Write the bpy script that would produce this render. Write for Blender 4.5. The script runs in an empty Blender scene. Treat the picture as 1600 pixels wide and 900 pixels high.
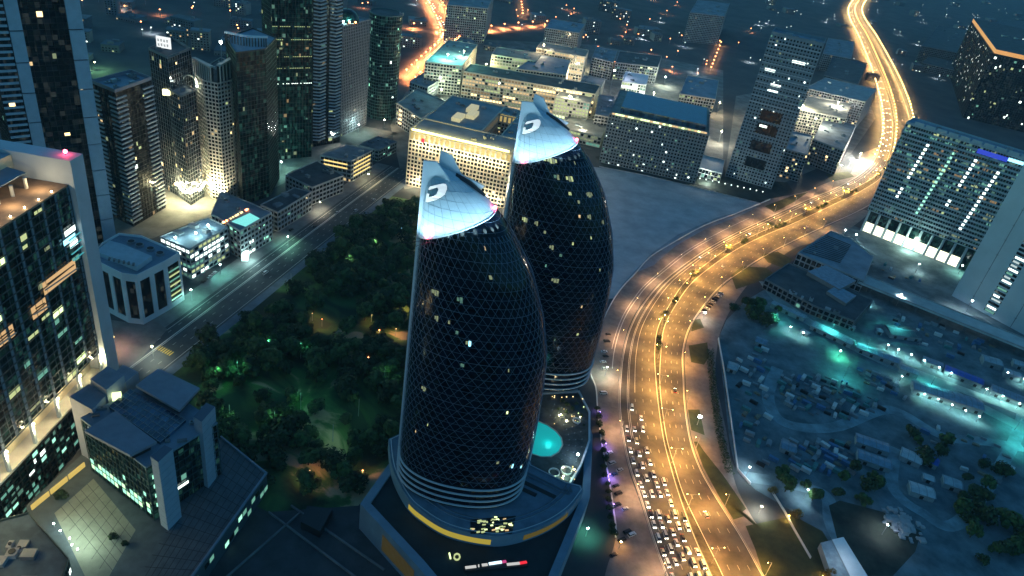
import bpy, bmesh, math, random
from mathutils import Vector, Matrix

scene = bpy.context.scene
COL = scene.collection
R = math.radians
RND = random.Random(7)

# ------------------------------------------------------------------ camera
CAM_H, FPX = 300.0, 1120.0            # camera height (m), focal length in 1600-px-wide pixels
AX = Vector((0.985367713, 0.170441983, 0.0))
AY = Vector((0.0873197441, -0.504817271, 0.858798454))
AZ = Vector((0.146375311, -0.846232269, -0.512313590))


def P(px, py, z=0.0):
    """world point at height z seen at pixel (px, py) of the 1600 x 900 photograph"""
    v = Vector((px - 800, py - 450, FPX))
    d = Vector((AX.dot(v), AY.dot(v), AZ.dot(v)))
    t = (z - CAM_H) / d.z
    return Vector((d.x * t, d.y * t, z))


def PX(p):
    q = Vector((p[0], p[1], p[2] - CAM_H))
    c = AX * q.x + AY * q.y + AZ * q.z
    return 800 + FPX * c.x / c.z, 450 + FPX * c.y / c.z


cam_d = bpy.data.cameras.new('camera')
cam = bpy.data.objects.new('camera', cam_d)
COL.objects.link(cam)
scene.camera = cam
cam_d.sensor_width = 36
cam_d.lens = FPX / 1600 * 36
cam_d.clip_start = 1
cam_d.clip_end = 20000
right = Vector((AX.x, AY.x, AZ.x))
up = -Vector((AX.y, AY.y, AZ.y))
back = -Vector((AX.z, AY.z, AZ.z))
M4 = Matrix((right, up, back)).transposed().to_4x4()
M4.translation = (0, 0, CAM_H)
cam.matrix_world = M4

# ------------------------------------------------------------------ world, sun, exposure
world = bpy.data.worlds.new('World')
scene.world = world
world.use_nodes = True
wn, wl = world.node_tree.nodes, world.node_tree.links
bg = wn['Background']
sky = wn.new('ShaderNodeTexSky')
sky.sky_type = 'NISHITA'
sky.sun_disc = False
SUN_EL, SUN_ROT = R(8.0), R(-70.0)
sky.sun_elevation = SUN_EL
sky.sun_rotation = SUN_ROT
tint = wn.new('ShaderNodeMix')
tint.data_type = 'RGBA'
tint.blend_type = 'MULTIPLY'
tint.inputs[0].default_value = 1.0
tint.inputs[7].default_value = (0.20, 0.66, 1.0, 1)      # the blue-teal hour after sunset
wl.new(sky.outputs[0], tint.inputs[6])
wl.new(tint.outputs[2], bg.inputs[0])
bg.inputs[1].default_value = 0.15

sun_d = bpy.data.lights.new('sun', 'SUN')
sun_d.energy = 0.03
sun_d.angle = R(12)
sun_d.color = (0.55, 0.75, 1.0)
sun = bpy.data.objects.new('sun', sun_d)
COL.objects.link(sun)
sun.rotation_euler = (R(52), 0, R(-35))

vs = scene.view_settings
vs.view_transform = 'Standard'
vs.look = 'None'
vs.exposure = 0.42
vs.gamma = 1.0
scene.cycles.use_denoising = True
scene.cycles.max_bounces = 4
scene.cycles.diffuse_bounces = 2
scene.cycles.glossy_bounces = 3
scene.cycles.sample_clamp_indirect = 3.0
scene.cycles.use_light_tree = True
try:
    scene.cycles.volume_bounces = 0
except Exception:
    pass

# ------------------------------------------------------------------ materials
MATS = {}


def mat(name, base=(.3, .3, .3), rough=.7, metal=0.0, var=0.0, scale=.2, col2=None, bump=0.0, emit=None, es=0.0,
        cell=None, spec=None, glow=None):
    """procedural Principled material; var = noise variation, cell = (w, h) per-pane variation"""
    if name in MATS:
        return MATS[name]
    m = bpy.data.materials.new(name)
    m.use_nodes = True
    n, l = m.node_tree.nodes, m.node_tree.links
    b = n['Principled BSDF']
    b.inputs['Base Color'].default_value = (*base, 1)
    b.inputs['Roughness'].default_value = rough
    b.inputs['Metallic'].default_value = metal
    if spec is not None:
        b.inputs['Specular IOR Level'].default_value = spec
    if emit is not None:
        b.inputs['Emission Color'].default_value = (*emit, 1)
        b.inputs['Emission Strength'].default_value = es
    if var or col2:
        tc = n.new('ShaderNodeTexCoord')
        ge = n.new('ShaderNodeNewGeometry')
        no = n.new('ShaderNodeTexNoise')
        no.inputs['Scale'].default_value = scale
        no.inputs['Detail'].default_value = 6
        no.inputs['Roughness'].default_value = .62
        l.new(ge.outputs['Position'], no.inputs['Vector'])
        mx = n.new('ShaderNodeMix')
        mx.data_type = 'RGBA'
        c2 = col2 if col2 else tuple(min(1, c * (1 + var)) for c in base)
        c1 = base if col2 else tuple(c * (1 - var) for c in base)
        mx.inputs[6].default_value = (*c1, 1)
        mx.inputs[7].default_value = (*c2, 1)
        rp = n.new('ShaderNodeMapRange')
        rp.inputs[1].default_value = .36
        rp.inputs[2].default_value = .64
        l.new(no.outputs[0], rp.inputs[0])
        l.new(rp.outputs[0], mx.inputs[0])
        l.new(mx.outputs[2], b.inputs['Base Color'])
        if bump:
            bp = n.new('ShaderNodeBump')
            bp.inputs['Strength'].default_value = bump
            bp.inputs['Distance'].default_value = 1.0
            l.new(no.outputs[0], bp.inputs['Height'])
            l.new(bp.outputs[0], b.inputs['Normal'])
    if cell:
        ge = n.new('ShaderNodeNewGeometry')
        dv = n.new('ShaderNodeVectorMath')
        dv.operation = 'DIVIDE'
        dv.inputs[1].default_value = (cell[0], cell[0], cell[1])
        l.new(ge.outputs['Position'], dv.inputs[0])
        fl = n.new('ShaderNodeVectorMath')
        fl.operation = 'FLOOR'
        l.new(dv.outputs[0], fl.inputs[0])
        wh = n.new('ShaderNodeTexWhiteNoise')
        l.new(fl.outputs[0], wh.inputs[0])
        mx = n.new('ShaderNodeMix')
        mx.data_type = 'RGBA'
        mx.inputs[6].default_value = (*[c * .45 for c in base], 1)
        mx.inputs[7].default_value = (*[min(1, c * 1.9) for c in base], 1)
        l.new(wh.outputs[0], mx.inputs[0])
        l.new(mx.outputs[2], b.inputs['Base Color'])
        mr = n.new('ShaderNodeMapRange')
        mr.inputs[3].default_value = rough * .5
        mr.inputs[4].default_value = rough * 1.6
        l.new(wh.outputs[0], mr.inputs[0])
        l.new(mr.outputs[0], b.inputs['Roughness'])
        if glow:
            # a few rooms behind the glass are faintly lit
            pw_ = n.new('ShaderNodeMath')
            pw_.operation = 'POWER'
            pw_.inputs[1].default_value = 9
            l.new(wh.outputs[0], pw_.inputs[0])
            ml = n.new('ShaderNodeMath')
            ml.operation = 'MULTIPLY'
            ml.inputs[1].default_value = glow[3]
            l.new(pw_.outputs[0], ml.inputs[0])
            b.inputs['Emission Color'].default_value = (*glow[:3], 1)
            l.new(ml.outputs[0], b.inputs['Emission Strength'])
    MATS[name] = m
    return m


def emat(name, col, s):
    return mat(name, (.02, .02, .02), .6, emit=col, es=s)


ASPHALT = mat('asphalt', (.080, .072, .064), .7, var=.4, scale=.07, bump=.02)
ASPH_D = mat('asphalt_dark', (.045, .048, .052), .8, var=.3, scale=.09)
PAVE = mat('paving', (.20, .17, .155), .8, var=.22, scale=.15)
PAVE_G = mat('paving_grey', (.17, .18, .18), .8, var=.2, scale=.12)
CONC = mat('concrete', (.30, .31, .32), .8, var=.18, scale=.12)
CONC_D = mat('concrete_dark', (.14, .15, .16), .8, var=.2, scale=.12)
STONE = mat('pale_stone', (.42, .40, .36), .8, var=.12, scale=.1)
WHITE = mat('white_cladding', (.62, .64, .66), .55, var=.06, scale=.08)
ROOFG = mat('roof_grey', (.17, .20, .23), .85, var=.3, scale=.06)
ROOFB = mat('roof_blue', (.16, .22, .28), .7, var=.22, scale=.06)
ROOFD = mat('roof_dark', (.055, .062, .07), .85, var=.35, scale=.07)
ROOFT = mat('roof_tan', (.26, .25, .22), .85, var=.22, scale=.07)
GLASS = mat('dark_glass', (.005, .009, .014), .16, cell=(2.4, 3.4), spec=.45, glow=(.8, .9, .7, .022))
GLASSG = mat('green_glass', (.004, .015, .016), .15, cell=(2.4, 3.4), spec=.45, glow=(.25, 1, .75, .04))
GLASSB = mat('blue_glass', (.02, .06, .11), .15, cell=(3.5, 3.4), spec=.7)
METAL = mat('grey_metal', (.30, .32, .34), .45, .6)
DARKM = mat('dark_metal', (.03, .032, .035), .5, .4)
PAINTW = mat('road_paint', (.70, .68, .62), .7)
PAINTY = mat('yellow_paint', (.65, .45, .08), .7)
KERB = mat('kerb', (.36, .33, .30), .8)
E_DIMW = emat('faint_warm_window', (1.0, .66, .30), .22)
E_DIMG = emat('faint_green_window', (.45, 1.0, .75), .14)
E_DIMY = emat('faint_lime_window', (.85, 1.0, .55), .2)
E_WARM = emat('warm_window', (1.0, .72, .32), 2.2)
E_WARM2 = emat('warm_window_dim', (1.0, .70, .34), .7)
E_WHITE = emat('white_window', (.85, 1.0, .92), 2.4)
E_GREEN = emat('green_window', (.40, 1.0, .70), 1.0)
E_GREEN2 = emat('green_window_dim', (.35, .95, .72), .30)
E_YG = emat('yellow_green_window', (.80, 1.0, .45), 1.6)
E_YG2 = emat('yellow_green_window_dim', (.85, 1.0, .45), .5)
E_CYAN = emat('cyan_window', (.30, .80, 1.0), 2.0)
E_LAMPO = emat('sodium_lamp', (1.0, .55, .16), 45)
E_LAMPW = emat('white_lamp', (.85, 1.0, .95), 45)
E_LAMPY = emat('warm_lamp', (1.0, .85, .5), 45)
E_RED = emat('red_beacon', (1.0, .05, .10), 40)
E_ORED = emat('orange_red_lamp', (1.0, .28, .10), 12)


# ------------------------------------------------------------------ mesh builder
class MB:
    def __init__(self):
        self.v, self.f, self.m = [], [], []
        self.mats = []

    def mi(self, m):
        if m not in self.mats:
            self.mats.append(m)
        return self.mats.index(m)

    def face(self, pts, m):
        i = len(self.v)
        self.v += [tuple(p) for p in pts]
        self.f.append(tuple(range(i, i + len(pts))))
        self.m.append(self.mi(m))

    def add(self, vs, fs, m):
        i = len(self.v)
        self.v += [tuple(p) for p in vs]
        k = self.mi(m)
        for f in fs:
            self.f.append(tuple(j + i for j in f))
            self.m.append(k)

    def prism(self, poly, z0, z1, m, mtop=None, bottom=True):
        """poly: CCW list of (x, y)"""
        n = len(poly)
        vs = [(p[0], p[1], z0) for p in poly] + [(p[0], p[1], z1) for p in poly]
        self.add(vs, [(i, (i + 1) % n, n + (i + 1) % n, n + i) for i in range(n)], m)
        self.add(vs[n:], [tuple(range(n))], mtop or m)
        if bottom:
            self.add(vs[:n], [tuple(reversed(range(n)))], m)

    def box(self, c, s, m, rz=0.0):
        """c = centre of the base, s = full sizes"""
        ca, sa = math.cos(rz), math.sin(rz)
        hx, hy = s[0] / 2, s[1] / 2
        pl = [(c[0] + x * ca - y * sa, c[1] + x * sa + y * ca) for x, y in ((-hx, -hy), (hx, -hy), (hx, hy), (-hx, hy))]
        self.prism(pl, c[2], c[2] + s[2], m)

    def bar(self, a, b, w, h, m, up=Vector((0, 0, 1))):
        """square bar from a to b"""
        a, b = Vector(a), Vector(b)
        d = (b - a)
        if d.length < 1e-6:
            return
        d.normalize()
        s = d.cross(up)
        if s.length < 1e-4:
            s = d.cross(Vector((1, 0, 0)))
        s.normalize()
        u = s.cross(d)
        s, u = s * w / 2, u * h / 2
        vs = [a - s - u, a + s - u, a + s + u, a - s + u, b - s - u, b + s - u, b + s + u, b - s + u]
        self.add(vs, [(0, 1, 5, 4), (1, 2, 6, 5), (2, 3, 7, 6), (3, 0, 4, 7), (3, 2, 1, 0), (4, 5, 6, 7)], m)

    def cyl(self, c, r0, r1, h, m, n=12, cap=True):
        vs = []
        for z, r in ((0, r0), (h, r1)):
            for i in range(n):
                a = 2 * math.pi * i / n
                vs.append((c[0] + r * math.cos(a), c[1] + r * math.sin(a), c[2] + z))
        fs = [(i, (i + 1) % n, n + (i + 1) % n, n + i) for i in range(n)]
        if cap:
            fs += [tuple(range(n, 2 * n)), tuple(reversed(range(n)))]
        self.add(vs, fs, m)

    def ball(self, c, r, m, n=8, k=5, sz=1.0):
        vs, fs = [], []
        for j in range(k + 1):
            t = math.pi * j / k
            for i in range(n):
                a = 2 * math.pi * i / n
                vs.append((c[0] + r * math.sin(t) * math.cos(a), c[1] + r * math.sin(t) * math.sin(a), c[2] - r * sz * math.cos(t)))
        for j in range(k):
            for i in range(n):
                fs.append((j * n + i, j * n + (i + 1) % n, (j + 1) * n + (i + 1) % n, (j + 1) * n + i))
        self.add(vs, fs, m)

    def mesh(self, name):
        me = bpy.data.meshes.new(name)
        me.from_pydata(self.v, [], self.f)
        for m in self.mats:
            me.materials.append(m)
        me.polygons.foreach_set('material_index', self.m)
        me.update()
        return me

    def build(self, name, parent=None, smooth=False, stuff=False):
        if not self.f:
            return None
        me = self.mesh(name)
        if smooth:
            me.polygons.foreach_set('use_smooth', [True] * len(me.polygons))
        o = bpy.data.objects.new(name, me)
        COL.objects.link(o)
        if parent is not None:
            o.parent = parent
            pass
        if stuff:
            o['kind'] = 'stuff'
        return o


def tag(o, label=None, cat=None, group=None, kind=None):
    if label: o['label'] = label
    if cat: o['category'] = cat
    if group: o['group'] = group
    if kind: o['kind'] = kind
    return o


def thing(name, label, cat, loc=(0, 0, 0), group=None):
    o = bpy.data.objects.new(name, None)
    o.empty_display_size = 2
    COL.objects.link(o)
    o.location = loc
    return tag(o, label, cat, group)


def part(mb, name, parent, smooth=False, stuff=False):
    """mesh built in WORLD coordinates, parented to a thing standing at parent.location"""
    if not mb.f:
        return None
    L = Vector((0, 0, 0))
    p = parent
    while p is not None:
        L += p.location
        p = p.parent
    mb.v = [(x - L.x, y - L.y, z - L.z) for x, y, z in mb.v]
    me = mb.mesh(name)
    if smooth:
        me.polygons.foreach_set('use_smooth', [True] * len(me.polygons))
    o = bpy.data.objects.new(name, me)
    COL.objects.link(o)
    o.parent = parent
    if stuff:
        o['kind'] = 'stuff'
    return o


def copy_thing(src, loc, rz=0.0, label=None, group=None, scale=1.0):
    c = src.copy()
    COL.objects.link(c)
    c.location = loc
    c.rotation_euler = (0, 0, rz)
    c.scale = (scale,) * 3
    if label: c['label'] = label
    if group: c['group'] = group
    for ch in list(src.children):
        d = ch.copy()
        COL.objects.link(d)
        d.parent = c
        for g in list(ch.children):
            e = g.copy()
            COL.objects.link(e)
            e.parent = d
    return c


def structure(name, mb, smooth=False):
    o = mb.build(name, smooth=smooth)
    o['kind'] = 'structure'
    return o


def light(name, kind, loc, energy, col, parent=None, size=.5, spot=None, target=None):
    d = bpy.data.lights.new(name, kind)
    d.energy = energy
    d.color = col
    if kind in ('POINT', 'SPOT'):
        d.shadow_soft_size = size
    if kind == 'SPOT':
        d.spot_size = R(spot or 150)
        d.spot_blend = .6
    o = bpy.data.objects.new(name, d)
    COL.objects.link(o)
    o.location = loc
    if target is not None:
        o.rotation_euler = (Vector(target) - Vector(loc)).to_track_quat('-Z', 'Y').to_euler()
    if parent is not None:
        L = Vector((0, 0, 0))
        p = parent
        while p is not None:
            L += p.location
            p = p.parent
        o.parent = parent
        o.location = Vector(loc) - L
    return o


def ccw(poly):
    a = sum(poly[i][0] * poly[(i + 1) % len(poly)][1] - poly[(i + 1) % len(poly)][0] * poly[i][1] for i in range(len(poly)))
    return list(poly) if a > 0 else list(reversed(poly))


def inset(poly, d):
    """offset a CCW polygon inwards by d (convex-ish polygons)"""
    n = len(poly)
    out = []
    for i in range(n):
        p0, p1, p2 = Vector(poly[i - 1][:2]), Vector(poly[i][:2]), Vector(poly[(i + 1) % n][:2])
        e1, e2 = (p1 - p0).normalized(), (p2 - p1).normalized()
        n1, n2 = Vector((-e1.y, e1.x)), Vector((-e2.y, e2.x))
        b = (n1 + n2)
        if b.length < 1e-6:
            b = n1
        b.normalize()
        k = max(.3, b.dot(n1))
        out.append(p1 + b * (d / k))
    return out


def spline(pts, n=8):
    """Catmull-Rom through 2-D/3-D points"""
    pts = [Vector(p) for p in pts]
    out = []
    for i in range(len(pts) - 1):
        p0 = pts[max(i - 1, 0)]
        p1, p2 = pts[i], pts[i + 1]
        p3 = pts[min(i + 2, len(pts) - 1)]
        for k in range(n):
            t = k / n
            out.append(.5 * ((2 * p1) + (p2 - p0) * t + (2 * p0 - 5 * p1 + 4 * p2 - p3) * t * t + (3 * p1 - p0 - 3 * p2 + p3) * t ** 3))
    out.append(pts[-1])
    return out


def resample(pts, step):
    """points every step metres along a polyline, with tangents"""
    res, d = [], 0.0
    for a, b in zip(pts[:-1], pts[1:]):
        L = (b - a).length
        while d <= L and L > 1e-6:
            res.append((a.lerp(b, d / L), (b - a).normalized()))
            d += step
        d -= L
    return res


def ribbon(mb, left, right_, z, m, kerb=0.0):
    n = len(left)
    vs = [(p.x, p.y, z) for p in left] + [(p.x, p.y, z) for p in right_]
    mb.add(vs, [(i, n + i, n + i + 1, i + 1) for i in range(n - 1)], m)


def poly_sheet(mb, pts, z, m):
    pl = ccw([(p[0], p[1]) for p in pts])
    mb.face([(x, y, z) for x, y in pl], m)


def PP(*px, z=0.0):
    return [P(x, y, z) for x, y in px]

# ================================================================== THE SETTING: ground, roads, lots
mb = MB()
GROUND = mat('ground_dark', (.035, .042, .05), .95, col2=(.075, .078, .082), scale=.02)
mb.face([(-6000, -400, 0), (9000, -400, 0), (9000, 12000, 0), (-6000, 12000, 0)], GROUND)
structure('ground', mb)

# --- highway stations: left edge, median left, median right, right edge (ground points)
ST = [((1085, 1000), (1155, 1000), (1173, 1000), (1250, 1000)),
      ((1042, 900), (1112, 897), (1127, 897), (1192, 899)),
      ((1020, 840), (1086, 838), (1098, 838), (1158, 838)),
      ((1000, 775), (1063, 775), (1068, 775), (1118, 775)),
      ((984, 730), (1049, 728), (1053, 728), (1093, 730)),
      ((974, 685), (1038, 685), (1041, 685), (1078, 685)),
      ((968, 635), (1030, 632), (1033, 632), (1070, 632)),
      ((969, 595), (1026, 592), (1030, 592), (1068, 592)),
      ((974, 552), (1024, 550), (1032, 550), (1067, 552)),
      ((984, 515), (1029, 512), (1037, 512), (1076, 515)),
      ((1002, 480), (1046, 478), (1054, 478), (1095, 484)),
      ((1030, 445), (1070, 442), (1079, 443), (1124, 449)),
      ((1064, 417), (1102, 414), (1111, 416), (1160, 422)),
      ((1105, 389), (1140, 387), (1149, 390), (1200, 397)),
      ((1150, 364), (1182, 366), (1193, 368), (1245, 374)),
      ((1200, 340), (1232, 344), (1243, 347), (1292, 352)),
      ((1255, 315), (1285, 319), (1296, 322), (1345, 328)),
      ((1308, 293), (1335, 295), (1347, 297), (1384, 303)),
      ((1347, 270), (1370, 273), (1378, 275), (1408, 279)),
      ((1369, 245), (1388, 247), (1392, 247), (1420, 249)),
      ((1378, 210), (1395, 210), (1399, 210), (1424, 210)),
      ((1376, 170), (1392, 170), (1395, 170), (1417, 170)),
      ((1366, 130), (1380, 130), (1383, 130), (1402, 130)),
      ((1354, 95), (1366, 95), (1369, 95), (1385, 95)),
      ((1340, 60), (1351, 60), (1353, 60), (1366, 60)),
      ((1326, 30), (1335, 30), (1337, 30), (1347, 30)),
      ((1327, 12), (1335, 12), (1337, 12), (1346, 12)),
      ((1345, -8), (1352, -8), (1354, -8), (1363, -8)),
      ((1375, -30), (1382, -30), (1384, -30), (1392, -30))]
HW = [spline([P(*s[k]).xy for s in ST], 8) for k in range(4)]
EL, MLf, MRt, ER = HW


def offs(i, t, side):
    """point on the highway: station index i (float), t 0..1 across carriageway; side 'L' or 'R'"""
    j = int(max(0, min(len(EL) - 2, i)))
    f = i - j
    a, b = (EL, MLf) if side == 'L' else (MRt, ER)
    p = a[j].lerp(a[j + 1], f)
    q = b[j].lerp(b[j + 1], f)
    c = p.lerp(q, t)
    d = (a[j + 1] - a[j]).lerp(b[j + 1] - b[j], t).normalized()
    return c, d


mb = MB()
ribbon(mb, EL, MLf, .020, ASPHALT)
ribbon(mb, MRt, ER, .020, ASPHALT)
structure('highway', mb)
# median: kerbed strip with soil
mb = MB()
SOIL = mat('median_soil', (.05, .045, .03), .95, var=.5, scale=.25)
n = len(MLf)
for a, b, i in ((MLf, MRt, 0),):
    vs = [(p.x, p.y, .14) for p in MLf] + [(p.x, p.y, .14) for p in MRt]
    mb.add(vs, [(i, n + i, n + i + 1, i + 1) for i in range(n - 1)], SOIL)
    mb.add([(p.x, p.y, .0) for p in MLf] + [(p.x, p.y, .14) for p in MLf], [(i + 1, i, n + i, n + i + 1) for i in range(n - 1)], KERB)
    mb.add([(p.x, p.y, .0) for p in MRt] + [(p.x, p.y, .14) for p in MRt], [(i, i + 1, n + i + 1, n + i) for i in range(n - 1)], KERB)
structure('median_strip', mb)


def strip_line(mb, pts, w, z, m):
    pts = [Vector(p[:2]) for p in pts]
    L, Rr = [], []
    for i, p in enumerate(pts):
        d = (pts[min(i + 1, len(pts) - 1)] - pts[max(i - 1, 0)]).normalized()
        nn = Vector((-d.y, d.x)) * w / 2
        L.append(p + nn)
        Rr.append(p - nn)
    ribbon(mb, Rr, L, z, m) if False else ribbon(mb, L, Rr, z, m)


mb = MB()
NL = {'L': 5, 'R': 4}
for side in 'LR':
    for k in range(1, NL[side]):
        t = k / NL[side]
        pts = [offs(i * .25, t, side)[0] for i in range(4, (len(EL) - 30) * 4)]
        acc = resample(pts, 12.0)
        for p, d in acc:
            strip_line(mb, [p, p + d * 3.2], .28, .026, mat('worn_paint', (.46, .42, .36), .8, var=.35, scale=.3))
    for t, w in ((.022, .35), (.978, .35)):
        strip_line(mb, [offs(i, t, side)[0] for i in range(0, len(EL) - 12)], w, .026, PAINTW)
structure('road_markings', mb)
mb = MB()
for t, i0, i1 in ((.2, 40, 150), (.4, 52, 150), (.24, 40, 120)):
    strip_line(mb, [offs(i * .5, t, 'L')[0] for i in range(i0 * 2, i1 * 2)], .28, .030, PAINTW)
structure('light_trail_lines', mb)  # solid white lines painted in place of the car light trails
# kerb strips along the outer edges
mb = MB()
for E_, s in ((EL, -1), (ER, 1)):
    pts = E_[:170]
    L, Rr = [], []
    for i, p in enumerate(pts):
        d = (pts[min(i + 1, len(pts) - 1)] - pts[max(i - 1, 0)]).normalized()
        nn = Vector((d.y, -d.x)) * s
        L.append(p)
        Rr.append(p + nn * .6)
    if s > 0:
        ribbon(mb, L, Rr, .15, KERB)
        mb.add([(p.x, p.y, 0) for p in L] + [(p.x, p.y, .15) for p in L], [(i + 1, i, len(L) + i, len(L) + i + 1) for i in range(len(L) - 1)], KERB)
    else:
        ribbon(mb, Rr, L, .15, KERB)
        mb.add([(p.x, p.y, 0) for p in L] + [(p.x, p.y, .15) for p in L], [(i, i + 1, len(L) + i + 1, len(L) + i) for i in range(len(L) - 1)], KERB)
structure('kerbs', mb)

# --- service road and parking strip on the left of the highway
SV = [((930, 1000), (1083, 1000)), ((945, 900), (1040, 900)), ((962, 840), (1018, 840)), ((958, 790), (1002, 790)),
      ((950, 740), (984, 740)), ((940, 690), (973, 690)), ((934, 640), (967, 640)), ((931, 605), (967, 605)),
      ((922, 578), (970, 575)), ((928, 545), (973, 545)), ((938, 512), (982, 512)), ((947, 490), (995, 485)),
      ((960, 466), (1012, 462)), ((975, 446), (1027, 445)), ((994, 426), (1058, 420)), ((1016, 402), (1100, 390)),
      ((1051, 380), (1146, 364)), ((1100, 353), (1197, 340)), ((1150, 334), (1250, 315)), ((1203, 312), (1300, 294))]
SL = spline([P(*s[0]).xy for s in SV], 6)
SR = spline([P(*s[1]).xy for s in SV], 6)
mb = MB()
ribbon(mb, SL, SR, .012, PAVE)
structure('service_road', mb)
mb = MB()
strip_line(mb, SL[12:], .9, .03, PAINTW)
mid = [SL[i].lerp(SR[i], .72) for i in range(len(SL))]  # two lines painted along the paths of car light trails
strip_line(mb, mid[48:96], .5, .026, PAINTW)
mid2 = [SL[i].lerp(SR[i], .62) for i in range(len(SL))]
strip_line(mb, mid2[54:104], .4, .026, PAINTW)
structure('service_road_lines', mb)
# low boundary wall along the sand lot
mb = MB()
SAND = mat('sand', (.33, .36, .39), .95, var=.17, scale=.05)
poly_sheet(mb, [P(*p) for p in ((905, 258), (945, 263), (1010, 275), (1100, 297), (1190, 319), (1150, 334), (1100, 353), (1051, 380), (1016, 402), (994, 426), (975, 446), (960, 466), (930, 470), (880, 400))], .02, SAND)
structure('sand_lot', mb)
mb = MB()
poly_sheet(mb, [P(*p) for p in ((1022, 414), (1056, 384), (1104, 357), (1155, 338), (1186, 322), (1120, 340), (1060, 366), (1020, 394), (990, 425), (966, 452), (975, 446), (994, 426))], .03, mat('sand_track', (.20, .23, .27), .95, var=.2, scale=.05))
structure('sand_track', mb)
# forecourt road in front of the office blocks, joining the highway
mb = MB()
poly_sheet(mb, [P(*p) for p in ((1196, 312), (1258, 300), (1330, 270), (1345, 240), (1385, 225), (1372, 250), (1340, 276), (1300, 297), (1250, 316), (1200, 340), (1160, 345))], .008, PAVE)
structure('side_street', mb)
mb = MB()
poly_sheet(mb, [P(*p) for p in ((930, 245), (945, 262), (1010, 274), (1100, 296), (1190, 318), (1240, 300), (1230, 285), (1120, 275), (950, 240))], .005, mat('dark_verge', (.02, .03, .025), .95, var=.5, scale=.1))
structure('verge', mb)
# --- pavement, verges, footpath right of the highway
mb = MB()
GRASSD = mat('verge_grass', (.028, .036, .014), .95, col2=(.06, .07, .025), scale=.12)
ER_px = [s[3] for s in ST]
VR = [((1258, 1000), (1330, 1000)), ((1195, 899), (1290, 899)), ((1160, 838), (1200, 838)), ((1120, 775), (1165, 790)), ((1096, 730), (1146, 745)),
      ((1081, 685), (1138, 690)), ((1073, 632), (1126, 632)), ((1071, 592), (1118, 592)), ((1070, 552), (1120, 548)),
      ((1079, 515), (1128, 512)), ((1098, 484), (1150, 470)), ((1128, 449), (1180, 432)), ((1164, 422), (1212, 408)),
      ((1204, 397), (1246, 386)), ((1249, 374), (1300, 372)), ((1296, 352), (1335, 352)), ((1349, 328), (1362, 330))]
A1 = spline([P(*s[0]).xy for s in VR], 6)
A2 = spline([P(*s[1]).xy for s in VR], 6)
ribbon(mb, A1, A2, .010, PAVE)
structure('footpath', mb)
mb = MB()
for pl in (((1200, 838), (1160, 800), (1166, 795), (1140, 757), (1128, 740), (1100, 705), (1090, 690), (1084, 690), (1099, 730), (1123, 775), (1146, 812), (1168, 805)),
           ((1076, 540), (1105, 535), (1108, 558), (1100, 570), (1080, 566)),
           ((1075, 640), (1093, 640), (1101, 680), (1080, 672)),
           ((1165, 822), (1240, 806), (1285, 830), (1330, 905), (1195, 905), (1180, 858)),
           ((1142, 430), (1160, 416), (1196, 418), (1210, 428), (1180, 442), (1150, 452)),
           ((1190, 398), (1215, 393), (1238, 405), (1228, 420), (1200, 410)),
           ((1082, 500), (1094, 498), (1100, 512), (1080, 518)),
           ((1195, 322), (1240, 305), (1263, 300), (1240, 316), (1210, 332)), ((1290, 272), (1325, 268), (1335, 276), (1300, 284))):
    poly_sheet(mb, [P(*p) for p in pl], .03, GRASSD)
g = structure('grass_verge', mb)
# --- works yard and car park ground to the right
mb = MB()
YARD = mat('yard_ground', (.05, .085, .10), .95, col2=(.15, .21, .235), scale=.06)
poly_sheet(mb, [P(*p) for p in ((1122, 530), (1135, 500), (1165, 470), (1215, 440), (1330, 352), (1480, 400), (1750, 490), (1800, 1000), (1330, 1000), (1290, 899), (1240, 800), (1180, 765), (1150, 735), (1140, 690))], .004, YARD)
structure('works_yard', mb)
mb = MB()
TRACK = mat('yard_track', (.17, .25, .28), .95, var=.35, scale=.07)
trk = spline([P(*p).xy for p in ((1215, 575), (1200, 620), (1225, 660), (1300, 668), (1390, 640), (1470, 680), (1540, 690), (1600, 700))], 8)
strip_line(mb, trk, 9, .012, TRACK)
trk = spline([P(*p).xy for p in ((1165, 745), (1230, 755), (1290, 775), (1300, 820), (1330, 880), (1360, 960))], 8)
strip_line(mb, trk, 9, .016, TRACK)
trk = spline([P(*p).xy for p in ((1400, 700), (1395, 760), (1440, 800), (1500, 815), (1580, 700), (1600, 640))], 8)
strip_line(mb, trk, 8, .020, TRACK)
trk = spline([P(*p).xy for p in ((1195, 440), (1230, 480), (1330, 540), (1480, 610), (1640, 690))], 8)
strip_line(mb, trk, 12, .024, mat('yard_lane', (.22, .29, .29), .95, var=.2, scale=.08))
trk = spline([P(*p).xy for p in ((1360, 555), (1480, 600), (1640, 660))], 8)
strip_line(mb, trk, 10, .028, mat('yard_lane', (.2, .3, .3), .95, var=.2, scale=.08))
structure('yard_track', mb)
mb = MB()
poly_sheet(mb, [P(*p) for p in ((1295, 790), (1312, 782), (1380, 800), (1440, 830), (1430, 862), (1395, 900), (1345, 900), (1310, 850))], .03, mat('yard_grass', (.012, .020, .016), .95, col2=(.05, .06, .045), scale=.07))
structure('dark_lawn', mb)

mb = MB()
PLZ = mat('plaza_paving', (.16, .16, .15), .85, var=.35, scale=.05)
for pl in (((140, 385), (270, 250), (330, 235), (480, 205), (560, 195), (622, 208), (500, 258), (420, 298), (340, 330), (240, 372)),
           ((610, 196), (640, 130), (720, 60), (930, 70), (1130, 110), (1130, 274), (940, 238), (930, 210), (800, 262), (632, 296)),
           ((1132, 278), (1210, 292), (1330, 240), (1368, 185), (1350, 140), (1260, 130), (1150, 150))):
    poly_sheet(mb, [P(*p) for p in pl], .003, PLZ)
structure('plaza', mb)
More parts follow.
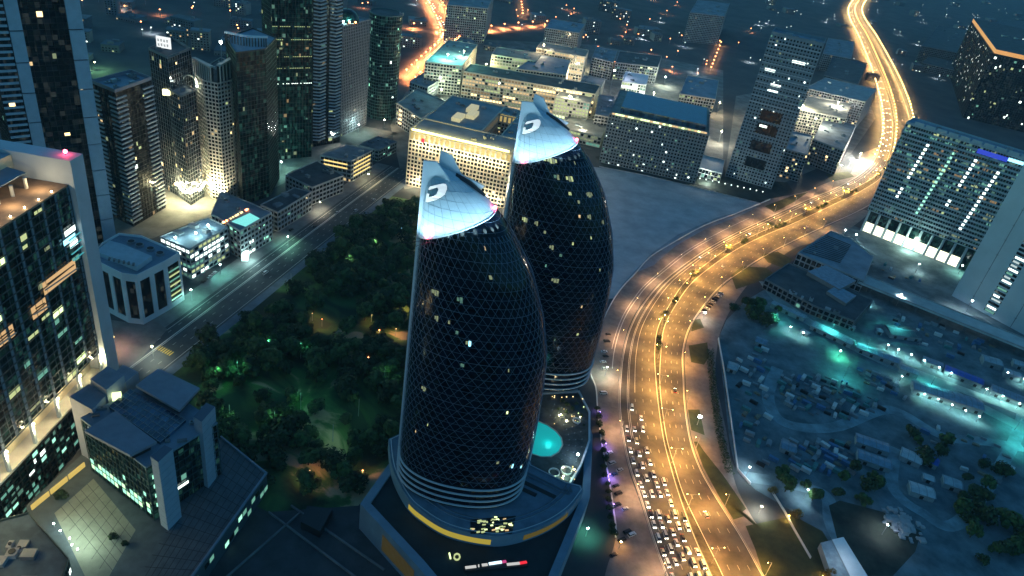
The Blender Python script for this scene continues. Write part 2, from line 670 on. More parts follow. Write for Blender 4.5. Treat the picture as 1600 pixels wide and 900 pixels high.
# --- street on the left
SS = [((150, 640), (232, 640)), ((176, 585), (262, 577)), ((240, 512), (330, 515)), ((292, 452), (400, 455)), ((400, 390), (500, 385)), ((487, 332), (575, 330)),
      ((550, 294), (608, 303)), ((625, 240), (652, 268))]
K2 = spline([Vector(v) for v in ((-222, 240), (-201, 337), (-179, 440), (-157, 545), (-136, 642), (-122, 705))], 10)
K1 = [p + Vector((-29, 5)) for p in K2]
STREET = mat('street_asphalt', (.05, .062, .066), .7, var=.25, scale=.08)
mb = MB()
ribbon(mb, K1, K2, .020, STREET)
structure('street', mb)
mb = MB()
for f, w in ((.34, .7), (.38, .35), (.10, .3), (.94, .3)):
    strip_line(mb, [K1[i].lerp(K2[i], f) for i in range(len(K1))], w, .028, PAINTW)
for f in (.18, .56, .74):
    for p, d in resample([K1[i].lerp(K2[i], f) for i in range(len(K1))], 10):
        strip_line(mb, [p, p + d * 3], .2, .028, PAINTW)
for cx, cy, nb in ((243, 522, 5), (256, 544, 7)):
    for k in range(nb):
        p = P(cx - 8 + k * 3.3, cy - 1 + k * 1.6).xy
        d = (K1[9] - K1[8]).normalized()
        strip_line(mb, [p - d * 2.2, p + d * 2.2], .8, .03, PAINTY)
structure('street_markings', mb)
mb = MB()
K3 = [K2[i] + (K2[i] - K1[i]).normalized() * 6.5 for i in range(len(K2))]
ribbon(mb, K2, K3, .14, mat('sidewalk_blue', (.13, .17, .21), .85, var=.2, scale=.1))
K0 = [K1[i] - (K2[i] - K1[i]).normalized() * 14 for i in range(len(K1))]
ribbon(mb, K0, K1, .14, PAVE_G)
nk = len(K1)
mb.add([(p.x, p.y, 0) for p in K1] + [(p.x, p.y, .14) for p in K1], [(i, i + 1, nk + i + 1, nk + i) for i in range(nk - 1)], KERB)
mb.add([(p.x, p.y, 0) for p in K2] + [(p.x, p.y, .14) for p in K2], [(i, i + 1, nk + i + 1, nk + i) for i in range(nk - 1)], KERB)
structure('sidewalk', mb)
mb = MB()
poly_sheet(mb, [P(*p) for p in ((150, 480), (172, 500), (205, 505), (240, 500), (262, 515), (215, 565), (176, 592), (150, 600))], .16, mat('junction_paving', (.16, .15, .14), .8, var=.25, scale=.1))
structure('junction', mb)

# --- far orange motorway, top centre
FS = [((618, 135), (628, 150)), ((655, 100), (672, 108)), ((690, 65), (716, 68)), ((684, 40), (712, 44)), ((672, 15), (694, 17)), ((662, -10), (680, -10)), ((655, -40), (670, -40))]
F1 = spline([P(*s[0]).xy for s in FS], 8)
F2 = spline([P(*s[1]).xy for s in FS], 8)
mb = MB()
ribbon(mb, F1, F2, .05, ASPHALT)
F3 = spline([P(*p).xy for p in ((610, 38), (650, 46), (695, 53), (740, 52), (800, 44), (860, 40))], 8)
strip_line(mb, F3, 24, .03, ASPHALT)
structure('far_motorway', mb)
# --- park ground: lawn with sandy clearings
mb = MB()
mp = bpy.data.materials.new('park_lawn')
mp.use_nodes = True
n_, l_ = mp.node_tree.nodes, mp.node_tree.links
b_ = n_['Principled BSDF']
b_.inputs['Roughness'].default_value = .95
ge = n_.new('ShaderNodeNewGeometry')
no = n_.new('ShaderNodeTexNoise')
no.inputs['Scale'].default_value = .022
no.inputs['Detail'].default_value = 5
no.inputs['Distortion'].default_value = 1.2
l_.new(ge.outputs['Position'], no.inputs['Vector'])
rp = n_.new('ShaderNodeValToRGB')
rp.color_ramp.elements[0].position = .40
rp.color_ramp.elements[0].color = (.010, .030, .013, 1)
rp.color_ramp.elements[1].position = .60
rp.color_ramp.elements[1].color = (.36, .31, .18, 1)
e = rp.color_ramp.elements.new(.55)
e.color = (.06, .15, .04, 1)
l_.new(no.outputs[0], rp.inputs[0])
l_.new(rp.outputs[0], b_.inputs['Base Color'])
MATS['park_lawn'] = mp
poly_sheet(mb, [P(*p) for p in ((265, 580), (332, 518), (402, 458), (502, 388), (577, 333), (610, 306), (680, 320), (720, 420), (720, 560), (640, 690), (560, 790), (420, 800), (330, 760), (300, 640))], .01, mp)
structure('park_lawn', mb)
mb = MB()
poly_sheet(mb, [P(*p) for p in ((345, 740), (420, 795), (560, 800), (640, 900), (700, 1000), (300, 1000))], .006, ASPH_D)
structure('ramp', mb)

# ================================================================== THE TWIN SAIL TOWERS
WZ = [(0, 63), (25, 64.5), (60, 65.5), (85, 65), (106, 63.5), (126, 58.5), (148, 50), (160, 42.5), (165, 39), (171, 34.5), (176, 29.5), (182, 22), (187, 13), (190.5, 4)]


def wz(z):
    if z <= WZ[0][0]: return WZ[0][1]
    for (a, wa), (b, wb) in zip(WZ[:-1], WZ[1:]):
        if z <= b:
            t = (z - a) / (b - a)
            return wa + (wb - wa) * t
    return WZ[-1][1]


def surf(th, z, off=0.0, s=1.0):
    """point on the shell: th 0 = fin edge (left), pi/2 = front, pi = right tip"""
    w = wz(z) * s
    c, si = math.cos(th), math.sin(th)
    sg = 1 if si >= 0 else -1
    k = .80
    x = w / 2 - w / 2 * math.copysign(abs(c) ** .92, c)
    dep = .335 * w * (1.0 + .12 * (1 - z / 190))
    y = -dep * sg * abs(si) ** k
    nx, ny = -c, -si
    return Vector((x + nx * off, y + ny * off, z))


def zd(x):
    return 160 + .53 * min(x, 34)


def th_bound(th, s):
    z = 163
    for _ in range(12):
        z = .5 * z + .5 * zd(surf(th, z, 0, s).x / s)
    return z


TGLASS = mat('tower_glass', (.002, .004, .010), .12, cell=(3.2, 3.8), spec=.16)
DIAG = mat('diagrid_bars', (.15, .20, .28), .5, .2)
CROWN = mat('crown_panels', (.50, .58, .66), .5, var=.05, scale=.1)
SEAM = mat('panel_seam', (.36, .43, .50), .6)
LOGO = mat('logo_white', (.88, .88, .86), .4, emit=(1, 1, .97), es=.38)
LOGOS = mat('logo_side', (.02, .022, .028), .5)
RING = mat('white_ring', (.62, .63, .66), .45)
E_SIGN = emat('sign_white', (1, 1, .97), .45)


CROWN_FILL = 6200
DPX = [(180, 818), (203, 692), (242, 700), (228, 752), (290, 742), (335, 712), (362, 662), (366, 634), (345, 618), (240, 650), (222, 640), (252, 596), (330, 576), (430, 560), (470, 572), (486, 606), (482, 650), (455, 712), (400, 762), (330, 792), (210, 818)]
DXZ = []


def sail_tower(ox, oy, s, label, lit):
    root = thing('sail_tower', label, 'skyscraper', (ox, oy, 0), 'twin sail shaped towers')
    O = Vector((ox, oy, 0))
    NT = 72
    ths = [2 * math.pi * i / NT for i in range(NT)]
    # glass shell
    g = MB()
    nz = 40
    vs = []
    for j in range(nz + 1):
        for t in ths:
            zt = th_bound(t, s)
            z = 26 + (zt - 26) * j / nz
            vs.append(O + surf(t, z, -.25, s))
    fs = []
    for j in range(nz):
        for i in range(NT):
            k = (i + 1) % NT
            fs.append((j * NT + i, j * NT + k, (j + 1) * NT + k, (j + 1) * NT + i))
    # keep outward orientation (front = negative y)
    g.add(vs, fs, TGLASS)
    part(g, 'glazing', root, smooth=True)
    # diagrid
    d = MB()
    ND, NS = 46, 46
    zs = [41 + (168 - 41) * j / NS for j in range(NS + 1)]
    for sgn in (1, -1):
        for q in range(ND):
            prev = None
            for j, z in enumerate(zs):
                th = 2 * math.pi * q / ND + sgn * j * (math.pi / ND) * .92
                zz = min(z, 999)
                p = surf(th, zz, .1, s)
                ok = zz <= th_bound(th % (2 * math.pi), s) + 1.5
                p = O + p
                if prev is not None and ok:
                    d.bar(prev, p, .12, .12, DIAG, up=Vector((math.cos(th), math.sin(th), 0)))
                prev = p if ok else None
    part(d, 'diagrid', root)
    # thin floor rings
    fl = MB()
    z = 44.0
    k = 0
    while z < 174:
        pr = None
        for i in range(NT + 1):
            th = 2 * math.pi * i / NT
            p = O + surf(th, z, .02, s)
            ok = z < th_bound(th % (2 * math.pi), s) - .5
            if pr is not None and ok:
                fl.bar(pr, p, .1, .1 if k % 6 else .2, DIAG)
            pr = p if ok else None
        z += 3.8
        k += 1
    part(fl, 'floor_line', root)
    for z in (28.0, 31.8, 35.6, 39.4):
        r_ = MB()
        for i in range(NT):
            r_.bar(O + surf(ths[i], z, .35, s), O + surf(ths[(i + 1) % NT], z, .35, s), .8, .55, RING)
        part(r_, 'ring', root)
    # white edge spine on the left
    sp = MB()
    for a, b in zip(range(26, 160, 5), range(31, 165, 5)):
        b = min(b, 163)
        pts = []
        for z in (a, b):
            pts += [O + Vector((-1.0, -3.2, z)), O + Vector((1.6, -4.3, z)), O + Vector((1.6, 4.3, z)), O + Vector((-1.0, 3.2, z))]
        sp.add(pts, [(0, 1, 5, 4), (1, 2, 6, 5), (2, 3, 7, 6), (3, 0, 4, 7)], CROWN)
    part(sp, 'spine', root)
    # crown
    c = MB()
    nz = 14
    vs = []
    for j in range(nz + 1):
        for t in ths:
            zt = th_bound(t, s)
            u = j / nz
            z = zt + (190.0 - zt) * u
            vs.append(O + surf(t, z, .15, s))
    fs = []
    for j in range(nz):
        for i in range(NT):
            k = (i + 1) % NT
            fs.append((j * NT + i, j * NT + k, (j + 1) * NT + k, (j + 1) * NT + i))
    c.add(vs, fs, CROWN)
    crown = part(c, 'crown', root, smooth=True)
    sm = MB()
    for j in range(1, 9):
        pr = None
        for i in range(2, 36):
            th = math.pi * i / 37
            zt = th_bound(th, s)
            z = max(zt + .1, 160 + j * 3.3)
            p = O + surf(th, z, .2, s)
            if pr is not None and z > zt + .2:
                sm.bar(pr, p, .1, .1, SEAM)
            pr = p
    for x in range(2, 13):
        pr = None
        for j in range(8):
            th = math.pi * x / 13
            zt = th_bound(th, s)
            z = zt + (188 - zt) * j / 7
            p = O + surf(th, z, .2, s)
            if pr is not None:
                sm.bar(pr, p, .1, .1, SEAM)
            pr = p
    part(sm, 'panel_seam', crown)
    # rim strip under the crown
    rm = MB()
    pr = None
    for i in range(NT + 1):
        th = 2 * math.pi * (i % NT) / NT
        p = O + surf(th, th_bound(th, s), .35, s)
        if pr is not None:
            rm.bar(pr, p, .5, .6, RING)
        pr = p
    part(rm, 'crown_rim', root)
    # fin plates at the peak
    def plate(y0, y1, prof):
        f = MB()
        a = [O + Vector((x * s, y0, z)) for x, z in prof]
        b = [O + Vector((x * s, y1, z)) for x, z in prof]
        nn = len(prof)
        f.add(a + b, [tuple(range(nn)), tuple(reversed(range(nn, 2 * nn)))] + [((i + 1) % nn, i, nn + i, nn + (i + 1) % nn) for i in range(nn)], CROWN)
        part(f, 'fin', root)
    plate(-4.4, -3.4, [(-.8, 158), (1.0, 158), (1.6, 171), (8, 177), (13, 184.5), (11.5, 185.5), (4.6, 193.5), (-.8, 193)])
    plate(2.2, 3.2, [(4, 168), (12, 170), (24, 184), (14, 187.2), (12.5, 189.5), (9.3, 194.8), (4.6, 196)])
    # flat dark face painted for the shade inside the ridge slot
    sl = MB()
    sl.add([O + Vector(v) for v in ((12 * s, -.9, 187.2), (17 * s, -1.2, 185.3), (24.6 * s, -1.0, 180.9), (25.2 * s, 1.0, 181.2), (18 * s, 1.4, 185.9), (12 * s, 1.2, 188.2))], [(0, 1, 2, 3, 4, 5)], LOGOS)
    part(sl, 'slot_shade_face', root)
    # D emblem standing proud of the front of the crown
    # bold slanted D with an open lower-left counter, traced as (x, z) on the crown front
    if not DXZ:
        gr = []
        for i in range(10, 150):
            th = math.pi * i / 180
            for j in range(90):
                z = 158 + j * .36
                v = surf(th, z)
                gr.append((PX(O + v), v.x, z))
        for ax, ay in DPX:
            x_, y_ = 645 + ax / 9, 225 + ay / 9
            g_ = min(gr, key=lambda q: (q[0][0] - x_) ** 2 + (q[0][1] - y_) ** 2)
            DXZ.append((g_[1], g_[2]))
    lg, ls = MB(), MB()

    def on(x, z, off):
        x = x * s
        w = wz(z) * s
        q = max(-1, min(1, 1 - 2 * x / w))
        th = math.acos(math.copysign(abs(q) ** (1 / .92), q))
        p = surf(th, z, 0, s)
        return O + Vector((x, p.y - off, z + off * .5))
    nn = len(DXZ)
    fr = [on(u, v, 1.1) for u, v in DXZ]
    bk = [on(u, v, -.2) for u, v in DXZ]
    tri = __import__('mathutils').geometry.tessellate_polygon([fr])
    lg.add(fr, [tuple(t) for t in tri], LOGO)
    ls.add(fr + bk, [(i, (i + 1) % nn, nn + (i + 1) % nn, nn + i) for i in range(nn)], LOGOS)
    emb = part(lg, 'emblem', root)
    part(ls, 'emblem_side', emb)
    # aviation beacons, then bracketed floods added to brighten the crown in cyan
    for th, dz in ((.75, .9), (math.pi, .9)):
        bm_ = MB()
        p = O + surf(th, th_bound(th, s) + dz, .9, s)
        bm_.ball(p, .75, E_RED, 8, 5)
        bm_.bar(p - Vector((0, 0, .9)), p, .2, .2, DARKM)
        bo = part(bm_, 'beacon', root)
        light('beacon_light', 'POINT', p + Vector((.3 * math.cos(th), -1.2, .6)), 140, (1, .06, .16), bo, .5)
    for k in range(9):
        th = .25 + k * .33
        zb = th_bound(th, s)
        p = O + surf(th, zb - .6, 9.0, s)
        q = O + surf(th, zb + 18, 0, s)
        fb_ = MB()
        fb_.bar(O + surf(th, zb - 1.2, 0, s), p - Vector((0, 0, .4)), .12, .12, DARKM)
        fb_.box((p.x, p.y, p.z - .7), (.3, .25, .2), DARKM)
        fo = part(fb_, 'added_flood_bracket', root)
        light('added_crown_flood', 'SPOT', p, CROWN_FILL, (.50, .86, 1.0), fo, 1.2, 125, q)
    # lit rooms: pixel spot, width in pixels, height in floors, material
    grid = []
    for i in range(4, 176):
        th = math.pi * i / 180 * 1.0
        for j in range(120):
            z = 44 + j * 1.05
            if z < th_bound(th, s):
                p = O + surf(th, z, 0, s)
                grid.append((PX(p), th, z))
    for px, py, wpx, m in lit:
        m = {'warm_window': E_WARM2, 'white_window': E_YG2, 'yellow_green_window': E_YG2, 'yellow_green_window_dim': E_DIMY, 'green_window': E_GREEN2, 'green_window_dim': E_DIMG}.get(m.name, m) if RND.random() < .7 else m
        (q, th, z) = min(grid, key=lambda g_: (g_[0][0] - px) ** 2 + (g_[0][1] - py) ** 2)
        z = 44 + round((z - 44) / 3.8) * 3.8
        w = MB()
        dth = wpx / 3.0 / (wz(z) * .5) * .55
        k = max(1, int(wpx / 6))
        for a in range(k):
            t0, t1 = th + dth * (a / k - .5), th + dth * ((a + .82) / k - .5)
            lo_, hi_ = (.5, 3.1) if a % 3 else (1.2, 2.8)
            w.face([O + surf(t0, z + lo_, -.12, s), O + surf(t1, z + lo_, -.12, s), O + surf(t1 + .004, z + hi_, -.16, s), O + surf(t0 + .004, z + hi_, -.16, s)], m if (a + int(px)) % 3 else E_DIMY)
        part(w, 'window', root)
    return root


L1 = [(680, 460, 20, E_YG2), (682, 501, 12, E_YG2), (675, 457, 8, E_YG), (732, 538, 12, E_CYAN), (713, 531, 8, E_GREEN2), (718, 482, 14, E_GREEN2),
      (661, 607, 15, E_YG2), (663, 612, 10, E_GREEN), (722, 583, 10, E_GREEN2), (798, 733, 15, E_CYAN), (815, 733, 12, E_CYAN), (776, 731, 9, E_YG2),
      (768, 437, 9, E_CYAN), (793, 648, 6, E_YG), (650, 676, 4, E_WARM), (684, 372, 4, E_WHITE), (763, 402, 3, E_WARM), (795, 590, 4, E_WHITE), (667, 667, 3, E_WHITE), (702, 513, 6, E_GREEN2)]
L2 = [(865, 262, 24, E_YG2), (853, 262, 10, E_YG), (893, 290, 22, E_YG2), (872, 288, 14, E_GREEN2), (925, 315, 26, E_YG2), (893, 315, 10, E_WHITE), (906, 322, 8, E_WHITE),
      (820, 344, 22, E_YG2), (838, 349, 12, E_YG2), (907, 346, 8, E_WARM), (922, 348, 14, E_YG2), (942, 348, 12, E_YG2), (852, 373, 8, E_YG2), (862, 386, 12, E_YG2),
      (895, 389, 6, E_WHITE), (865, 447, 18, E_YG2), (875, 410, 8, E_GREEN2), (908, 488, 6, E_WARM), (902, 524, 9, E_YG), (925, 380, 5, E_WHITE), (945, 300, 4, E_WHITE), (903, 268, 4, E_WHITE), (853, 420, 5, E_GREEN2), (938, 430, 4, E_WHITE)]
sail_tower(-42, 268, 1.0, 'nearer dark glass sail tower with white D crown rising from the round podium', L1)
sail_tower(-10.5, 370, 1.05, 'farther dark glass sail tower with white D crown beside the sand lot', L2)

# ------------------------------------------------------------------ podium
pod = thing('podium', 'faceted blue grey podium with curved drum and lit signs beneath the sail towers', 'podium', (0, 260, 0))
ZP = 18.0
PODW = mat('podium_wall', (.16, .23, .30), .7, var=.12, scale=.1)
PODR = mat('podium_roof', (.012, .022, .026), .85, var=.3, scale=.08)
pp = ccw([tuple(v.xy) for v in (P(563, 787, ZP), P(622, 704, ZP), P(690, 640, ZP), P(900, 600, ZP), P(926, 680, ZP), P(922, 776, ZP), P(872, 900, ZP), P(862, 930, ZP), P(690, 930, ZP), P(652, 884, ZP))])
m_ = MB()
m_.prism(pp, 0, ZP - 1.2, PODW, PODR)
part(m_, 'wall', pod)
m_ = MB()
pin = inset(pp, 4.2)
n = len(pp)
m_.add([(p[0], p[1], ZP) for p in pp] + [(p[0], p[1], ZP) for p in pin], [(i, (i + 1) % n, n + (i + 1) % n, n + i) for i in range(n)], PODW)
m_.add([(p[0], p[1], ZP) for p in pp] + [(p[0], p[1], ZP - 1.2) for p in pp], [(i, n + i, n + (i + 1) % n, (i + 1) % n) for i in range(n)], PODW)
m_.add([(p[0], p[1], ZP) for p in pin] + [(p[0], p[1], ZP - 1.2) for p in pin], [(n + i, i, (i + 1) % n, n + (i + 1) % n) for i in range(n)], PODW)
part(m_, 'parapet', pod)
# curved drum under the nearer tower
dpx = [(606, 700), (612, 745), (634, 790), (660, 815), (700, 838), (758, 851), (800, 849), (850, 832), (886, 808), (908, 780)]
arc = spline([P(x, y, ZP).xy for x, y in dpx], 6)
backs = [P(904, 772, ZP).xy, P(880, 766, ZP).xy, P(828, 740, ZP).xy, P(812, 700, ZP).xy, P(690, 660, ZP).xy]
dp = ccw([tuple(v) for v in arc + backs])
m_ = MB()
DECK = mat('drum_deck', (.13, .19, .25), .75, var=.18, scale=.12)
m_.prism(dp, ZP - 1, ZP + 6.6, PODW, DECK)
din = inset(dp, 1.6)
n = len(dp)
part(m_, 'drum', pod)
m_ = MB()
for rr, zz in ((1.0, 6.65), (6.5, 6.68), (8.6, 6.7)):
    q = inset(dp, rr)
    q2 = inset(dp, rr + .35)
    nq = len(arc)
    m_.add([(p[0], p[1], ZP + zz + .5) for p in q] + [(p[0], p[1], ZP + zz + .5) for p in q2], [(i, (i + 1) % n, n + (i + 1) % n, n + i) for i in range(n)], RING if rr < 2 else CONC_D)
    m_.add([(p[0], p[1], ZP + zz + .5) for p in q] + [(p[0], p[1], ZP + zz - .4) for p in q], [(i, n + i, n + (i + 1) % n, (i + 1) % n) for i in range(n)], PODW)
part(m_, 'drum_parapet', pod)
GOLD = emat('gold_strip', (1.0, .78, .10), .3)
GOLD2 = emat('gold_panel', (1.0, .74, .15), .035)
for a0, a1 in ((13, 31), (38, 48)):
    m_ = MB()
    for i in range(a0, a1):
        p, q = arc[i], arc[i + 1]
        d = (q - p).normalized()
        nn = Vector((d.y, -d.x)) * .08
        if nn.y > 0: nn = -nn
        m_.add([(p.x + nn.x, p.y + nn.y, ZP + .3), (q.x + nn.x, q.y + nn.y, ZP + .3), (q.x + nn.x, q.y + nn.y, ZP + 3.8), (p.x + nn.x, p.y + nn.y, ZP + 3.8)], [(0, 1, 2, 3)], GOLD if a0 < 20 else mat('gold_strip_dim', (.02, .02, .02), .6, emit=(1, .75, .12), es=.07))
    part(m_, 'gold_light_band', pod)
# golden mesh panel on the front left wall
a, b = P(563, 787, ZP), P(652, 884, ZP)
d = (b - a).normalized()
nn = Vector((d.y, -d.x, 0))
if nn.y > 0: nn = -nn
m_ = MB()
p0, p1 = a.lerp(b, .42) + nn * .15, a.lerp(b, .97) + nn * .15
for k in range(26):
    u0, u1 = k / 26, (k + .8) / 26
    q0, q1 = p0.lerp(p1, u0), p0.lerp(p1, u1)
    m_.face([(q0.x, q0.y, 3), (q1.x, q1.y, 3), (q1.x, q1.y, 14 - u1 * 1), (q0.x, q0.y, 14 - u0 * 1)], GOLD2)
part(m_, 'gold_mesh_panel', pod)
# dark plate painting the shade of the lobby recess, with warm lights on it
m_ = MB()
lob = [P(735, 812, 24.8), P(735, 834, 24.8), P(800, 834, 24.8), P(806, 806, 24.8)]
m_.prism(ccw([tuple(v.xy) for v in lob]), 24.62, 24.9, DARKM)
RL = random.Random(5)
for k in range(46):
    x, y = RL.uniform(738, 801), RL.uniform(808, 832)
    c = P(x, y, 25)
    m_.box((c.x, c.y, 24.9), (RL.uniform(.5, 2.2), RL.uniform(.3, .7), .5), RL.choice([E_WARM2, E_YG2, E_YG2, DARKM, DARKM, E_YG]), RL.uniform(0, .5))
part(m_, 'lobby_court', pod)
# vents on the deck
m_ = MB()
for (x0, y0, x1, y1) in ((816, 752, 868, 777), (812, 762, 838, 774)):
    m_.bar(P(x0, y0, 24.8), P(x1, y1, 24.8), 2.4, .3, DARKM)
part(m_, 'deck_vent', pod)
# sign band on the front parapet
m_ = MB()
sg = [((727, 887), (744, 885), E_SIGN), ((747, 884), (749, 884), E_SIGN), ((753, 883), (762, 882), E_SIGN), ((764, 881), (784, 878), emat('sign_blue_white', (.6, .85, 1), 1.6)),
      ((785, 878), (791, 877), emat('sign_pink', (.9, .1, .35), .5)), ((792, 882), (812, 880), E_SIGN), ((812, 880), (823, 878), emat('sign_red', (1, .03, .05), .8))]
m_.bar(P(725, 889, ZP), P(824, 881, ZP), 2.6, .5, DARKM)
for a_, b_2, mm in sg:
    m_.bar(P(*a_, ZP + .6), P(*b_2, ZP + .6), 1.3, .3, mm)
part(m_, 'sign_band', pod)
m_ = MB()
m_.bar(P(702, 864, ZP - .5), P(704, 873, ZP - .5), .6, .6, E_YG)
for k in range(7):
    a0, a1 = k * .9, (k + 1) * .9
    c = P(714, 870, ZP - .5)
    m_.bar(c + Vector((1.4 * math.cos(a0), 1.8 * math.sin(a0), 0)), c + Vector((1.4 * math.cos(a1), 1.8 * math.sin(a1), 0)), .6, .6, E_YG2)
part(m_, 'roof_light', pod)
# yellow-lit canopy at the bottom
m_ = MB()
m_.prism(ccw([tuple(P(*p, 8).xy) for p in ((798, 895), (870, 893), (880, 935), (790, 935))]), 4, 8, emat('entrance_glow', (.85, 1.0, .35), .55))
ent = m_
eo = thing('entrance_canopy', 'yellow green glowing entrance canopy at the bottom edge below the sign band', 'canopy', tuple(P(835, 912, 0)))
part(ent, 'canopy', eo)
# pool terrace between the towers
ZT = 20.0
ter = ccw([tuple(P(*p, ZT).xy) for p in ((822, 738), (838, 660), (845, 615), (905, 612), (922, 645), (922, 690), (908, 730), (884, 768), (870, 766))])
m_ = MB()
TERR = mat('terrace_deck', (.05, .065, .07), .8, var=.4, scale=.2)
m_.prism(ter, ZP - 1.1, ZT, PODW, TERR)
part(m_, 'pool_terrace', pod)
m_ = MB()
tin = inset(ter, 1.1)
n = len(ter)
m_.add([(p[0], p[1], ZT + 1) for p in ter] + [(p[0], p[1], ZT + 1) for p in tin], [(i, (i + 1) % n, n + (i + 1) % n, n + i) for i in range(n)], RING)
m_.add([(p[0], p[1], ZT + 1) for p in tin] + [(p[0], p[1], ZT) for p in tin], [(n + i, i, (i + 1) % n, n + (i + 1) % n) for i in range(n)], PODW)
m_.add([(p[0], p[1], ZT + 1) for p in ter] + [(p[0], p[1], ZP) for p in ter], [(i, n + i, n + (i + 1) % n, (i + 1) % n) for i in range(n)], PODW)
part(m_, 'terrace_parapet', pod)
E_POOL = mat('pool_water', (.02, .35, .36), .08, emit=(.02, .70, .66), es=.30)
m_ = MB()
pool = [P(*p, ZT + .3).xy for p in ((841, 659), (855, 665), (868, 674), (876, 684), (878, 695), (872, 706), (860, 713), (845, 713), (830, 708))]
poly_sheet(m_, pool, ZT + .3, E_POOL)
pl_ = part(m_, 'pool', pod)
m_ = MB()
pc = ccw([tuple(p) for p in pool])
po = inset(pc, -.8)
n = len(pc)
m_.add([(p[0], p[1], ZT + .45) for p in po] + [(p[0], p[1], ZT + .45) for p in pc], [(i, (i + 1) % n, n + (i + 1) % n, n + i) for i in range(n)], STONE)
part(m_, 'pool_coping', pl_)
for q in (2, 6):
    pass
c0 = P(858, 690, ZT + 2)
light('pool_glow', 'POINT', c0, 700, (.1, 1.0, .9), pl_, 2.0)
m_ = MB()
for cx, cy, r in ((866, 738, 2.9), (885, 735, 3.0), (901, 657, 2.2)):
    c = P(cx, cy, ZT + .9)
    for k in range(16):
        a0, a1 = k * math.pi / 8, (k + 1) * math.pi / 8
        m_.bar(c + Vector((r * math.cos(a0), r * math.sin(a0), 0)), c + Vector((r * math.cos(a1), r * math.sin(a1), 0)), .5, .8, RING)
part(m_, 'ring_planter', pod)

# ================================================================== BUILDINGS
LITSETS = {'warm': [E_WARM, E_WARM2, E_WARM2, E_YG2, E_DIMW, E_DIMW, E_DIMY], 'white': [E_WHITE, E_YG2, E_GREEN2, E_DIMG, E_DIMY, E_WHITE], 'green': [E_GREEN, E_GREEN2, E_GREEN2, E_WHITE, E_DIMG, E_DIMG],
           'yg': [E_YG, E_YG2, E_YG2, E_GREEN2, E_DIMY, E_DIMY], 'mix': [E_WARM, E_WHITE, E_YG2, E_GREEN2, E_WARM2, E_DIMW, E_DIMG, E_DIMY], 'dim': [E_YG2, E_DIMW, E_GREEN2, E_DIMG, E_DIMG, E_DIMY]}
BR = random.Random(11)


def facade(root, poly, z0, z1, fh=3.6, bay=4.0, pier=.8, slab=1.0, depth=.4, frame=CONC, glass=GLASS, lit=.05, lits='mix', maxwin=14,
           sides=None, solid=(), rng=BR, run=1, names=('wall', 'glazing')):
    """glass core + real lattice of piers and floor slabs + lit panes, in world coordinates"""
    poly = ccw([(p[0], p[1]) for p in poly])
    core = inset(poly, depth)
    g = MB()
    g.prism([tuple(p) for p in core], z0, z1 - .05, glass)
    part(g, names[1], root)
    f = MB()
    wins = []
    n = len(poly)
    nf = max(1, round((z1 - z0) / fh))
    h = (z1 - z0) / nf
    for i in range(n):
        a, b = Vector(poly[i]), Vector(poly[(i + 1) % n])
        L = (b - a).length
        if L < .5:
            continue
        d = (b - a) / L
        nr = Vector((d.y, -d.x))
        mid_ = (a + b) / 2
        facing = nr.dot(-mid_) / max(1, mid_.length)
        nb = max(1, round(L / bay))
        w = L / nb

        def slab_box(u0, u1, za, zb, dd=0.0):
            p0, p1 = a + d * u0 + nr * dd, a + d * u1 + nr * dd
            q0, q1 = p0 - nr * (depth + dd - .02), p1 - nr * (depth + dd - .02)
            f.add([(p0.x, p0.y, za), (p1.x, p1.y, za), (p1.x, p1.y, zb), (p0.x, p0.y, zb),
                   (q0.x, q0.y, za), (q1.x, q1.y, za), (q1.x, q1.y, zb), (q0.x, q0.y, zb)],
                  [(0, 1, 2, 3), (4, 0, 3, 7), (1, 5, 6, 2), (3, 2, 6, 7), (4, 5, 1, 0)], frame)
        if i in solid:
            slab_box(0, L, z0, z1)
            continue
        if slab > 0:
            for k in range(nf + 1):
                za = z0 + k * h - (slab / 2 if k else 0)
                zb = z0 + k * h + (slab / 2 if k < nf else 0)
                if k == nf: zb = z1 - .01
                slab_box(0, L, za, zb)
        if pier > 0:
            for k in range(nb + 1):
                u = k * w
                slab_box(max(0, u - pier / 2), min(L, u + pier / 2), z0, z1 - .02, .03)
        if facing > -.12 and lit > 0:
            for k in range(nf):
                pf = lit * rng.choice([.2, .5, 1, 1, 2.6])
                j = 0
                while j < nb:
                    if rng.random() < pf:
                        r_ = min(nb - j, rng.randint(1, run))
                        m = rng.choice(LITSETS[lits])
                        for jj in range(r_):
                            u0, u1 = (j + jj) * w + pier / 2 + .05, (j + jj + 1) * w - pier / 2 - .05
                            za, zb = z0 + k * h + max(slab, .3) / 2 + .05, z0 + (k + 1) * h - max(slab, .3) / 2 - .05
                            if run < 4 and rng.random() < .4: zb = za + (zb - za) * rng.uniform(.4, .8)
                            if run < 4 and rng.random() < .45:
                                cut = (u1 - u0) * rng.uniform(.25, .6)
                                u0, u1 = (u0 + cut, u1) if rng.random() < .5 else (u0, u1 - cut)
                            o = -nr * (depth - .05)
                            p0, p1 = a + d * u0 + o, a + d * u1 + o
                            wins.append(([(p0.x, p0.y, za), (p1.x, p1.y, za), (p1.x, p1.y, zb), (p0.x, p0.y, zb)], m))
                        j += r_
                    j += 1
    part(f, names[0], root)
    wins.sort(key=lambda q: (Vector(q[0][0]) - Vector((0, 0, 300))).length)
    for q, m in wins[:maxwin]:
        w = MB()
        w.face(q, m)
        part(w, 'window', root)
    if wins[maxwin:]:
        w = MB()
        for q, m in wins[maxwin:]:
            w.face(q, m)
        part(w, 'window', root, stuff=True)


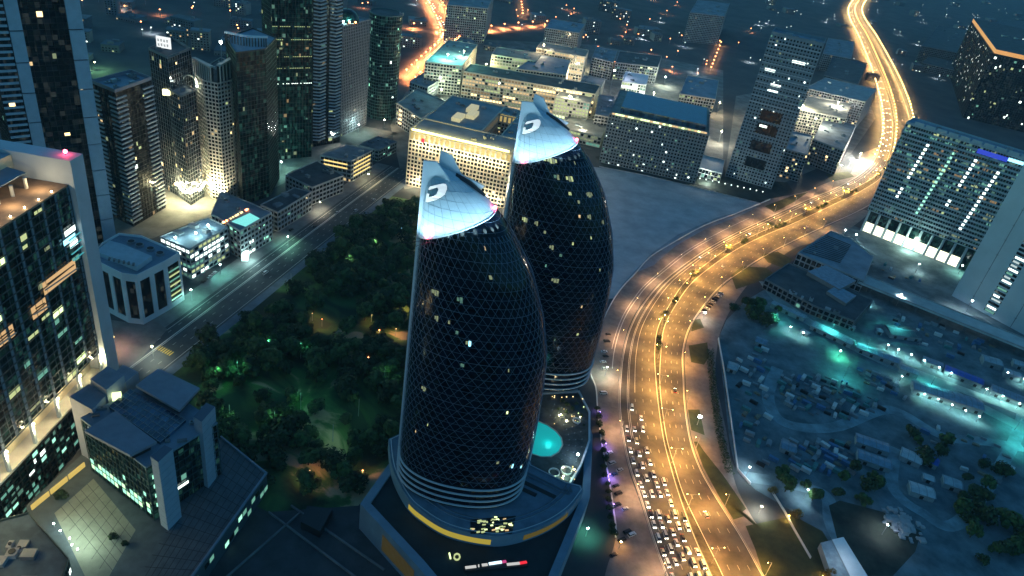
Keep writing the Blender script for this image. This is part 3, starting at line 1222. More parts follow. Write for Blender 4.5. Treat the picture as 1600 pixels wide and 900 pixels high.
def roof(root, poly, z, m=ROOFG, par=1.1, wallm=CONC, units=4, seed=0, t=.5):
    poly = ccw([(p[0], p[1]) for p in poly])
    r_ = MB()
    pin_ = inset(poly, t)
    n = len(poly)
    r_.face([(p[0], p[1], z + .02) for p in pin_], m)
    r_.add([(p[0], p[1], z + par) for p in poly] + [(p[0], p[1], z + par) for p in pin_], [(i, (i + 1) % n, n + (i + 1) % n, n + i) for i in range(n)], wallm)
    r_.add([(p[0], p[1], z) for p in poly] + [(p[0], p[1], z + par) for p in poly], [(i, (i + 1) % n, n + (i + 1) % n, n + i) for i in range(n)], wallm)
    r_.add([(p[0], p[1], z + .02) for p in pin_] + [(p[0], p[1], z + par) for p in pin_], [((i + 1) % n, i, n + i, n + (i + 1) % n) for i in range(n)], wallm)
    ro = part(r_, 'roof', root)
    rg = random.Random(seed)
    xs = [p[0] for p in poly]
    ys = [p[1] for p in poly]
    a, b, c = Vector(poly[0]), Vector(poly[1]), Vector(poly[-1])
    ang = math.atan2((b - a).y, (b - a).x)
    for k in range(units):
        u, v = rg.uniform(.15, .85), rg.uniform(.15, .85)
        q = a + (b - a) * u + (c - a) * v
        sx, sy, sz = rg.uniform(2, 7), rg.uniform(2, 5), rg.uniform(1, 3)
        mm = rg.choice([CONC_D, METAL, ROOFG, CONC])
        un = MB()
        un.box((q.x, q.y, z + .03), (sx, sy, sz), mm, ang)
        if rg.random() < .5:
            un.cyl((q.x, q.y, z + sz), min(sx, sy) * .35, min(sx, sy) * .35, .4, DARKM, 10)
        part(un, 'roof_unit', ro)
    return ro


def quad_px(A, B, C, z):
    """rectangle with roof corners A, B seen at their pixels and depth towards C"""
    a, b, c = P(*A, z).xy, P(*B, z).xy, P(*C, z).xy
    d = (b - a).normalized()
    nr = Vector((-d.y, d.x))
    w = (c - b).dot(nr)
    return ccw([a, b, b + nr * w, a + nr * w])


def poly_px(pts, z):
    return ccw([P(x, y, z).xy for x, y in pts])


def building(name, label, cat, poly, h, z0=0.0, group=None, roofm=ROOFG, par=1.1, units=4, wallm=None, **kw):
    c = sum((Vector(p[:2]) for p in poly), Vector((0, 0))) / len(poly)
    root = thing(name, label, cat, (c.x, c.y, z0), group)
    facade(root, poly, z0, h, **kw)
    roof(root, poly, h, roofm, par, wallm or kw.get('frame', CONC), units, seed=int(abs(c.x * 7 + c.y)))
    return root


def slab_at(root, pname, poly, z0, z1, m, mtop=None):
    b = MB()
    b.prism([tuple(p[:2]) for p in ccw(poly)], z0, z1, m, mtop)
    return part(b, pname, root)


# ------------------------------------------------------------------ left foreground: gridded office tower
FT = ccw([Vector((-208, 60)), Vector((-211.5, 292)), Vector((-262, 292)), Vector((-262, 60))])
root = thing('office_tower', 'tall gridded glass office tower with lit roof terrace and white end wall', 'skyscraper', (-235, 200, 0))
TC = mat('tower_frame', (.20, .25, .30), .6, var=.1)
GB = mat('grid_beam', (.035, .055, .065), .6)
facade(root, FT, 43, 139, fh=3.9, bay=9.2, pier=1.25, slab=0, depth=.5, frame=TC, glass=GLASSG, lit=.14, lits='yg', maxwin=60)
facade(root, FT, 0, 30, fh=3.9, bay=4.6, pier=.5, slab=.8, depth=.5, frame=DARKM, glass=GLASSG, lit=.8, lits='green', maxwin=80, run=3)
# mullion grid in front of the glass
b = MB()
for k in range(48):
    y = 292 - k * 4.6
    b.bar((-211.2 + (292 - y) * .0151, y, 43), (-211.2 + (292 - y) * .0151, y, 138.5), .22, .22, GB)
part(b, 'mullion', root)
b = MB()
for k in range(25):
    z = 43.2 + k * 3.84
    b.bar((-207.6, 60, z), (-211.0, 291.5, z), .35, .42, GB)
part(b, 'transom', root)
# warm double-height sky lobby recess and soffit with lamps
slab_at(root, 'soffit', [Vector((-206.2, 60)), Vector((-209.6, 292)), Vector((-262, 292)), Vector((-262, 60))], 29.9, 31.0, STONE)
slab_at(root, 'recess_wall', [Vector((-213.5, 60)), Vector((-217, 291)), Vector((-261, 291)), Vector((-261, 60))], 31.0, 43.0, mat('cream_wall', (.58, .50, .34), .7, var=.1))
for k in range(9):
    y = 290 - k * 18.4
    lb = MB()
    x = -210.2 + (292 - y) * .0145
    lb.ball((x + 1.1, y, 43.4), .42, E_LAMPY, 8, 5)
    lo = part(lb, 'wall_lamp', root)
    light('wall_lamp_light', 'POINT', (x + 1.6, y, 40.0), 6500, (1, .8, .42), lo, .3)
    pb = MB()
    pb.bar((x - .4, y, 31), (x - .4, y, 43.6), 1.4, 1.4, TC)
    part(pb, 'column', root)
# sky garden floors with warm light (two bays, mid height)
for (y0, y1, z0_) in ((252, 262, 90), (214, 240, 90), (262, 286, 97)):
    b = MB()
    x = -208.7
    b.face([(x - 2.0, y0, z0_), (x - 2.0, y1, z0_), (x - 2.0, y1, z0_ + 6.6), (x - 2.0, y0, z0_ + 6.6)], emat('sky_lobby', (1, .62, .28), .55))
    b.bar((x - 1.2, y0, z0_ + 3.2), (x - 1.2, y1, z0_ + 1.6), .5, .5, STONE)
    b.bar((x - 1.2, y0 + 2, z0_ + 5.2), (x - 1.2, y1 - 2, z0_ + 4.6), .4, .4, DARKM)
    part(b, 'sky_lobby', root)
b = MB()
for z in (116, 112, 108.5, 105):
    b.bar((-208.6, 282, z), (-208.9, 291, z), .5, .35, emat('cyan_ledge', (.1, .8, .9), .35))
part(b, 'balcony_ledge', root)
for (y0, y1, z0_, mm) in ((281, 290, 113, E_CYAN), (285, 291, 109.5, E_WHITE), (283, 291, 117, E_WHITE)):
    b = MB()
    b.face([(-210.9, y0, z0_), (-210.9, y1, z0_), (-210.9, y1, z0_ + 3.2), (-210.9, y0, z0_ + 3.2)], mm)
    part(b, 'window', root)
# white end wall pier and rear roof block, lit terrace
slab_at(root, 'end_wall', [Vector((-208.5, 292.4)), Vector((-208.5, 302)), Vector((-263, 302)), Vector((-263, 292.4))], 0, 152, mat('end_wall_paint', (.36, .42, .48), .65, var=.1, scale=.06))
slab_at(root, 'terrace_floor', [Vector((-208.2, 60)), Vector((-211.3, 292)), Vector((-262, 292)), Vector((-262, 60))], 139.01, 139.9, mat('terrace_brown', (.20, .13, .085), .8, var=.2))
slab_at(root, 'penthouse_wall', [Vector((-236, 60)), Vector((-236, 292)), Vector((-262, 292)), Vector((-262, 60))], 139.95, 150.5, mat('cream_wall', (.58, .50, .34), .7), ROOFB)
slab_at(root, 'canopy', [Vector((-226, 60)), Vector((-226, 286)), Vector((-236, 288)), Vector((-236, 60))], 145.2, 145.8, ROOFB)
for k in range(7):
    y = 282 - k * 9
    b = MB()
    b.cyl((-224, y, 139.9), .8, .8, 5.2, STONE, 10)
    part(b, 'terrace_column', root)
    b = MB()
    b.ball((-212.5, y, 140.6), .35, E_LAMPY, 6, 4)
    lo = part(b, 'terrace_lamp', root)
    if k % 2 == 0:
        light('terrace_light', 'POINT', (-218, y, 144), 2600, (1, .74, .4), lo, .6)
b = MB()
b.ball((-214, 298, 153.6), .9, E_RED, 8, 5)
b.bar((-214, 298, 152), (-214, 298, 153.6), .3, .3, DARKM)
lo = part(b, 'beacon', root)
light('beacon_light', 'POINT', (-213, 297, 155), 160, (1, .06, .16), lo, .4)

# ------------------------------------------------------------------ left: very tall slab tower with two light pilasters
z = 178.0
D0 = P(122, 0, z).xy
D1 = P(4, 0, z).xy
d = (D0 - D1).normalized()
nr = Vector((-d.y, d.x))
root = thing('slab_skyscraper', 'very tall dark glass slab tower with two pale vertical pilasters', 'skyscraper', tuple(((D0 + D1) / 2 + nr * 12)) + (0,))
T2p = [D1 - d * 12, D0, D0 + nr * 34, D1 - d * 12 + nr * 34]
facade(root, T2p, 0, 236, fh=3.8, bay=3.6, pier=.12, slab=.16, depth=.3, frame=DARKM, glass=GLASS, lit=.016, lits='mix', maxwin=30)
roof(root, T2p, 236)
PIL = mat('pilaster', (.30, .38, .46), .6, var=.08)
for u0, u1 in ((0, 8.5), (-9.6, -2.2)):
    base = D0 if u0 == 0 else D1 + d * 9.6
    if u0 == 0:
        q0, q1 = D0 - d * 8.2, D0 + d * .6
    else:
        q0, q1 = D1 + d * .2, D1 + d * 7.4
    b = MB()
    for k in range(12):
        b.prism(ccw([q0 - nr * 1.2, q1 - nr * 1.2, q1 + nr * 1, q0 + nr * 1]), k * 20, k * 20 + 19.2, PIL)
    part(b, 'pilaster', root)
b = MB()
for k in range(58):
    zz = 6 + k * 4
    b.prism(ccw([D1 - d * 11.5 - nr * .7, D1 - d * .4 - nr * .7, D1 - d * .4, D1 - d * 11.5]), zz, zz + 1.5, PIL)
part(b, 'louvre_band', root)

# ------------------------------------------------------------------ banded corner tower
z = 110.0
pl = poly_px([(143, 130), (180, 145), (237, 125), (205, 113)], z)
root = building('banded_tower', 'dark tower with pale banded balcony corners behind the low white office', 'skyscraper', pl, z, fh=3.5, bay=3.3, pier=.15, slab=.3,
                depth=.3, frame=DARKM, glass=GLASS, lit=.022, lits='mix', maxwin=24, roofm=ROOFB, par=2.5, units=8, wallm=mat('mauve_parapet', (.20, .20, .24), .7))
a, b2, c = P(143, 130, z).xy, P(180, 145, z).xy, P(237, 125, z).xy
BAND = mat('balcony_band', (.34, .39, .44), .65)
b = MB()
nf = int(z / 3.5)
for k in range(1, nf):
    zz = k * 3.5
    for p, q, u0, u1 in ((a, b2, -.01, .28), (a, b2, .72, 1.03), (b2, c, -.03, .26), (b2, c, .72, 1.01)):
        dd = (q - p).normalized()
        n2 = Vector((dd.y, -dd.x))
        if n2.dot(-p) < 0: n2 = -n2
        r0, r1 = p.lerp(q, u0), p.lerp(q, u1)
        b.prism(ccw([r0 + n2 * .9, r1 + n2 * .9, r1 - n2 * .2, r0 - n2 * .2]), zz, zz + 1.0, BAND)
part(b, 'balcony', root)

# ------------------------------------------------------------------ white lattice twin tower
z = 106.0
pl = poly_px([(303, 115), (318, 126), (340, 131), (360, 126), (383, 108), (345, 90)], z)
root = building('white_tower', 'white residential tower with curved colonnade crown and floodlit foot', 'skyscraper', pl, z, fh=3.3, bay=3.4, pier=.7, slab=1.15, depth=.5,
                frame=STONE, glass=GLASS, lit=.03, lits='warm', maxwin=24, roofm=ROOFD, par=.6, units=5)
for s0, s1, hh in (((303, 115), (330, 129), 12), ((345, 131), (383, 108), 14)):
    p, q = P(*s0, z).xy, P(*s1, z).xy
    b = MB()
    nn_ = 9
    for k in range(nn_):
        w = p.lerp(q, k / (nn_ - 1))
        b.bar((w.x, w.y, z), (w.x, w.y, z + hh), .9, .9, STONE)
    dd = (q - p).normalized()
    n2 = Vector((dd.y, -dd.x))
    b.prism(ccw([p + n2 * .8, q + n2 * .8, q - n2 * 2.5, p - n2 * 2.5]), z + hh, z + hh + 1.6, STONE)
    b.prism(ccw([p - n2 * 2.4, q - n2 * 2.4, q - n2 * 2.6, p - n2 * 2.6]), z, z + hh, DARKM)
    part(b, 'crown_colonnade', root)
b = MB()
for k in range(2):
    for u in (.30, .40):
        p, q = P(345, 131, z).xy, P(383, 108, z).xy
        w = p.lerp(q, u + k * .35)
        b.bar((w.x, w.y, 6), (w.x, w.y, z - 3), 2.0, 1.4, DARKM)
part(b, 'dark_strip', root)
for x, y in ((325, 312), (352, 316), (300, 300), (375, 300)):
    p = P(x, y, 3)
    light('facade_floodlight', 'SPOT', p, 90000, (1, .86, .55), root, .5, 110, P(x + 8, y - 60, 40) if False else (pl[2].x, pl[2].y, 45))

# ------------------------------------------------------------------ sign tower and floodlit pair between
z = 122.0
pl = poly_px([(232, 78), (262, 92), (298, 78), (270, 62)], z)
root = building('sign_tower', 'slender dark glass tower carrying a square white lit sign', 'skyscraper', pl, z, fh=3.6, bay=3.4, pier=.3, slab=.2, depth=.3, frame=CONC_D,
                glass=GLASS, lit=.03, lits='warm', maxwin=20, par=2, roofm=ROOFD)
p, q = P(246, 78, z).xy, P(268, 82, z).xy
b = MB()
b.bar((p.x, p.y, z + 7), (q.x, q.y, z + 7), 1.0, 9, emat('sign_panel', (.95, 1, 1), .8))
so = part(b, 'sign', root)
b = MB()
dd = (q - p).normalized()
n2 = Vector((dd.y, -dd.x))
if n2.dot(-p) < 0: n2 = -n2
for row in range(2):
    for k in range(4):
        c = p.lerp(q, .16 + k * .21) + n2 * .62
        zz = z + 8.6 - row * 3.6
        for j in range(3):
            e = c + dd * (-.5 + .45 * j) * 1.0
            b.bar((e.x, e.y, zz - 1), (e.x, e.y, zz + 1 - .4 * ((j + k) % 2)), .16, .2, CONC_D)
        b.bar((c - dd * .7).to_3d() + Vector((0, 0, zz + (.8 if k % 2 else -.8))), (c + dd * .7).to_3d() + Vector((0, 0, zz + (.8 if k % 2 else -.8))), .16, .3, CONC_D)
part(b, 'sign_lettering', so)
z = 96.0
pl = poly_px([(262, 140), (283, 152), (306, 142), (286, 130)], z)
root = building('arch_tower', 'dark narrow tower with lit white arch between banded and white towers', 'skyscraper', pl, z, fh=3.5, bay=3.2, pier=.35, slab=.5, depth=.3,
                frame=CONC_D, glass=GLASS, lit=.08, lits='warm', maxwin=20, units=2)
p, q = P(285, 132, z).xy, P(309, 136, z).xy
b = MB()
for k in range(12):
    a0, a1 = math.pi * k / 12, math.pi * (k + 1) / 12
    c = (p + q) / 2
    hw = (q - p) / 2
    b.bar((c - hw * math.cos(a0)).to_3d() + Vector((0, 0, z + 9 * math.sin(a0))), (c - hw * math.cos(a1)).to_3d() + Vector((0, 0, z + 9 * math.sin(a1))), 1, 1, STONE)
part(b, 'arch', root)
for w in (p, q):
    b = MB()
    b.ball((w.x, w.y, z + 1), 1.1, E_LAMPW, 8, 5)
    lo = part(b, 'arch_lamp', root)
    light('arch_light', 'POINT', (w.x, w.y - 2, z + 4), 5000, (1, .95, .7), lo, .5)
b = MB()
c = P(264, 148, z - 4)
b.box((c.x, c.y, c.z), (9, 4, 4), emat('lit_box', (1, .95, .5), 2.5), .4)
part(b, 'lit_box', root)

m_ = MB()
acc = inset(pl, -1.8)
for i in range(len(acc)):
    p, q = acc[i], acc[(i + 1) % len(acc)]
    mid_ = (p + q) / 2
    nr = Vector(((q - p).y, -(q - p).x)).normalized()
    if nr.dot(-mid_) < 0: continue
    n_ = 14
    for k in range(n_):
        w = p.lerp(q, (k + .5) / n_)
        m_.box((w.x, w.y, 12 + 1.5 * math.sin(k * .6)), (1.3, 1.3, 1.2), E_LAMPY if k % 3 else E_WARM)
    for k in range(3):
        w = p.lerp(q, (k + .5) / 3) + nr * 5
        light('canopy_light', 'POINT', (w.x, w.y, 13), 17000, (1, .92, .5), root, .8)
part(m_, 'lit_canopy', root)

# ------------------------------------------------------------------ dark dome roof tower, dark tall slab, striped, concrete, round
z = 133.0
pl = poly_px([(352, 60), (368, 84), (415, 78), (432, 60), (395, 45)], z)
root = building('dome_tower', 'dark blue glass tower with white crescent roof edge behind the white tower', 'skyscraper', pl, z, fh=3.7, bay=3.4, pier=.12, slab=.15, depth=.25,
                frame=DARKM, glass=GLASSG, lit=.012, lits='dim', maxwin=16, units=0, roofm=ROOFB)
a, c = P(352, 50, z + 8).xy, P(418, 58, z + 8).xy
b = MB()
arc_ = spline([a, a.lerp(c, .5) + Vector((2, -5)), c], 8)
for p, q in zip(arc_[:-1], arc_[1:]):
    b.bar((p.x, p.y, z + 8), (q.x, q.y, z + 8), 2.2, 1.4, WHITE)
    b.bar((p.x, p.y, z), (p.x, p.y, z + 8), .8, .8, DARKM)
part(b, 'crescent', root)
b = MB()
c = P(345, 66, z + 4)
b.ball(c, 1.2, E_LAMPW, 8, 5)
b.bar((c.x, c.y, z - 30), c, .5, .5, METAL)
lo = part(b, 'mast_lamp', root)
z = 170.0
p0 = P(430, 250, 0).xy
p1 = P(487, 245, 0).xy
dd = (p1 - p0).normalized()
n2 = Vector((-dd.y, dd.x))
root = building('black_slab_tower', 'black glass slab tower with thin rows of lights left of striped tower', 'skyscraper', [p0, p1, p1 + n2 * 30, p0 + n2 * 30], z, fh=3.7, bay=3.3, pier=.2,
                slab=.1, depth=.3, frame=DARKM, glass=GLASSG, lit=.045, lits='dim', maxwin=30)
b = MB()
for zz in (78, 93, 104, 120, 132):
    for k in range(22):
        q = p0.lerp(p1, (k + .5) / 22) - n2 * .35
        if RND.random() < .7:
            b.box((q.x, q.y, zz), (.9, .3, .5), E_WHITE if zz == 78 else E_YG2)
part(b, 'light_row', root)
z = 185.0
p0, p1 = P(488, 230, 0).xy, P(531, 222, 0).xy
dd = (p1 - p0).normalized()
n2 = Vector((-dd.y, dd.x))
root = building('striped_tower', 'tower with chevron striped balconies in two columns beside concrete tower', 'skyscraper', [p0, p1, p1 + n2 * 28, p0 + n2 * 28], z, fh=3.5, bay=5, pier=.1, slab=.1,
                depth=.3, frame=DARKM, glass=GLASS, lit=.02, lits='dim', maxwin=20)
b = MB()
for k in range(2, 52):
    zz = k * 3.5
    for u0, u1 in ((.02, .22), (.22, .44), (.56, .76), (.76, .97)):
        q0, q1 = p0.lerp(p1, u0), p0.lerp(p1, u1)
        up_ = .0 if u0 in (.02, .56) else .5
        b.bar((q0.x - n2.x * (.4 + up_ * 2), q0.y - n2.y * (.4 + up_ * 2), zz + (1.2 if not up_ else 0)), (q1.x - n2.x * (1.4 - up_ * 2), q1.y - n2.y * (1.4 - up_ * 2), zz + (0 if not up_ else 1.2)), 1.4, 1.2, BAND)
part(b, 'chevron_balcony', root)
z = 121.0
p0, p1 = P(530, 215, 0).xy, P(572, 195, 0).xy
dd = (p1 - p0).normalized()
n2 = Vector((-dd.y, dd.x))
root = building('concrete_tower', 'ribbed concrete tower with a lit green domed top', 'skyscraper', [p0, p1, p1 + n2 * 24, p0 + n2 * 24], z, fh=3.3, bay=3.4, pier=1.3, slab=.6, depth=.5,
                frame=mat('mauve_concrete', (.23, .22, .24), .8, var=.1), glass=GLASS, lit=.01, lits='dim', maxwin=12)
b = MB()
c = (p0 + p1) / 2 + n2 * 12
for j in range(6):
    r0, r1 = 13 * math.cos(j * .25), 13 * math.cos((j + 1) * .25)
    b.cyl((c.x, c.y, z + 13 * math.sin(j * .25)), r0, r1, 13 * (math.sin((j + 1) * .25) - math.sin(j * .25)), GLASSG, 20, False)
part(b, 'dome', root)
for k in range(5):
    a0 = -2.6 + k * .5
    q = c + Vector((math.cos(a0), math.sin(a0))) * 14
    b = MB()
    b.ball((q.x, q.y, z + 2), 1.0, E_LAMPW if k < 3 else E_ORED, 8, 5)
    lo = part(b, 'dome_lamp', root)
    if k in (1, 3):
        light('dome_light', 'POINT', (q.x, q.y, z + 4), 9000, (.4, 1, .8), lo, 1)
c = P(590, 185, 0).xy + Vector((0, 16))
pl = [c + Vector((math.cos(2 * math.pi * k / 20) * 19, math.sin(2 * math.pi * k / 20) * 22)) for k in range(20)]
root = building('round_tower', 'round dark green glass tower beside the far orange motorway', 'skyscraper', pl, 122, fh=3.8, bay=3, pier=.15, slab=.5, depth=.3, frame=mat('teal_band', (.05, .11, .12), .5),
                glass=GLASSG, lit=.06, lits='green', maxwin=20, roofm=ROOFD)

# ------------------------------------------------------------------ low blocks along the left street
pl = poly_px([(145, 401), (152, 411), (190, 430), (214, 433), (258, 411), (281, 397), (222, 371), (186, 367), (160, 382)], 37)
root = building('office_block', 'low white office with fans and raised plant deck on its flat roof', 'office', pl, 37, fh=37, bay=13, pier=3.6, slab=8, depth=.6, frame=WHITE,
                glass=GLASS, lit=0, lits='green', maxwin=20, roofm=ROOFB, par=1.6, units=3, wallm=WHITE)
ea, eb = P(258, 411, 37).xy, P(281, 397, 37).xy
for k in range(7):
    m_ = MB()
    nr = Vector(((eb - ea).y, -(eb - ea).x)).normalized()
    if nr.dot(-ea) < 0: nr = -nr
    p, q = ea.lerp(eb, .14) + nr * .1, ea.lerp(eb, .86) + nr * .1
    z0 = 5.5 + k * 3.7
    m_.face([(p.x, p.y, z0), (q.x, q.y, z0), (q.x, q.y, z0 + 1.3), (p.x, p.y, z0 + 1.3)], E_GREEN if k == 0 else E_YG2 if k % 2 else E_GREEN2)
    part(m_, 'strip_window', root)
m_ = MB()
m_.prism(poly_px([(150, 398), (190, 412), (214, 422), (238, 405), (192, 386), (172, 381)], 38), 37.1, 40.5, mat('plant_deck', (.34, .42, .48), .7, var=.08))
part(m_, 'plant_room', root)
for x, y in ((218, 383), (235, 389), (250, 396), (205, 378)):
    c = P(x, y, 38)
    m_ = MB()
    m_.cyl((c.x, c.y, 37.1), 2.7, 2.7, 1.6, METAL, 14)
    m_.cyl((c.x, c.y, 38.72), 2.1, 2.1, .15, DARKM, 14)
    part(m_, 'cooling_fan', root)
m_ = MB()
for k in range(6):
    c = P(172 + k * 7.5, 411 + k * 1.7, 38)
    m_.box((c.x, c.y, 40.52), (1.2, 2.6, 1.2), CONC_D, .4)
part(m_, 'roof_unit', root)

LOW = [
    ('roof_bar_block', 'low block with floodlit roof garden next to the white office', [(250, 371), (282, 385), (296, 391), (356, 356), (325, 341)], 25, 'white', ROOFB, .75),
    ('pool_block', 'low block with lit turquoise rooftop pool along the left street', [(330, 335), (375, 362), (425, 333), (392, 318), (345, 300)], 25, 'green', ROOFG, .1),
    ('long_shed_block', 'long low pale block with dark roof beside the left street', [(407, 321), (434, 333), (487, 301), (460, 294)], 18, 'dim', ROOFD, .05),
    ('car_park_block', 'dark roofed open deck car park beside yellow striped block', [(446, 274), (488, 294), (537, 275), (495, 252)], 17, 'dim', ROOFD, .03),
    ('striped_block', 'low block with glowing yellow strip windows beside the left street', [(500, 243), (549, 253), (583, 235), (541, 227)], 22, 'warm', ROOFG, .05),
    ('low_plaza_block', 'small low block at the far end of the left street', [(560, 228), (592, 236), (620, 222), (590, 214)], 12, 'green', ROOFG, .1),
]
low = {}
for nm, lb, px, z, ls, rm, lt in LOW:
    low[nm] = building(nm, lb, 'low block', poly_px(px, z), z, fh=4.2, bay=4.5, pier=.7, slab=1.5, depth=.5, frame=CONC, glass=GLASS, lit=lt, lits=ls, maxwin=16, roofm=rm, units=4, run=6 if lt > .5 else 2)
# yellow strips
a, b2, c = P(500, 243, 22).xy, P(549, 253, 22).xy, P(583, 235, 22).xy
for k in range(4):
    m_ = MB()
    zz = 5 + k * 4.2
    for p, q in ((a, b2), (b2, c)):
        d = (q - p).normalized()
        nr = Vector((d.y, -d.x))
        if nr.dot(-p) < 0: nr = -nr
        p2, q2 = p.lerp(q, .12) + nr * .1, p.lerp(q, .88) + nr * .1
        if k > 1 or p is b2:
            m_.face([(p2.x, p2.y, zz), (q2.x, q2.y, zz), (q2.x, q2.y, zz + 1.5), (p2.x, p2.y, zz + 1.5)], emat('strip_window', (1, .72, .25), 1.0))
    part(m_, 'strip_window', low['striped_block'])
m_ = MB()
m_.prism(poly_px([(362, 345), (385, 353), (407, 341), (390, 332)], 26), 25.1, 25.6, emat('roof_pool', (.25, .95, .9), .7))
part(m_, 'pool', low['pool_block'])
m_ = MB()
for k in range(22):
    c = P(346 + k * 2.0, 347 - k * 1.1, 27)
    m_.box((c.x, c.y, 25.3), (1.2, .8, 1.0), RND.choice([E_ORED, E_WARM, STONE, DARKM]))
part(m_, 'terrace_lights', low['pool_block'])
for x, y in ((274, 371), (306, 364), (325, 352)):
    c = P(x, y, 27.5)
    m_ = MB()
    m_.ball(c, .8, E_LAMPW, 8, 5)
    m_.bar((c.x, c.y, 25.1), c, .25, .25, METAL)
    lo = part(m_, 'roof_lamp', low['roof_bar_block'])
    light('roof_lamp_light', 'POINT', c + Vector((0, 0, 1.2)), 5000, (.6, 1, .95), lo, .5)
m_ = MB()
for p_, q_ in (((256, 412), (281, 400)),):
    pass
for x0, y0, x1, y1, z0 in ((300, 418, 350, 388, 8), (300, 406, 350, 377, 12), (262, 462, 288, 445, 8)):
    pass
c = P(383, 395, 6)
m_.box((c.x, c.y, 1), (5, 9, 5), emat('shop_front', (.7, 1, .95), 1.6), .3)
part(m_, 'shop_front', low['pool_block'])
light('shop_light', 'POINT', P(392, 400, 6), 6000, (.6, 1, .95), low['pool_block'], 1)

# ------------------------------------------------------------------ bottom left: pier block, courtyard and podium
A, B, C = Vector((-189, 240)), Vector((-146, 218)), Vector((-129, 252))
D = A + C - B
root = thing('pier_block', 'dark glass block with four pale stair piers and floating roof slabs', 'office', (-159, 245, 0))
facade(root, [A, B, C, D], 12, 46, fh=4.2, bay=3.1, pier=.18, slab=.5, depth=.4, frame=mat('dark_band', (.03, .06, .065), .5), glass=GLASSG, lit=.02, lits='green', maxwin=12)
slab_at(root, 'roof', [A, B, C, D], 46.02, 47, ROOFB)
SLABM = mat('roof_slab', (.25, .27, .32), .7, var=.1)
for pts in ([(212, 602), (247, 575), (312, 606), (280, 641)], [(132, 673), (180, 642), (245, 690), (203, 711)]):
    slab_at(root, 'roof_slab', poly_px(pts, 52), 50.6, 52, SLABM)
    slab_at(root, 'roof_storey', inset(poly_px(pts, 52), 2.0), 47, 50.6, DARKM)
m_ = MB()
sk = [P(*p, 49) for p in ((170, 634), (203, 607), (290, 655), (250, 690))]
m_.prism(ccw([v.xy for v in sk]), 47.02, 48.6, GLASSB)
skl = part(m_, 'skylight', root)
m_ = MB()
for k in range(13):
    m_.bar(sk[0].lerp(sk[3], k / 12).to_2d().to_3d() + Vector((0, 0, 48.7)), sk[1].lerp(sk[2], k / 12).to_2d().to_3d() + Vector((0, 0, 48.7)), .22, .2, METAL)
for k in range(6):
    m_.bar(sk[0].lerp(sk[1], k / 5).to_2d().to_3d() + Vector((0, 0, 48.75)), sk[3].lerp(sk[2], k / 5).to_2d().to_3d() + Vector((0, 0, 48.75)), .22, .2, METAL)
part(m_, 'skylight_bar', skl)
PIER = mat('stair_pier', (.30, .36, .44), .7, var=.06)
for pts, zt in (([(235, 713), (257, 695), (270, 701), (247, 722)], 56), ([(302, 651), (322, 629), (336, 635), (315, 659)], 56)):
    pl = poly_px(pts, zt)
    m_ = MB()
    k = 0
    z0 = 0.0
    while z0 < zt - .5:
        m_.prism(pl, z0, min(zt, z0 + 3.9), PIER, mat('pier_top', (.10, .13, .17), .8))
        z0 += 4.0
    part(m_, 'stair_pier', root)
for pts, zt in (([(141, 592), (168, 572), (194, 586), (166, 609)], 54), ([(108, 620), (138, 600), (166, 617), (144, 640)], 50), ([(180, 583), (192, 569), (216, 581), (196, 597)], 50)):
    pl = poly_px(pts, zt)
    m_ = MB()
    m_.prism(pl, 12, zt, mat('core_wall', (.36, .37, .42), .7, var=.06), SLABM)
    part(m_, 'core_block', root)
m_ = MB()
c = P(182, 617, 49.5)
m_.box((c.x, c.y, 47.1), (4, 3, 3), E_YG, .5)
part(m_, 'lit_hatch', root)
for k in range(9):
    c = P(*[(262, 690), (250, 668), (228, 700), (300, 662), (150, 650), (160, 640), (205, 640), (320, 640), (285, 690)][k], 47)
    m_ = MB()
    m_.box((c.x, c.y, 47.05), (2.2 + k % 3, 1.6, 1.2 + .3 * (k % 2)), METAL if k % 2 else CONC_D, .45)
    if k % 2:
        m_.cyl((c.x, c.y, 48.3), .6, .6, .25, DARKM, 10)
    part(m_, 'roof_unit', root)
# bright green lit lower storey
d = (B - A).normalized()
nr = Vector((d.y, -d.x))
if nr.dot(-A) < 0: nr = -nr
for row in range(2):
    for k in range(15):
        if RND.random() < .85:
            m_ = MB()
            p, q = A.lerp(B, .03 + k * .063) + nr * .05, A.lerp(B, .03 + k * .063 + .052) + nr * .05
            z0 = 15.5 + row * 3.6
            m_.face([(p.x, p.y, z0), (q.x, q.y, z0), (q.x, q.y, z0 + 2.9), (p.x, p.y, z0 + 2.9)], E_GREEN if (k + row) % 3 else mat('lime_window', (.02,) * 3, .6, emit=(.6, 1, .55), es=1.2))
            part(m_, 'window', root)
for k in range(4):
    p = B.lerp(C, .05) + Vector((.4, -.2))
    m_ = MB()
    m_.face([(p.x, p.y, 20 + k * 6), (p.x + 1.6, p.y + 3.2, 20 + k * 6), (p.x + 1.6, p.y + 3.2, 22.5 + k * 6), (p.x, p.y, 22.5 + k * 6)], E_GREEN)
    part(m_, 'window', root)
m_ = MB()
p, q = B.lerp(C, .3) + Vector((.5, -.25)), B.lerp(C, .5) + Vector((.5, -.25))
m_.face([(p.x, p.y, 22), (q.x, q.y, 22), (q.x, q.y, 23.6), (p.x, p.y, 23.6)], E_WHITE)
part(m_, 'window', root)

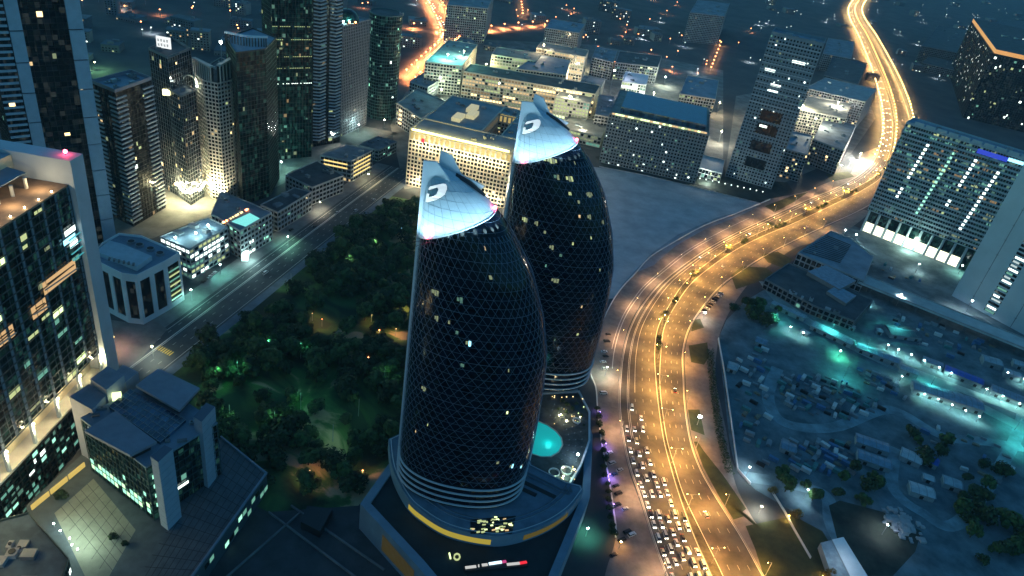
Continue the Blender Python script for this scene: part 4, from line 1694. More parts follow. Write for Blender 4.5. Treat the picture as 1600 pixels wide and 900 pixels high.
root = thing('courtyard_podium', 'tiled podium courtyard lit by a row of floodlights beside the pier block', 'podium', (-150, 220, 0))
TILE = mat('podium_tile', (.075, .10, .115), .8, var=.15, scale=.2)
cp = poly_px([(345, 684), (417, 742), (300, 905), (262, 960), (150, 960), (60, 830), (40, 790), (150, 690)], 12)
m_ = MB()
m_.prism(cp, 0, 12, mat('podium_dark', (.05, .075, .09), .6), TILE)
part(m_, 'deck', root)
m_ = MB()
cpar = poly_px([(345, 684), (417, 742), (300, 905), (262, 960)], 12)
e0, e1 = P(417, 742, 12), P(300, 905, 12)
m_.bar(e0 + Vector((-.5, 0, .7)), e1 + Vector((-.5, 0, .7)), .8, 1.4, PODW)
e2 = P(345, 684, 12)
m_.bar(e2 + Vector((0, 0, .7)), e0 + Vector((0, 0, .7)), .8, 1.4, PODW)
part(m_, 'parapet', root)
m_ = MB()
for k in range(1, 9):
    p, q = P(345, 684, 12).lerp(P(417, 742, 12), k / 9), P(215, 905, 12).lerp(P(300, 905, 12), k / 9)
    m_.bar(p + Vector((0, 0, .03)), q + Vector((0, 0, .03)), .25, .03, DARKM)
for k in range(1, 14):
    p, q = P(345, 684, 12).lerp(P(215, 905, 12), k / 14), P(417, 742, 12).lerp(P(300, 905, 12), k / 14)
    m_.bar(p + Vector((0, 0, .04)), q + Vector((0, 0, .04)), .25, .03, DARKM)
part(m_, 'tile_joint', root)
m_ = MB()
ct = [P(*p, 12).xy for p in ((85, 802), (146, 748), (212, 828), (168, 905), (135, 905))]
poly_sheet(m_, ct, 12.05, mat('court_paving', (.24, .25, .20), .8, var=.12, scale=.2))
court = part(m_, 'court_paving', root)
m_ = MB()
for k in range(1, 6):
    p, q = ct[0].lerp(ct[1], k / 6), ct[4].lerp(ct[2], k / 6) if False else ct[3].lerp(ct[2], k / 6)
    m_.bar(p.to_3d() + Vector((0, 0, 12.07)), q.to_3d() + Vector((0, 0, 12.07)), .16, .02, DARKM)
for k in range(1, 7):
    p, q = ct[0].lerp(ct[3], k / 7), ct[1].lerp(ct[2], k / 7)
    m_.bar(p.to_3d() + Vector((0, 0, 12.08)), q.to_3d() + Vector((0, 0, 12.08)), .16, .02, DARKM)
part(m_, 'paving_joint', court)
# yellow lit wall along the court top
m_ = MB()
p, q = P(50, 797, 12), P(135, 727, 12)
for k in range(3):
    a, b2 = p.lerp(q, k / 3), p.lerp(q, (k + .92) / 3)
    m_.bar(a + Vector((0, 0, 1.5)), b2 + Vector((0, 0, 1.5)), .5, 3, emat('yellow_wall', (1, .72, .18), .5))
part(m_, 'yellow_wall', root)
# lit windows in the podium flank
p, q = P(417, 742, 12), P(300, 905, 12)
nn = Vector((1, 0, 0))
for k in range(16):
    for row in range(2):
        if RND.random() < .5:
            a, b2 = p.lerp(q, k / 16), p.lerp(q, (k + .8) / 16)
            m_ = MB()
            z0 = 2 + row * 4.5
            d = (q - p).normalized()
            n3 = Vector((-d.y, d.x, 0)) * .12
            if n3.x < 0: n3 = -n3
            a, b2 = a + n3, b2 + n3
            m_.face([(a.x, a.y, z0), (b2.x, b2.y, z0), (b2.x, b2.y, z0 + 3), (a.x, a.y, z0 + 3)], RND.choice([E_GREEN2, E_GREEN2, E_GREEN, GLASSG]))
            part(m_, 'window', root)
for k, (x, y) in enumerate(((84, 818), (94, 829), (109, 841), (112, 851), (121, 858))):
    c = P(x, y, 14.2)
    o = thing('court_lamp', 'white floodlight on the courtyard edge, number %d of the short row' % k, 'lamp', (c.x, c.y, 12), 'courtyard floodlights')
    o['label'] = ['white floodlight at the top end of the courtyard row', 'white floodlight second from the top of the courtyard row', 'white floodlight in the middle of the courtyard row',
                  'brightest white floodlight low in the courtyard row', 'white floodlight at the bottom end of the courtyard row'][k]
    m_ = MB()
    m_.bar((c.x, c.y, 12), (c.x, c.y, 14.2), .2, .2, METAL)
    part(m_, 'post', o)
    m_ = MB()
    m_.ball(c, .34, E_LAMPW, 8, 5)
    part(m_, 'lamp_head', o)
    light('lamp_light', 'POINT', c + Vector((5.0, 1.5, 5.5)), 1500, (.72, 1, .78), o, 1.5)
pl = poly_px([(-60, 830), (46, 802), (108, 874), (80, 960), (-60, 960)], 20)
building('low_front_block', 'flat roofed dark block in the bottom left corner beside the courtyard', 'low block', pl, 20, fh=4, bay=4, pier=.2, slab=.6, depth=.3, frame=mat('dark_band', (.03, .06, .065)),
         glass=GLASSG, lit=.3, lits='green', maxwin=12, roofm=mat('roof_teal', (.07, .11, .14), .85, var=.3, scale=.12), units=12)
# dark ramp walls right of the podium
root = thing('ramp_wall', 'dark sunken ramp with low walls left of the podium', 'ramp', (-90, 230, 0))
for k, (p, q) in enumerate((((420, 800), (560, 905)), ((350, 905), (470, 800)), ((455, 790), (600, 890)))):
    m_ = MB()
    m_.bar(P(*p, .6), P(*q, .6), .7, 1.2, CONC_D)
    part(m_, 'wall', root)
m_ = MB()
m_.prism(poly_px([(480, 790), (520, 795), (500, 830), (470, 815)], 5), 0, 5, DARKM)
part(m_, 'vent_block', root)

# ------------------------------------------------------------------ centre: palace block with glowing cornice
z = 58.0
f0, f1 = P(640, 203, z).xy, P(800, 240, z).xy
d = (f1 - f0).normalized()
nb_ = Vector((-d.y, d.x))
Lf = (f1 - f0).length
root = thing('palace_block', 'large white courtyard palace with glowing yellow cornice behind the sail towers', 'office', tuple((f0 + f1) / 2 + nb_ * 60) + (0,))
PAL = mat('palace_stone', (.50, .46, .38), .8, var=.08)
DEP = 135


def rect(u0, v0, u1, v1):
    return [f0 + d * u0 + nb_ * v0, f0 + d * u1 + nb_ * v0, f0 + d * u1 + nb_ * v1, f0 + d * u0 + nb_ * v1]


wings = [(0, 0, Lf, 40), (0, 40.1, 62, DEP), (Lf - 22, 40.1, Lf, DEP), (62.1, DEP - 26, Lf - 22.1, DEP)]
for i, wv in enumerate(wings):
    facade(root, rect(*wv), 0, z - 9, fh=4.1, bay=3.6, pier=1.0, slab=1.4, depth=.5, frame=PAL, glass=GLASS, lit=.10, lits='warm', maxwin=14)
    facade(root, inset(rect(*wv), .01), z - 9, z - 1, fh=8, bay=5.2, pier=1.8, slab=1.6, depth=1.3, frame=PAL, glass=mat('lit_gallery', (.25, .2, .1), .6, emit=(1, .74, .25), es=.35), lit=0, names=('gallery', 'gallery_back'))
    r_ = roof(root, inset(rect(*wv), 0), z, mat('palace_roof', (.24, .27, .28), .8, var=.2, scale=.05), 1.2, PAL, 5, seed=i, t=1.0)
m_ = MB()
q = [f0 - nb_ * 1.0 + d * 3, f1 - nb_ * 1.0 - d * 3]
m_.bar(q[0].to_3d() + Vector((0, 0, z + 1.6)), q[1].to_3d() + Vector((0, 0, z + 1.6)), 2.0, 1.4, emat('glow_cornice', (1, .90, .28), 4.0))
cor = part(m_, 'cornice_light', root)
for k in range(8):
    p = q[0].lerp(q[1], (k + .5) / 8)
    light('cornice_glow', 'POINT', (p.x, p.y + 3, z + 4), 5000, (1, .85, .3), cor, 1)
    light('facade_glow', 'POINT', (p.x, p.y - 5, z - 12), 7000, (1, .85, .5), cor, 1)
    light('foot_glow', 'POINT', (p.x, p.y - 6, 6), 9000, (1, .85, .5), cor, 1)
for k in range(5):
    p = f1 + d * 5 + nb_ * (8 + k * 24)
    light('side_glow', 'POINT', (p.x, p.y, 22), 26000, (1, .92, .7), root, 1)
light('court_glow', 'POINT', tuple(f0 + d * Lf * .5 + nb_ * 70) + (30,), 25000, (1, .85, .5), root, 2)
m_ = MB()
for u, v_ in ((30, 62), (40, 80), (34, 100)):
    m_.box(tuple(f0 + d * u + nb_ * v_) + (z + .1,), (9, 20, 4), mat('lit_lantern', (.3, .28, .2), .6, emit=(1, .9, .5), es=.35), math.atan2(d.y, d.x))
part(m_, 'roof_lantern', root)
# red shop mark
m_ = MB()
c = P(661, 222, z - 6)
m_.box((c.x, c.y - 1.2, c.z), (3, .4, 4), emat('red_mark', (.9, .04, .1), .8))
part(m_, 'red_sign', root)

CEN = [
    ('long_bar_building', 'long dark roofed bar with two lit storeys directly behind the palace', [(724, 112), (930, 148), (938, 134), (735, 100)], 40, 'warm', .75, ROOFD, PAL),
    ('terrace_wing', 'wing with bright lit terraces right of the farther sail tower', [(868, 152), (922, 162), (930, 142), (882, 134)], 36, 'yg', .9, ROOFT, STONE),
    ('square_roof_block', 'square block with dark hipped looking roof among the lit bars', [(806, 108), (884, 118), (892, 95), (841, 85)], 42, 'warm', .2, ROOFB, PAL),
    ('yellow_bar_block', 'pale bar with yellow lit gallery behind the teal roof', [(768, 86), (838, 96), (846, 84), (776, 74)], 44, 'yg', .8, ROOFT, PAL),
    ('teal_roof_block', 'pale block whose wide roof is washed in teal light', [(664, 97), (722, 104), (746, 70), (700, 63)], 42, 'yg', .12, ROOFG, STONE),
    ('back_long_block', 'long pale slab with lit right end at the back of the lit complex', [(838, 76), (914, 90), (920, 79), (845, 66)], 46, 'warm', .35, ROOFT, PAL),
    ('grey_strip_block', 'grey flat block with short stack of yellow windows left of the palace', [(620, 162), (658, 186), (698, 160), (652, 139)], 26, 'dim', .04, ROOFG, CONC),
    ('small_front_block', 'small grey block in front of the teal roofed block', [(640, 128), (668, 138), (690, 124), (662, 114)], 18, 'green', .15, ROOFG, CONC),
    ('white_glass_box', 'white glowing glass box among the lit complex', [(972, 128), (1010, 134), (1014, 118), (977, 112)], 30, 'white', .9, WHITE, WHITE),
    ('pale_lit_box', 'pale floodlit box left of the white glowing glass box', [(905, 132), (938, 140), (946, 124), (912, 118)], 30, 'white', .3, ROOFT, STONE),
    ('grey_top_block', 'pale block with sunken dark roof panel near the lattice tower', [(1062, 147), (1118, 156), (1123, 126), (1074, 118)], 32, 'warm', .15, ROOFB, STONE),
    ('back_flat_block', 'flat dark block with lit rim behind the glowing glass box', [(962, 98), (1028, 106), (1034, 88), (968, 80)], 28, 'yg', .15, ROOFD, CONC),
    ('narrow_grey_block', 'narrow grey block between the lit complex and the dark district', [(925, 90), (958, 98), (964, 80), (932, 73)], 30, 'dim', .08, ROOFG, CONC),
    ('link_block', 'low grey link block left of the punched window office', [(930, 180), (956, 184), (960, 152), (936, 148)], 26, 'dim', .06, ROOFG, CONC),
    ('side_lobby_block', 'low roofed entrance court below the farther sail tower crown', [(875, 200), (940, 215), (950, 192), (890, 178)], 14, 'yg', .4, ROOFT, STONE),
]
cen = {}
for nm, lb, px, z, ls, lt, rm, fr in CEN:
    cen[nm] = building(nm, lb, 'block', poly_px(px, z), z, fh=4.4, bay=4.4, pier=1.0, slab=1.5, depth=.6, frame=fr, glass=GLASS, lit=lt,
                       lits=ls, maxwin=12, roofm=rm, units=5, run=7 if lt > .3 else 2)
for x, y, zz, e, c in ((700, 85, 50, 26000, (.2, 1, .8)), (725, 80, 50, 12000, (.5, 1, .7)), (760, 100, 30, 20000, (1, .85, .4)), (700, 118, 20, 15000, (1, .85, .5)),
                       (895, 128, 20, 30000, (1, .9, .6)), (930, 160, 20, 25000, (.95, 1, .7)), (1022, 145, 15, 30000, (.9, 1, .75)), (960, 110, 40, 9000, (.8, .8, 1)),
                       (1090, 165, 15, 16000, (1, .95, .7)), (1125, 160, 20, 9000, (1, .8, .5)), (860, 190, 18, 12000, (1, .9, .6)), (910, 205, 12, 14000, (1, .9, .65)), (1128, 205, 18, 12000, (1, .92, .7)), (780, 130, 60, 12000, (1, .9, .5)), (740, 128, 14, 12000, (1, .88, .5)), (830, 152, 12, 12000, (1, .9, .55)), (945, 180, 14, 14000, (1, .95, .65)), (800, 118, 12, 12000, (1, .85, .5)), (890, 150, 40, 10000, (1, .95, .6)), (1040, 120, 16, 12000, (.9, 1, .8)), (690, 140, 14, 9000, (.8, 1, .7)), (1000, 160, 12, 12000, (.95, 1, .75)), (905, 95, 14, 12000, (1, .85, .5)), (650, 190, 10, 8000, (1, .85, .55)), (1075, 160, 12, 9000, (1, .9, .6)), (850, 70, 55, 9000, (1, .8, .5))):
    p = P(x, y, zz)
    o = thing('plaza_lamp', 'bright plaza floodlight', 'lamp', (p.x, p.y, 0), 'floodlights of the lit office complex')
    o['label'] = 'small floodlight mast standing between the lit white blocks of the central complex'
    m_ = MB()
    m_.bar((p.x, p.y, 0), p, .4, .4, METAL)
    part(m_, 'mast', o)
    m_ = MB()
    m_.ball(p, .9, E_LAMPY if c[2] < .8 else E_LAMPW, 8, 5)
    part(m_, 'lamp_head', o)
    light('lamp_light', 'POINT', p + Vector((0, -2, 2)), e * 5, c, o, 1)
m_ = MB()
for k in range(5):
    a, b2 = P(625, 170 + k * 6.2, 8), P(631, 171 + k * 6.2, 8)
c0 = P(620, 162, 26).xy.lerp(P(658, 186, 26).xy, .18)
for k in range(4):
    m_.box((c0.x, c0.y - .5, 4 + k * 5.2), (4.5, .4, 2.2), E_WARM, math.atan2(24, 38) * -1)
part(m_, 'strip_window', cen['grey_strip_block'])

# punched window office in front of the sand lot
z = 60.0
pl = quad_px((952, 178), (1108, 212), (1116, 172), z)
root = building('punched_office', 'wide grey office with punched square windows and blue glazed roof', 'office', pl, z, fh=4, bay=3.7, pier=1.6, slab=1.9, depth=.5,
                frame=mat('grey_panel', (.16, .19, .20), .75, var=.08), glass=GLASS, lit=.12, lits='white', maxwin=60, roofm=ROOFT, units=3)
q = [v for v in pl]
pl2 = inset(quad_px((966, 176), (1104, 206), (1112, 178), z), 2)
m_ = MB()
m_.prism(pl2, z + .1, z + 7, GLASSB, mat('blue_roof', (.05, .16, .26), .35, var=.1))
part(m_, 'roof_lantern', root)
a, b2 = P(956, 180, z).xy, P(1104, 211, z).xy
m_ = MB()
for k in range(30):
    p, q_ = a.lerp(b2, k / 30), a.lerp(b2, (k + .9) / 30)
    m_.bar((p.x, p.y - .4, z + 2.2), (q_.x, q_.y - .4, z + 2.2), .6, 2.0, RND.choice([E_YG, E_YG2, E_YG, E_WARM2]))
part(m_, 'lit_gallery', root)

# tall lattice tower
z = 172.0
a, b2 = P(1133, 275, 0).xy, P(1205, 296, 0).xy
d = (b2 - a).normalized()
nr = Vector((-d.y, d.x))
root = building('lattice_tower', 'tall grey lattice tower with small square windows in the right centre', 'skyscraper', [a, b2, b2 + nr * 36, a + nr * 36], z, fh=4, bay=3.6, pier=1.7, slab=2.0,
                depth=.5, frame=mat('blue_grey_panel', (.17, .22, .26), .75, var=.08), glass=GLASS, lit=.055, lits='white', maxwin=60, roofm=ROOFB, par=3)
m_ = MB()
for k in range(10):
    zz = 96 + k * 7.6
    m_.bar((a - nr * .5).to_3d() + Vector((0, 0, zz)), (b2 - nr * .5).to_3d() + Vector((0, 0, zz)), 1.2, 1.1, BAND)
part(m_, 'floor_band', root)
m_ = MB()
p, q_ = a.lerp(b2, .30) - nr * .75, a.lerp(b2, .72) - nr * .75
for zz in (20, 41, 62, 78):
    m_.face([(p.x, p.y, zz), (q_.x, q_.y, zz), (q_.x, q_.y, zz + 12), (p.x, p.y, zz + 12)], GLASS)
part(m_, 'glass_bay', root)
for zz, u0, u1 in ((118, .3, .5), (111, .28, .48), (133, .1, .3), (70, .35, .5), (148, .55, .8)):
    m_ = MB()
    p, q_ = a.lerp(b2, u0) - nr * .9, a.lerp(b2, u1) - nr * .9
    m_.face([(p.x, p.y, zz), (q_.x, q_.y, zz), (q_.x, q_.y, zz + 2.6), (p.x, p.y, zz + 2.6)], E_WHITE)
    part(m_, 'window', root)
# lit lobby between punched office and lattice tower
c = P(1107, 265, 4)
pl = quad_px((1088, 262), (1128, 272), (1134, 252), 10)
root = building('lit_lobby', 'low glowing entrance pavilion left of the lattice tower', 'pavilion', pl, 10, fh=4.5, bay=4, pier=.3, slab=.5, depth=.3, frame=WHITE, glass=GLASS, lit=.95, lits='white', maxwin=20, units=0, roofm=WHITE)
light('lobby_light', 'POINT', P(1107, 280, 6), 22000, (.9, 1, .85), root, 2)

RC = [
    ('step_block', 'stepped pale block with square windows right of the lattice tower', [(1222, 232), (1262, 243), (1268, 212), (1232, 204)], 36, 'warm', .12, ROOFB, CONC),
    ('terrace_block', 'terraced block with warm lit balconies beside the lit highway', [(1270, 218), (1318, 236), (1338, 196), (1288, 184)], 34, 'warm', .22, ROOFG, CONC),
    ('white_slab_block', 'pale flat roof slab block beside the highway bend', [(1258, 138), (1352, 160), (1370, 140), (1290, 122)], 46, 'warm', .10, CONC, CONC),
    ('middle_lit_block', 'block with bright lit roof deck behind the terraced block', [(1250, 172), (1322, 186), (1330, 162), (1262, 150)], 42, 'yg', .25, ROOFT, STONE),
    ('dark_court_block', 'dark roofed block behind the pale slab left of the highway', [(1288, 118), (1340, 132), (1356, 100), (1302, 86)], 30, 'dim', .02, ROOFD, CONC_D),
    ('grey_back_block', 'grey sloped block next to the glittering highway bend', [(1286, 84), (1330, 92), (1336, 66), (1294, 60)], 34, 'dim', .05, ROOFG, CONC),
    ('back_tower_block', 'grey slab office with grid windows at the top edge', [(1078, 20), (1132, 26), (1140, 6), (1090, 0)], 62, 'dim', .06, ROOFG, CONC),
    ('far_grid_block', 'grey office with vertical fins left of the dark district', [(852, 44), (905, 52), (914, 38), (862, 30)], 40, 'dim', .05, ROOFB, CONC),
    ('far_lined_tower', 'dim tower with thin lit floor lines at the top edge', [(698, 8), (762, 14), (772, -8), (710, -14)], 60, 'yg', .12, ROOFG, CONC),
    ('night_block', 'dark twin block with square windows at the right of the highway', [(1440, 72), (1500, 84), (1530, 50), (1466, 40)], 40, 'dim', .01, ROOFD, CONC_D),
    ('night_block', 'dark low block left of the orange topped black tower', [(1440, 98), (1498, 112), (1512, 96), (1456, 86)], 20, 'dim', .03, ROOFD, CONC_D),
    ('side_night_block', 'dark flat block at the right edge above the black tower', [(1540, 62), (1610, 74), (1640, 40), (1566, 30)], 34, 'dim', .02, ROOFD, CONC_D),
]
rc = {}
for nm, lb, px, z, ls, lt, rm, fr in RC:
    rc[nm] = building(nm, lb, 'block', poly_px(px, z), z, fh=4, bay=4, pier=1.1, slab=1.5, depth=.5, frame=fr, glass=GLASS, lit=lt, lits=ls, maxwin=12, roofm=rm, units=5)
for x, y, zz, e, c in ((1255, 165, 46, 26000, (1, .95, .6)), (1310, 160, 48, 16000, (1, .95, .75)), (1275, 185, 44, 26000, (1, .95, .7)), (1345, 240, 10, 40000, (1, .98, .85)), (1262, 230, 14, 14000, (1, .9, .6)),
                       (1315, 258, 8, 9000, (1, .85, .5)), (1240, 260, 10, 8000, (.8, .5, 1)), (1330, 250, 10, 14000, (1, .95, .8))):
    p = P(x, y, zz)
    o = thing('plaza_lamp', 'small floodlight mast standing among the terraced blocks left of the highway bend', 'lamp', (p.x, p.y, 0), 'floodlights of the terraced blocks')
    m_ = MB()
    m_.bar((p.x, p.y, 0), p, .4, .4, METAL)
    part(m_, 'mast', o)
    m_ = MB()
    m_.ball(p, .9, E_LAMPY, 8, 5)
    part(m_, 'lamp_head', o)
    light('lamp_light', 'POINT', p + Vector((0, -2, 2)), e * 5, c, o, 1)

# ------------------------------------------------------------------ hotel with four columns of lit windows
a, b2 = P(1342, 358, 0).xy, P(1512, 425, 0).xy
d = (b2 - a).normalized()
nr = Vector((-d.y, d.x))
z = 124.0
root = thing('hotel_slab', 'wide hotel slab with four columns of green white lit windows', 'hotel', tuple((a + b2) / 2 + nr * 14) + (0,))
HP = [a, b2 + d * 30, b2 + d * 30 + nr * 30, a + nr * 30]
HFR = mat('hotel_frame', (.27, .36, .42), .65, var=.06)
facade(root, HP, 24, z, fh=4.6, bay=2.6, pier=.35, slab=1.9, depth=.6, frame=HFR, glass=GLASSG, lit=.24, lits='dim', maxwin=60, run=3)
roof(root, HP, z, ROOFB, 1.6, HFR, 5, seed=3)
L = (b2 - a).length
for cu, lo_, hi in ((.20, 10, 19), (.20, 5, 8), (.42, 3, 19), (.60, 12, 19), (.60, 7, 9), (.80, 3, 18)):
    for k in range(lo_, hi):
        zz = 24 + (k - .0) * 4.6 + 1.1
        m_ = MB()
        p = a + d * (L * (cu + (k - 10) * .004)) - nr * .05
        q_ = p + d * 2.6
        m_.face([(p.x, p.y, zz), (q_.x, q_.y, zz), (q_.x, q_.y, zz + 2.4), (p.x, p.y, zz + 2.4)], E_WHITE if cu != .42 else E_GREEN)
        part(m_, 'window', root)
m_ = MB()
for u in (.05, .47, .73, 1.0):
    p = a + d * (L * u) - nr * .4
    m_.bar((p.x, p.y, 26), (p.x, p.y, z - 1), .7, .5, CONC_D)
part(m_, 'joint_strip', root)
m_ = MB()
for k in range(14):
    p = a + d * (8 + k * 11) - nr * .2
    m_.bar((p.x, p.y, z + 2.6), (p + d * 9).to_3d() + Vector((0, 0, z + 2.6)), .6, 3.2, mat('pergola', (.30, .40, .46), .6)) if k % 1 == 0 else None
part(m_, 'roof_screen', root)
m_ = MB()
m_.bar((a + d * L * .62 - nr * .7).to_3d() + Vector((0, 0, z - 5)), (a + d * L * .86 - nr * .7).to_3d() + Vector((0, 0, z - 5)), .5, 4.5, emat('blue_sign', (.05, .10, .9), .5))
m_.bar((a + d * L * .86 - nr * .7).to_3d() + Vector((0, 0, z - 4)), (a + d * L * 1.0 - nr * .7).to_3d() + Vector((0, 0, z - 4)), .5, 3.0, E_CYAN)
part(m_, 'sign_band', root)
# base hall with tall lit bays
nbay = 9
m_ = MB()
m_.prism(ccw([a + d * 3 - nr * .5, b2 + d * 20 - nr * .5, b2 + d * 20 + nr * 28, a + d * 3 + nr * 28]), 0, 24, GLASSG)
part(m_, 'hall', root)
for k in range(nbay + 1):
    p = a + d * (3 + k * (L * .88) / nbay) - nr * 1.5
    m_ = MB()
    m_.bar((p.x, p.y, 0), (p.x, p.y, 24), 1.2, 2.2, HFR)
    part(m_, 'column', root)
    if k < nbay:
        p0, p1 = p + d * 1.2 + nr * .85, p + d * ((L * .88) / nbay - 1.2) + nr * .85
        m_ = MB()
        m_.face([(p0.x, p0.y, .3), (p1.x, p1.y, .3), (p1.x, p1.y, 11.5), (p0.x, p0.y, 11.5)], emat('hall_window', (1, 1, .72), 1.6))
        part(m_, 'window', root)
light('hall_light', 'POINT', (a + d * L * .5 - nr * 10).to_3d() + Vector((0, 0, 10)), 25000, (.75, 1, .75), root, 3)

# white slab tower on the right edge
a, b2 = P(1487, 462, 0).xy, P(1640, 545, 0).xy
d = (b2 - a).normalized()
nr = Vector((-d.y, d.x))
z = 150.0
root = thing('white_slab_tower', 'pale blank slab tower with vertical ladder of small windows at right edge', 'skyscraper', tuple((a + b2) / 2 + nr * 12) + (0,))
SLW = mat('pale_blue_wall', (.34, .44, .50), .7, var=.07, scale=.05)
m_ = MB()
q = [a, b2, b2 + nr * 24, a + nr * 24]
m_.prism(ccw(q), 0, z, SLW, ROOFB)
part(m_, 'wall', root)
L = (b2 - a).length
m_ = MB()
for k in range(36):
    zz = 3 + k * 4
    p, q_ = a + d * L * .33 - nr * .08, a + d * L * .44 - nr * .08
    m_.face([(p.x, p.y, zz), (q_.x, q_.y, zz), (q_.x, q_.y, zz + 2.5), (p.x, p.y, zz + 2.5)], GLASS)
part(m_, 'glass_strip', root)
for k in range(36):
    if RND.random() < .62:
        zz = 3.3 + k * 4
        p, q_ = a + d * L * .34 - nr * .13, a + d * L * (.40 if RND.random() < .5 else .43) - nr * .13
        m_ = MB()
        m_.face([(p.x, p.y, zz), (q_.x, q_.y, zz), (q_.x, q_.y, zz + 1.9), (p.x, p.y, zz + 1.9)], RND.choice([E_WHITE, E_GREEN2, mat('pale_window', (.02,) * 3, emit=(.8, 1, 1), es=.5)]))
        part(m_, 'window', root)
for u in (.19, .62, .80):
    m_ = MB()
    p = a + d * L * u - nr * .05
    m_.bar((p.x, p.y, 0), (p.x, p.y, z), .5, .2, CONC_D)
    for k in range(9):
        m_.bar((p - d * 1).to_3d() + Vector((0, 0, 10 + k * 15)), (p + d * 1).to_3d() + Vector((0, 0, 10 + k * 15)), .3, .4, CONC_D)
    part(m_, 'wall_joint', root)

# black tower with orange lit top
z = 120.0
pl = quad_px((1552, 84), (1680, 112), (1690, 70), z)
root = building('black_tower', 'black glass tower with warm lit orange roof crown on the right edge', 'skyscraper', pl, z, fh=4, bay=4.2, pier=.2, slab=.2, depth=.3, frame=DARKM, glass=GLASS, lit=.05,
                lits='white', maxwin=40, roofm=ROOFT, units=3)
m_ = MB()
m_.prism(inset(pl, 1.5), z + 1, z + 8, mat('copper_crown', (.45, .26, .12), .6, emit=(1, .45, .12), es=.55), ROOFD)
part(m_, 'crown', root)
m_ = MB()
p, q_ = P(1590, 60, z + 9), P(1630, 66, z + 9)
m_.bar(p, q_, 1.2, 1.0, E_WHITE)
part(m_, 'light_strip', root)
for k in range(6):
    m_ = MB()
    c = sum((Vector(v) for v in pl), Vector((0, 0))) / 4
    m_.box((c.x - 30 + k * 12, c.y + 6 * math.sin(k * 2.1), z + 8.02), (7, 5, 2.5), CONC_D if k % 2 else METAL, .2)
    part(m_, 'roof_unit', root)


# ================================================================== YARD BUILDINGS ON THE RIGHT
def shed(a, b, w, h, label, roofm, name='shed', group=None):
    """long pitched shed from pixel a to pixel b, w metres wide"""
    p, q = P(*a, 0).xy, P(*b, 0).xy
    d = (q - p).normalized()
    nr = Vector((-d.y, d.x))
    c = (p + q) / 2
    o = thing(name, label, 'shed', (c.x, c.y, 0), group)
    m = MB()
    m.prism(ccw([p - nr * w / 2, q - nr * w / 2, q + nr * w / 2, p + nr * w / 2]), 0, h, mat('shed_wall', (.22, .27, .29), .7, var=.15))
    part(m, 'wall', o)
    m = MB()
    e = .5
    A_ = [p - d * e - nr * (w / 2 + e), q + d * e - nr * (w / 2 + e), q + d * e, p - d * e, q + d * e + nr * (w / 2 + e), p - d * e + nr * (w / 2 + e)]
    vs = [(A_[0].x, A_[0].y, h), (A_[1].x, A_[1].y, h), (A_[2].x, A_[2].y, h + w * .11), (A_[3].x, A_[3].y, h + w * .11), (A_[4].x, A_[4].y, h), (A_[5].x, A_[5].y, h)]
    m.add(vs, [(0, 1, 2, 3), (3, 2, 4, 5), (0, 3, 5), (1, 4, 2)], roofm)
    n = int((q - p).length / 4)
    for k in range(n + 1):
        r0 = p.lerp(q, k / max(1, n))
        m.bar((r0 - nr * (w / 2 + e)).to_3d() + Vector((0, 0, h + .06)), r0.to_3d() + Vector((0, 0, h + w * .11 + .06)), .18, .1, CONC_D)
        m.bar((r0 + nr * (w / 2 + e)).to_3d() + Vector((0, 0, h + .06)), r0.to_3d() + Vector((0, 0, h + w * .11 + .06)), .18, .1, CONC_D)
    part(m, 'roof', o)
    nd = max(1, n // 2)
    for k in range(min(6, nd)):
        r0 = p.lerp(q, (k + .5) / min(6, nd)) - nr * (w / 2 + .05)
        m = MB()
        m.bar((r0 - d * 1.1).to_3d() + Vector((0, 0, 1.3)), (r0 + d * 1.1).to_3d() + Vector((0, 0, 1.3)), .12, 2.4, DARKM)
        part(m, 'door', o)
    return o


SHR = [mat('shed_roof_blue', (.15, .24, .32), .6, var=.22, scale=.3), mat('shed_roof_grey', (.26, .34, .38), .65, var=.2, scale=.3),
       mat('shed_roof_royal', (.03, .10, .42), .6, var=.2, scale=.3), mat('shed_roof_pale', (.36, .42, .45), .65, var=.15, scale=.3)]
shed((1268, 511), (1330, 541), 10, 4, 'long grey shed left of the white site truck in the yard', SHR[1])
shed((1337, 545), (1402, 570), 9, 4, 'long shed continuing the grey shed row towards the bright lamps', SHR[0])
shed((1423, 608), (1530, 641), 13, 5, 'wide blue roofed shed above a row of white lamps', SHR[0])
shed((1474, 581), (1532, 604), 9, 4.5, 'royal blue roofed shed behind the row of lamps', SHR[2])
shed((1546, 612), (1640, 650), 10, 4.5, 'blue grey shed at the right edge with lamps in front', SHR[0])
shed((1384, 520), (1432, 527), 15, 4, 'dark square shed behind the small white cabin', mat('shed_roof_dark', (.05, .08, .11), .7, var=.3))
shed((1532, 566), (1560, 574), 10, 5, 'pale boxy shed below the concrete viaduct', SHR[1])
shed((1566, 586), (1590, 594), 7, 5, 'small pale shed right of the boxy shed below the viaduct', SHR[3])
shed((1580, 570), (1640, 590), 8, 4, 'grey shed at right edge under the viaduct', SHR[1])
shed((1368, 520), (1376, 522), 5, 3.5, 'small white site cabin with bright end by the dark square shed', SHR[3], 'site_cabin')
shed((1335, 690), (1385, 707), 9, 4, 'long low ribbed shed, upper of two in the lower yard', SHR[0])
shed((1337, 715), (1388, 733), 9, 4, 'long low ribbed shed, lower of two in the lower yard', SHR[0])
shed((1405, 712), (1436, 726), 10, 4, 'white canopy shed with pale roof in the lower yard', SHR[3])
shed((1446, 722), (1462, 730), 8, 4, 'small royal blue roofed shed beside the white canopy shed', SHR[2])
shed((1418, 766), (1455, 778), 9, 4, 'pale ribbed roof shed by the lower yard road', SHR[3])
shed((1470, 755), (1498, 765), 8, 4, 'grey ribbed roof shed near the dark trees at right', SHR[1])
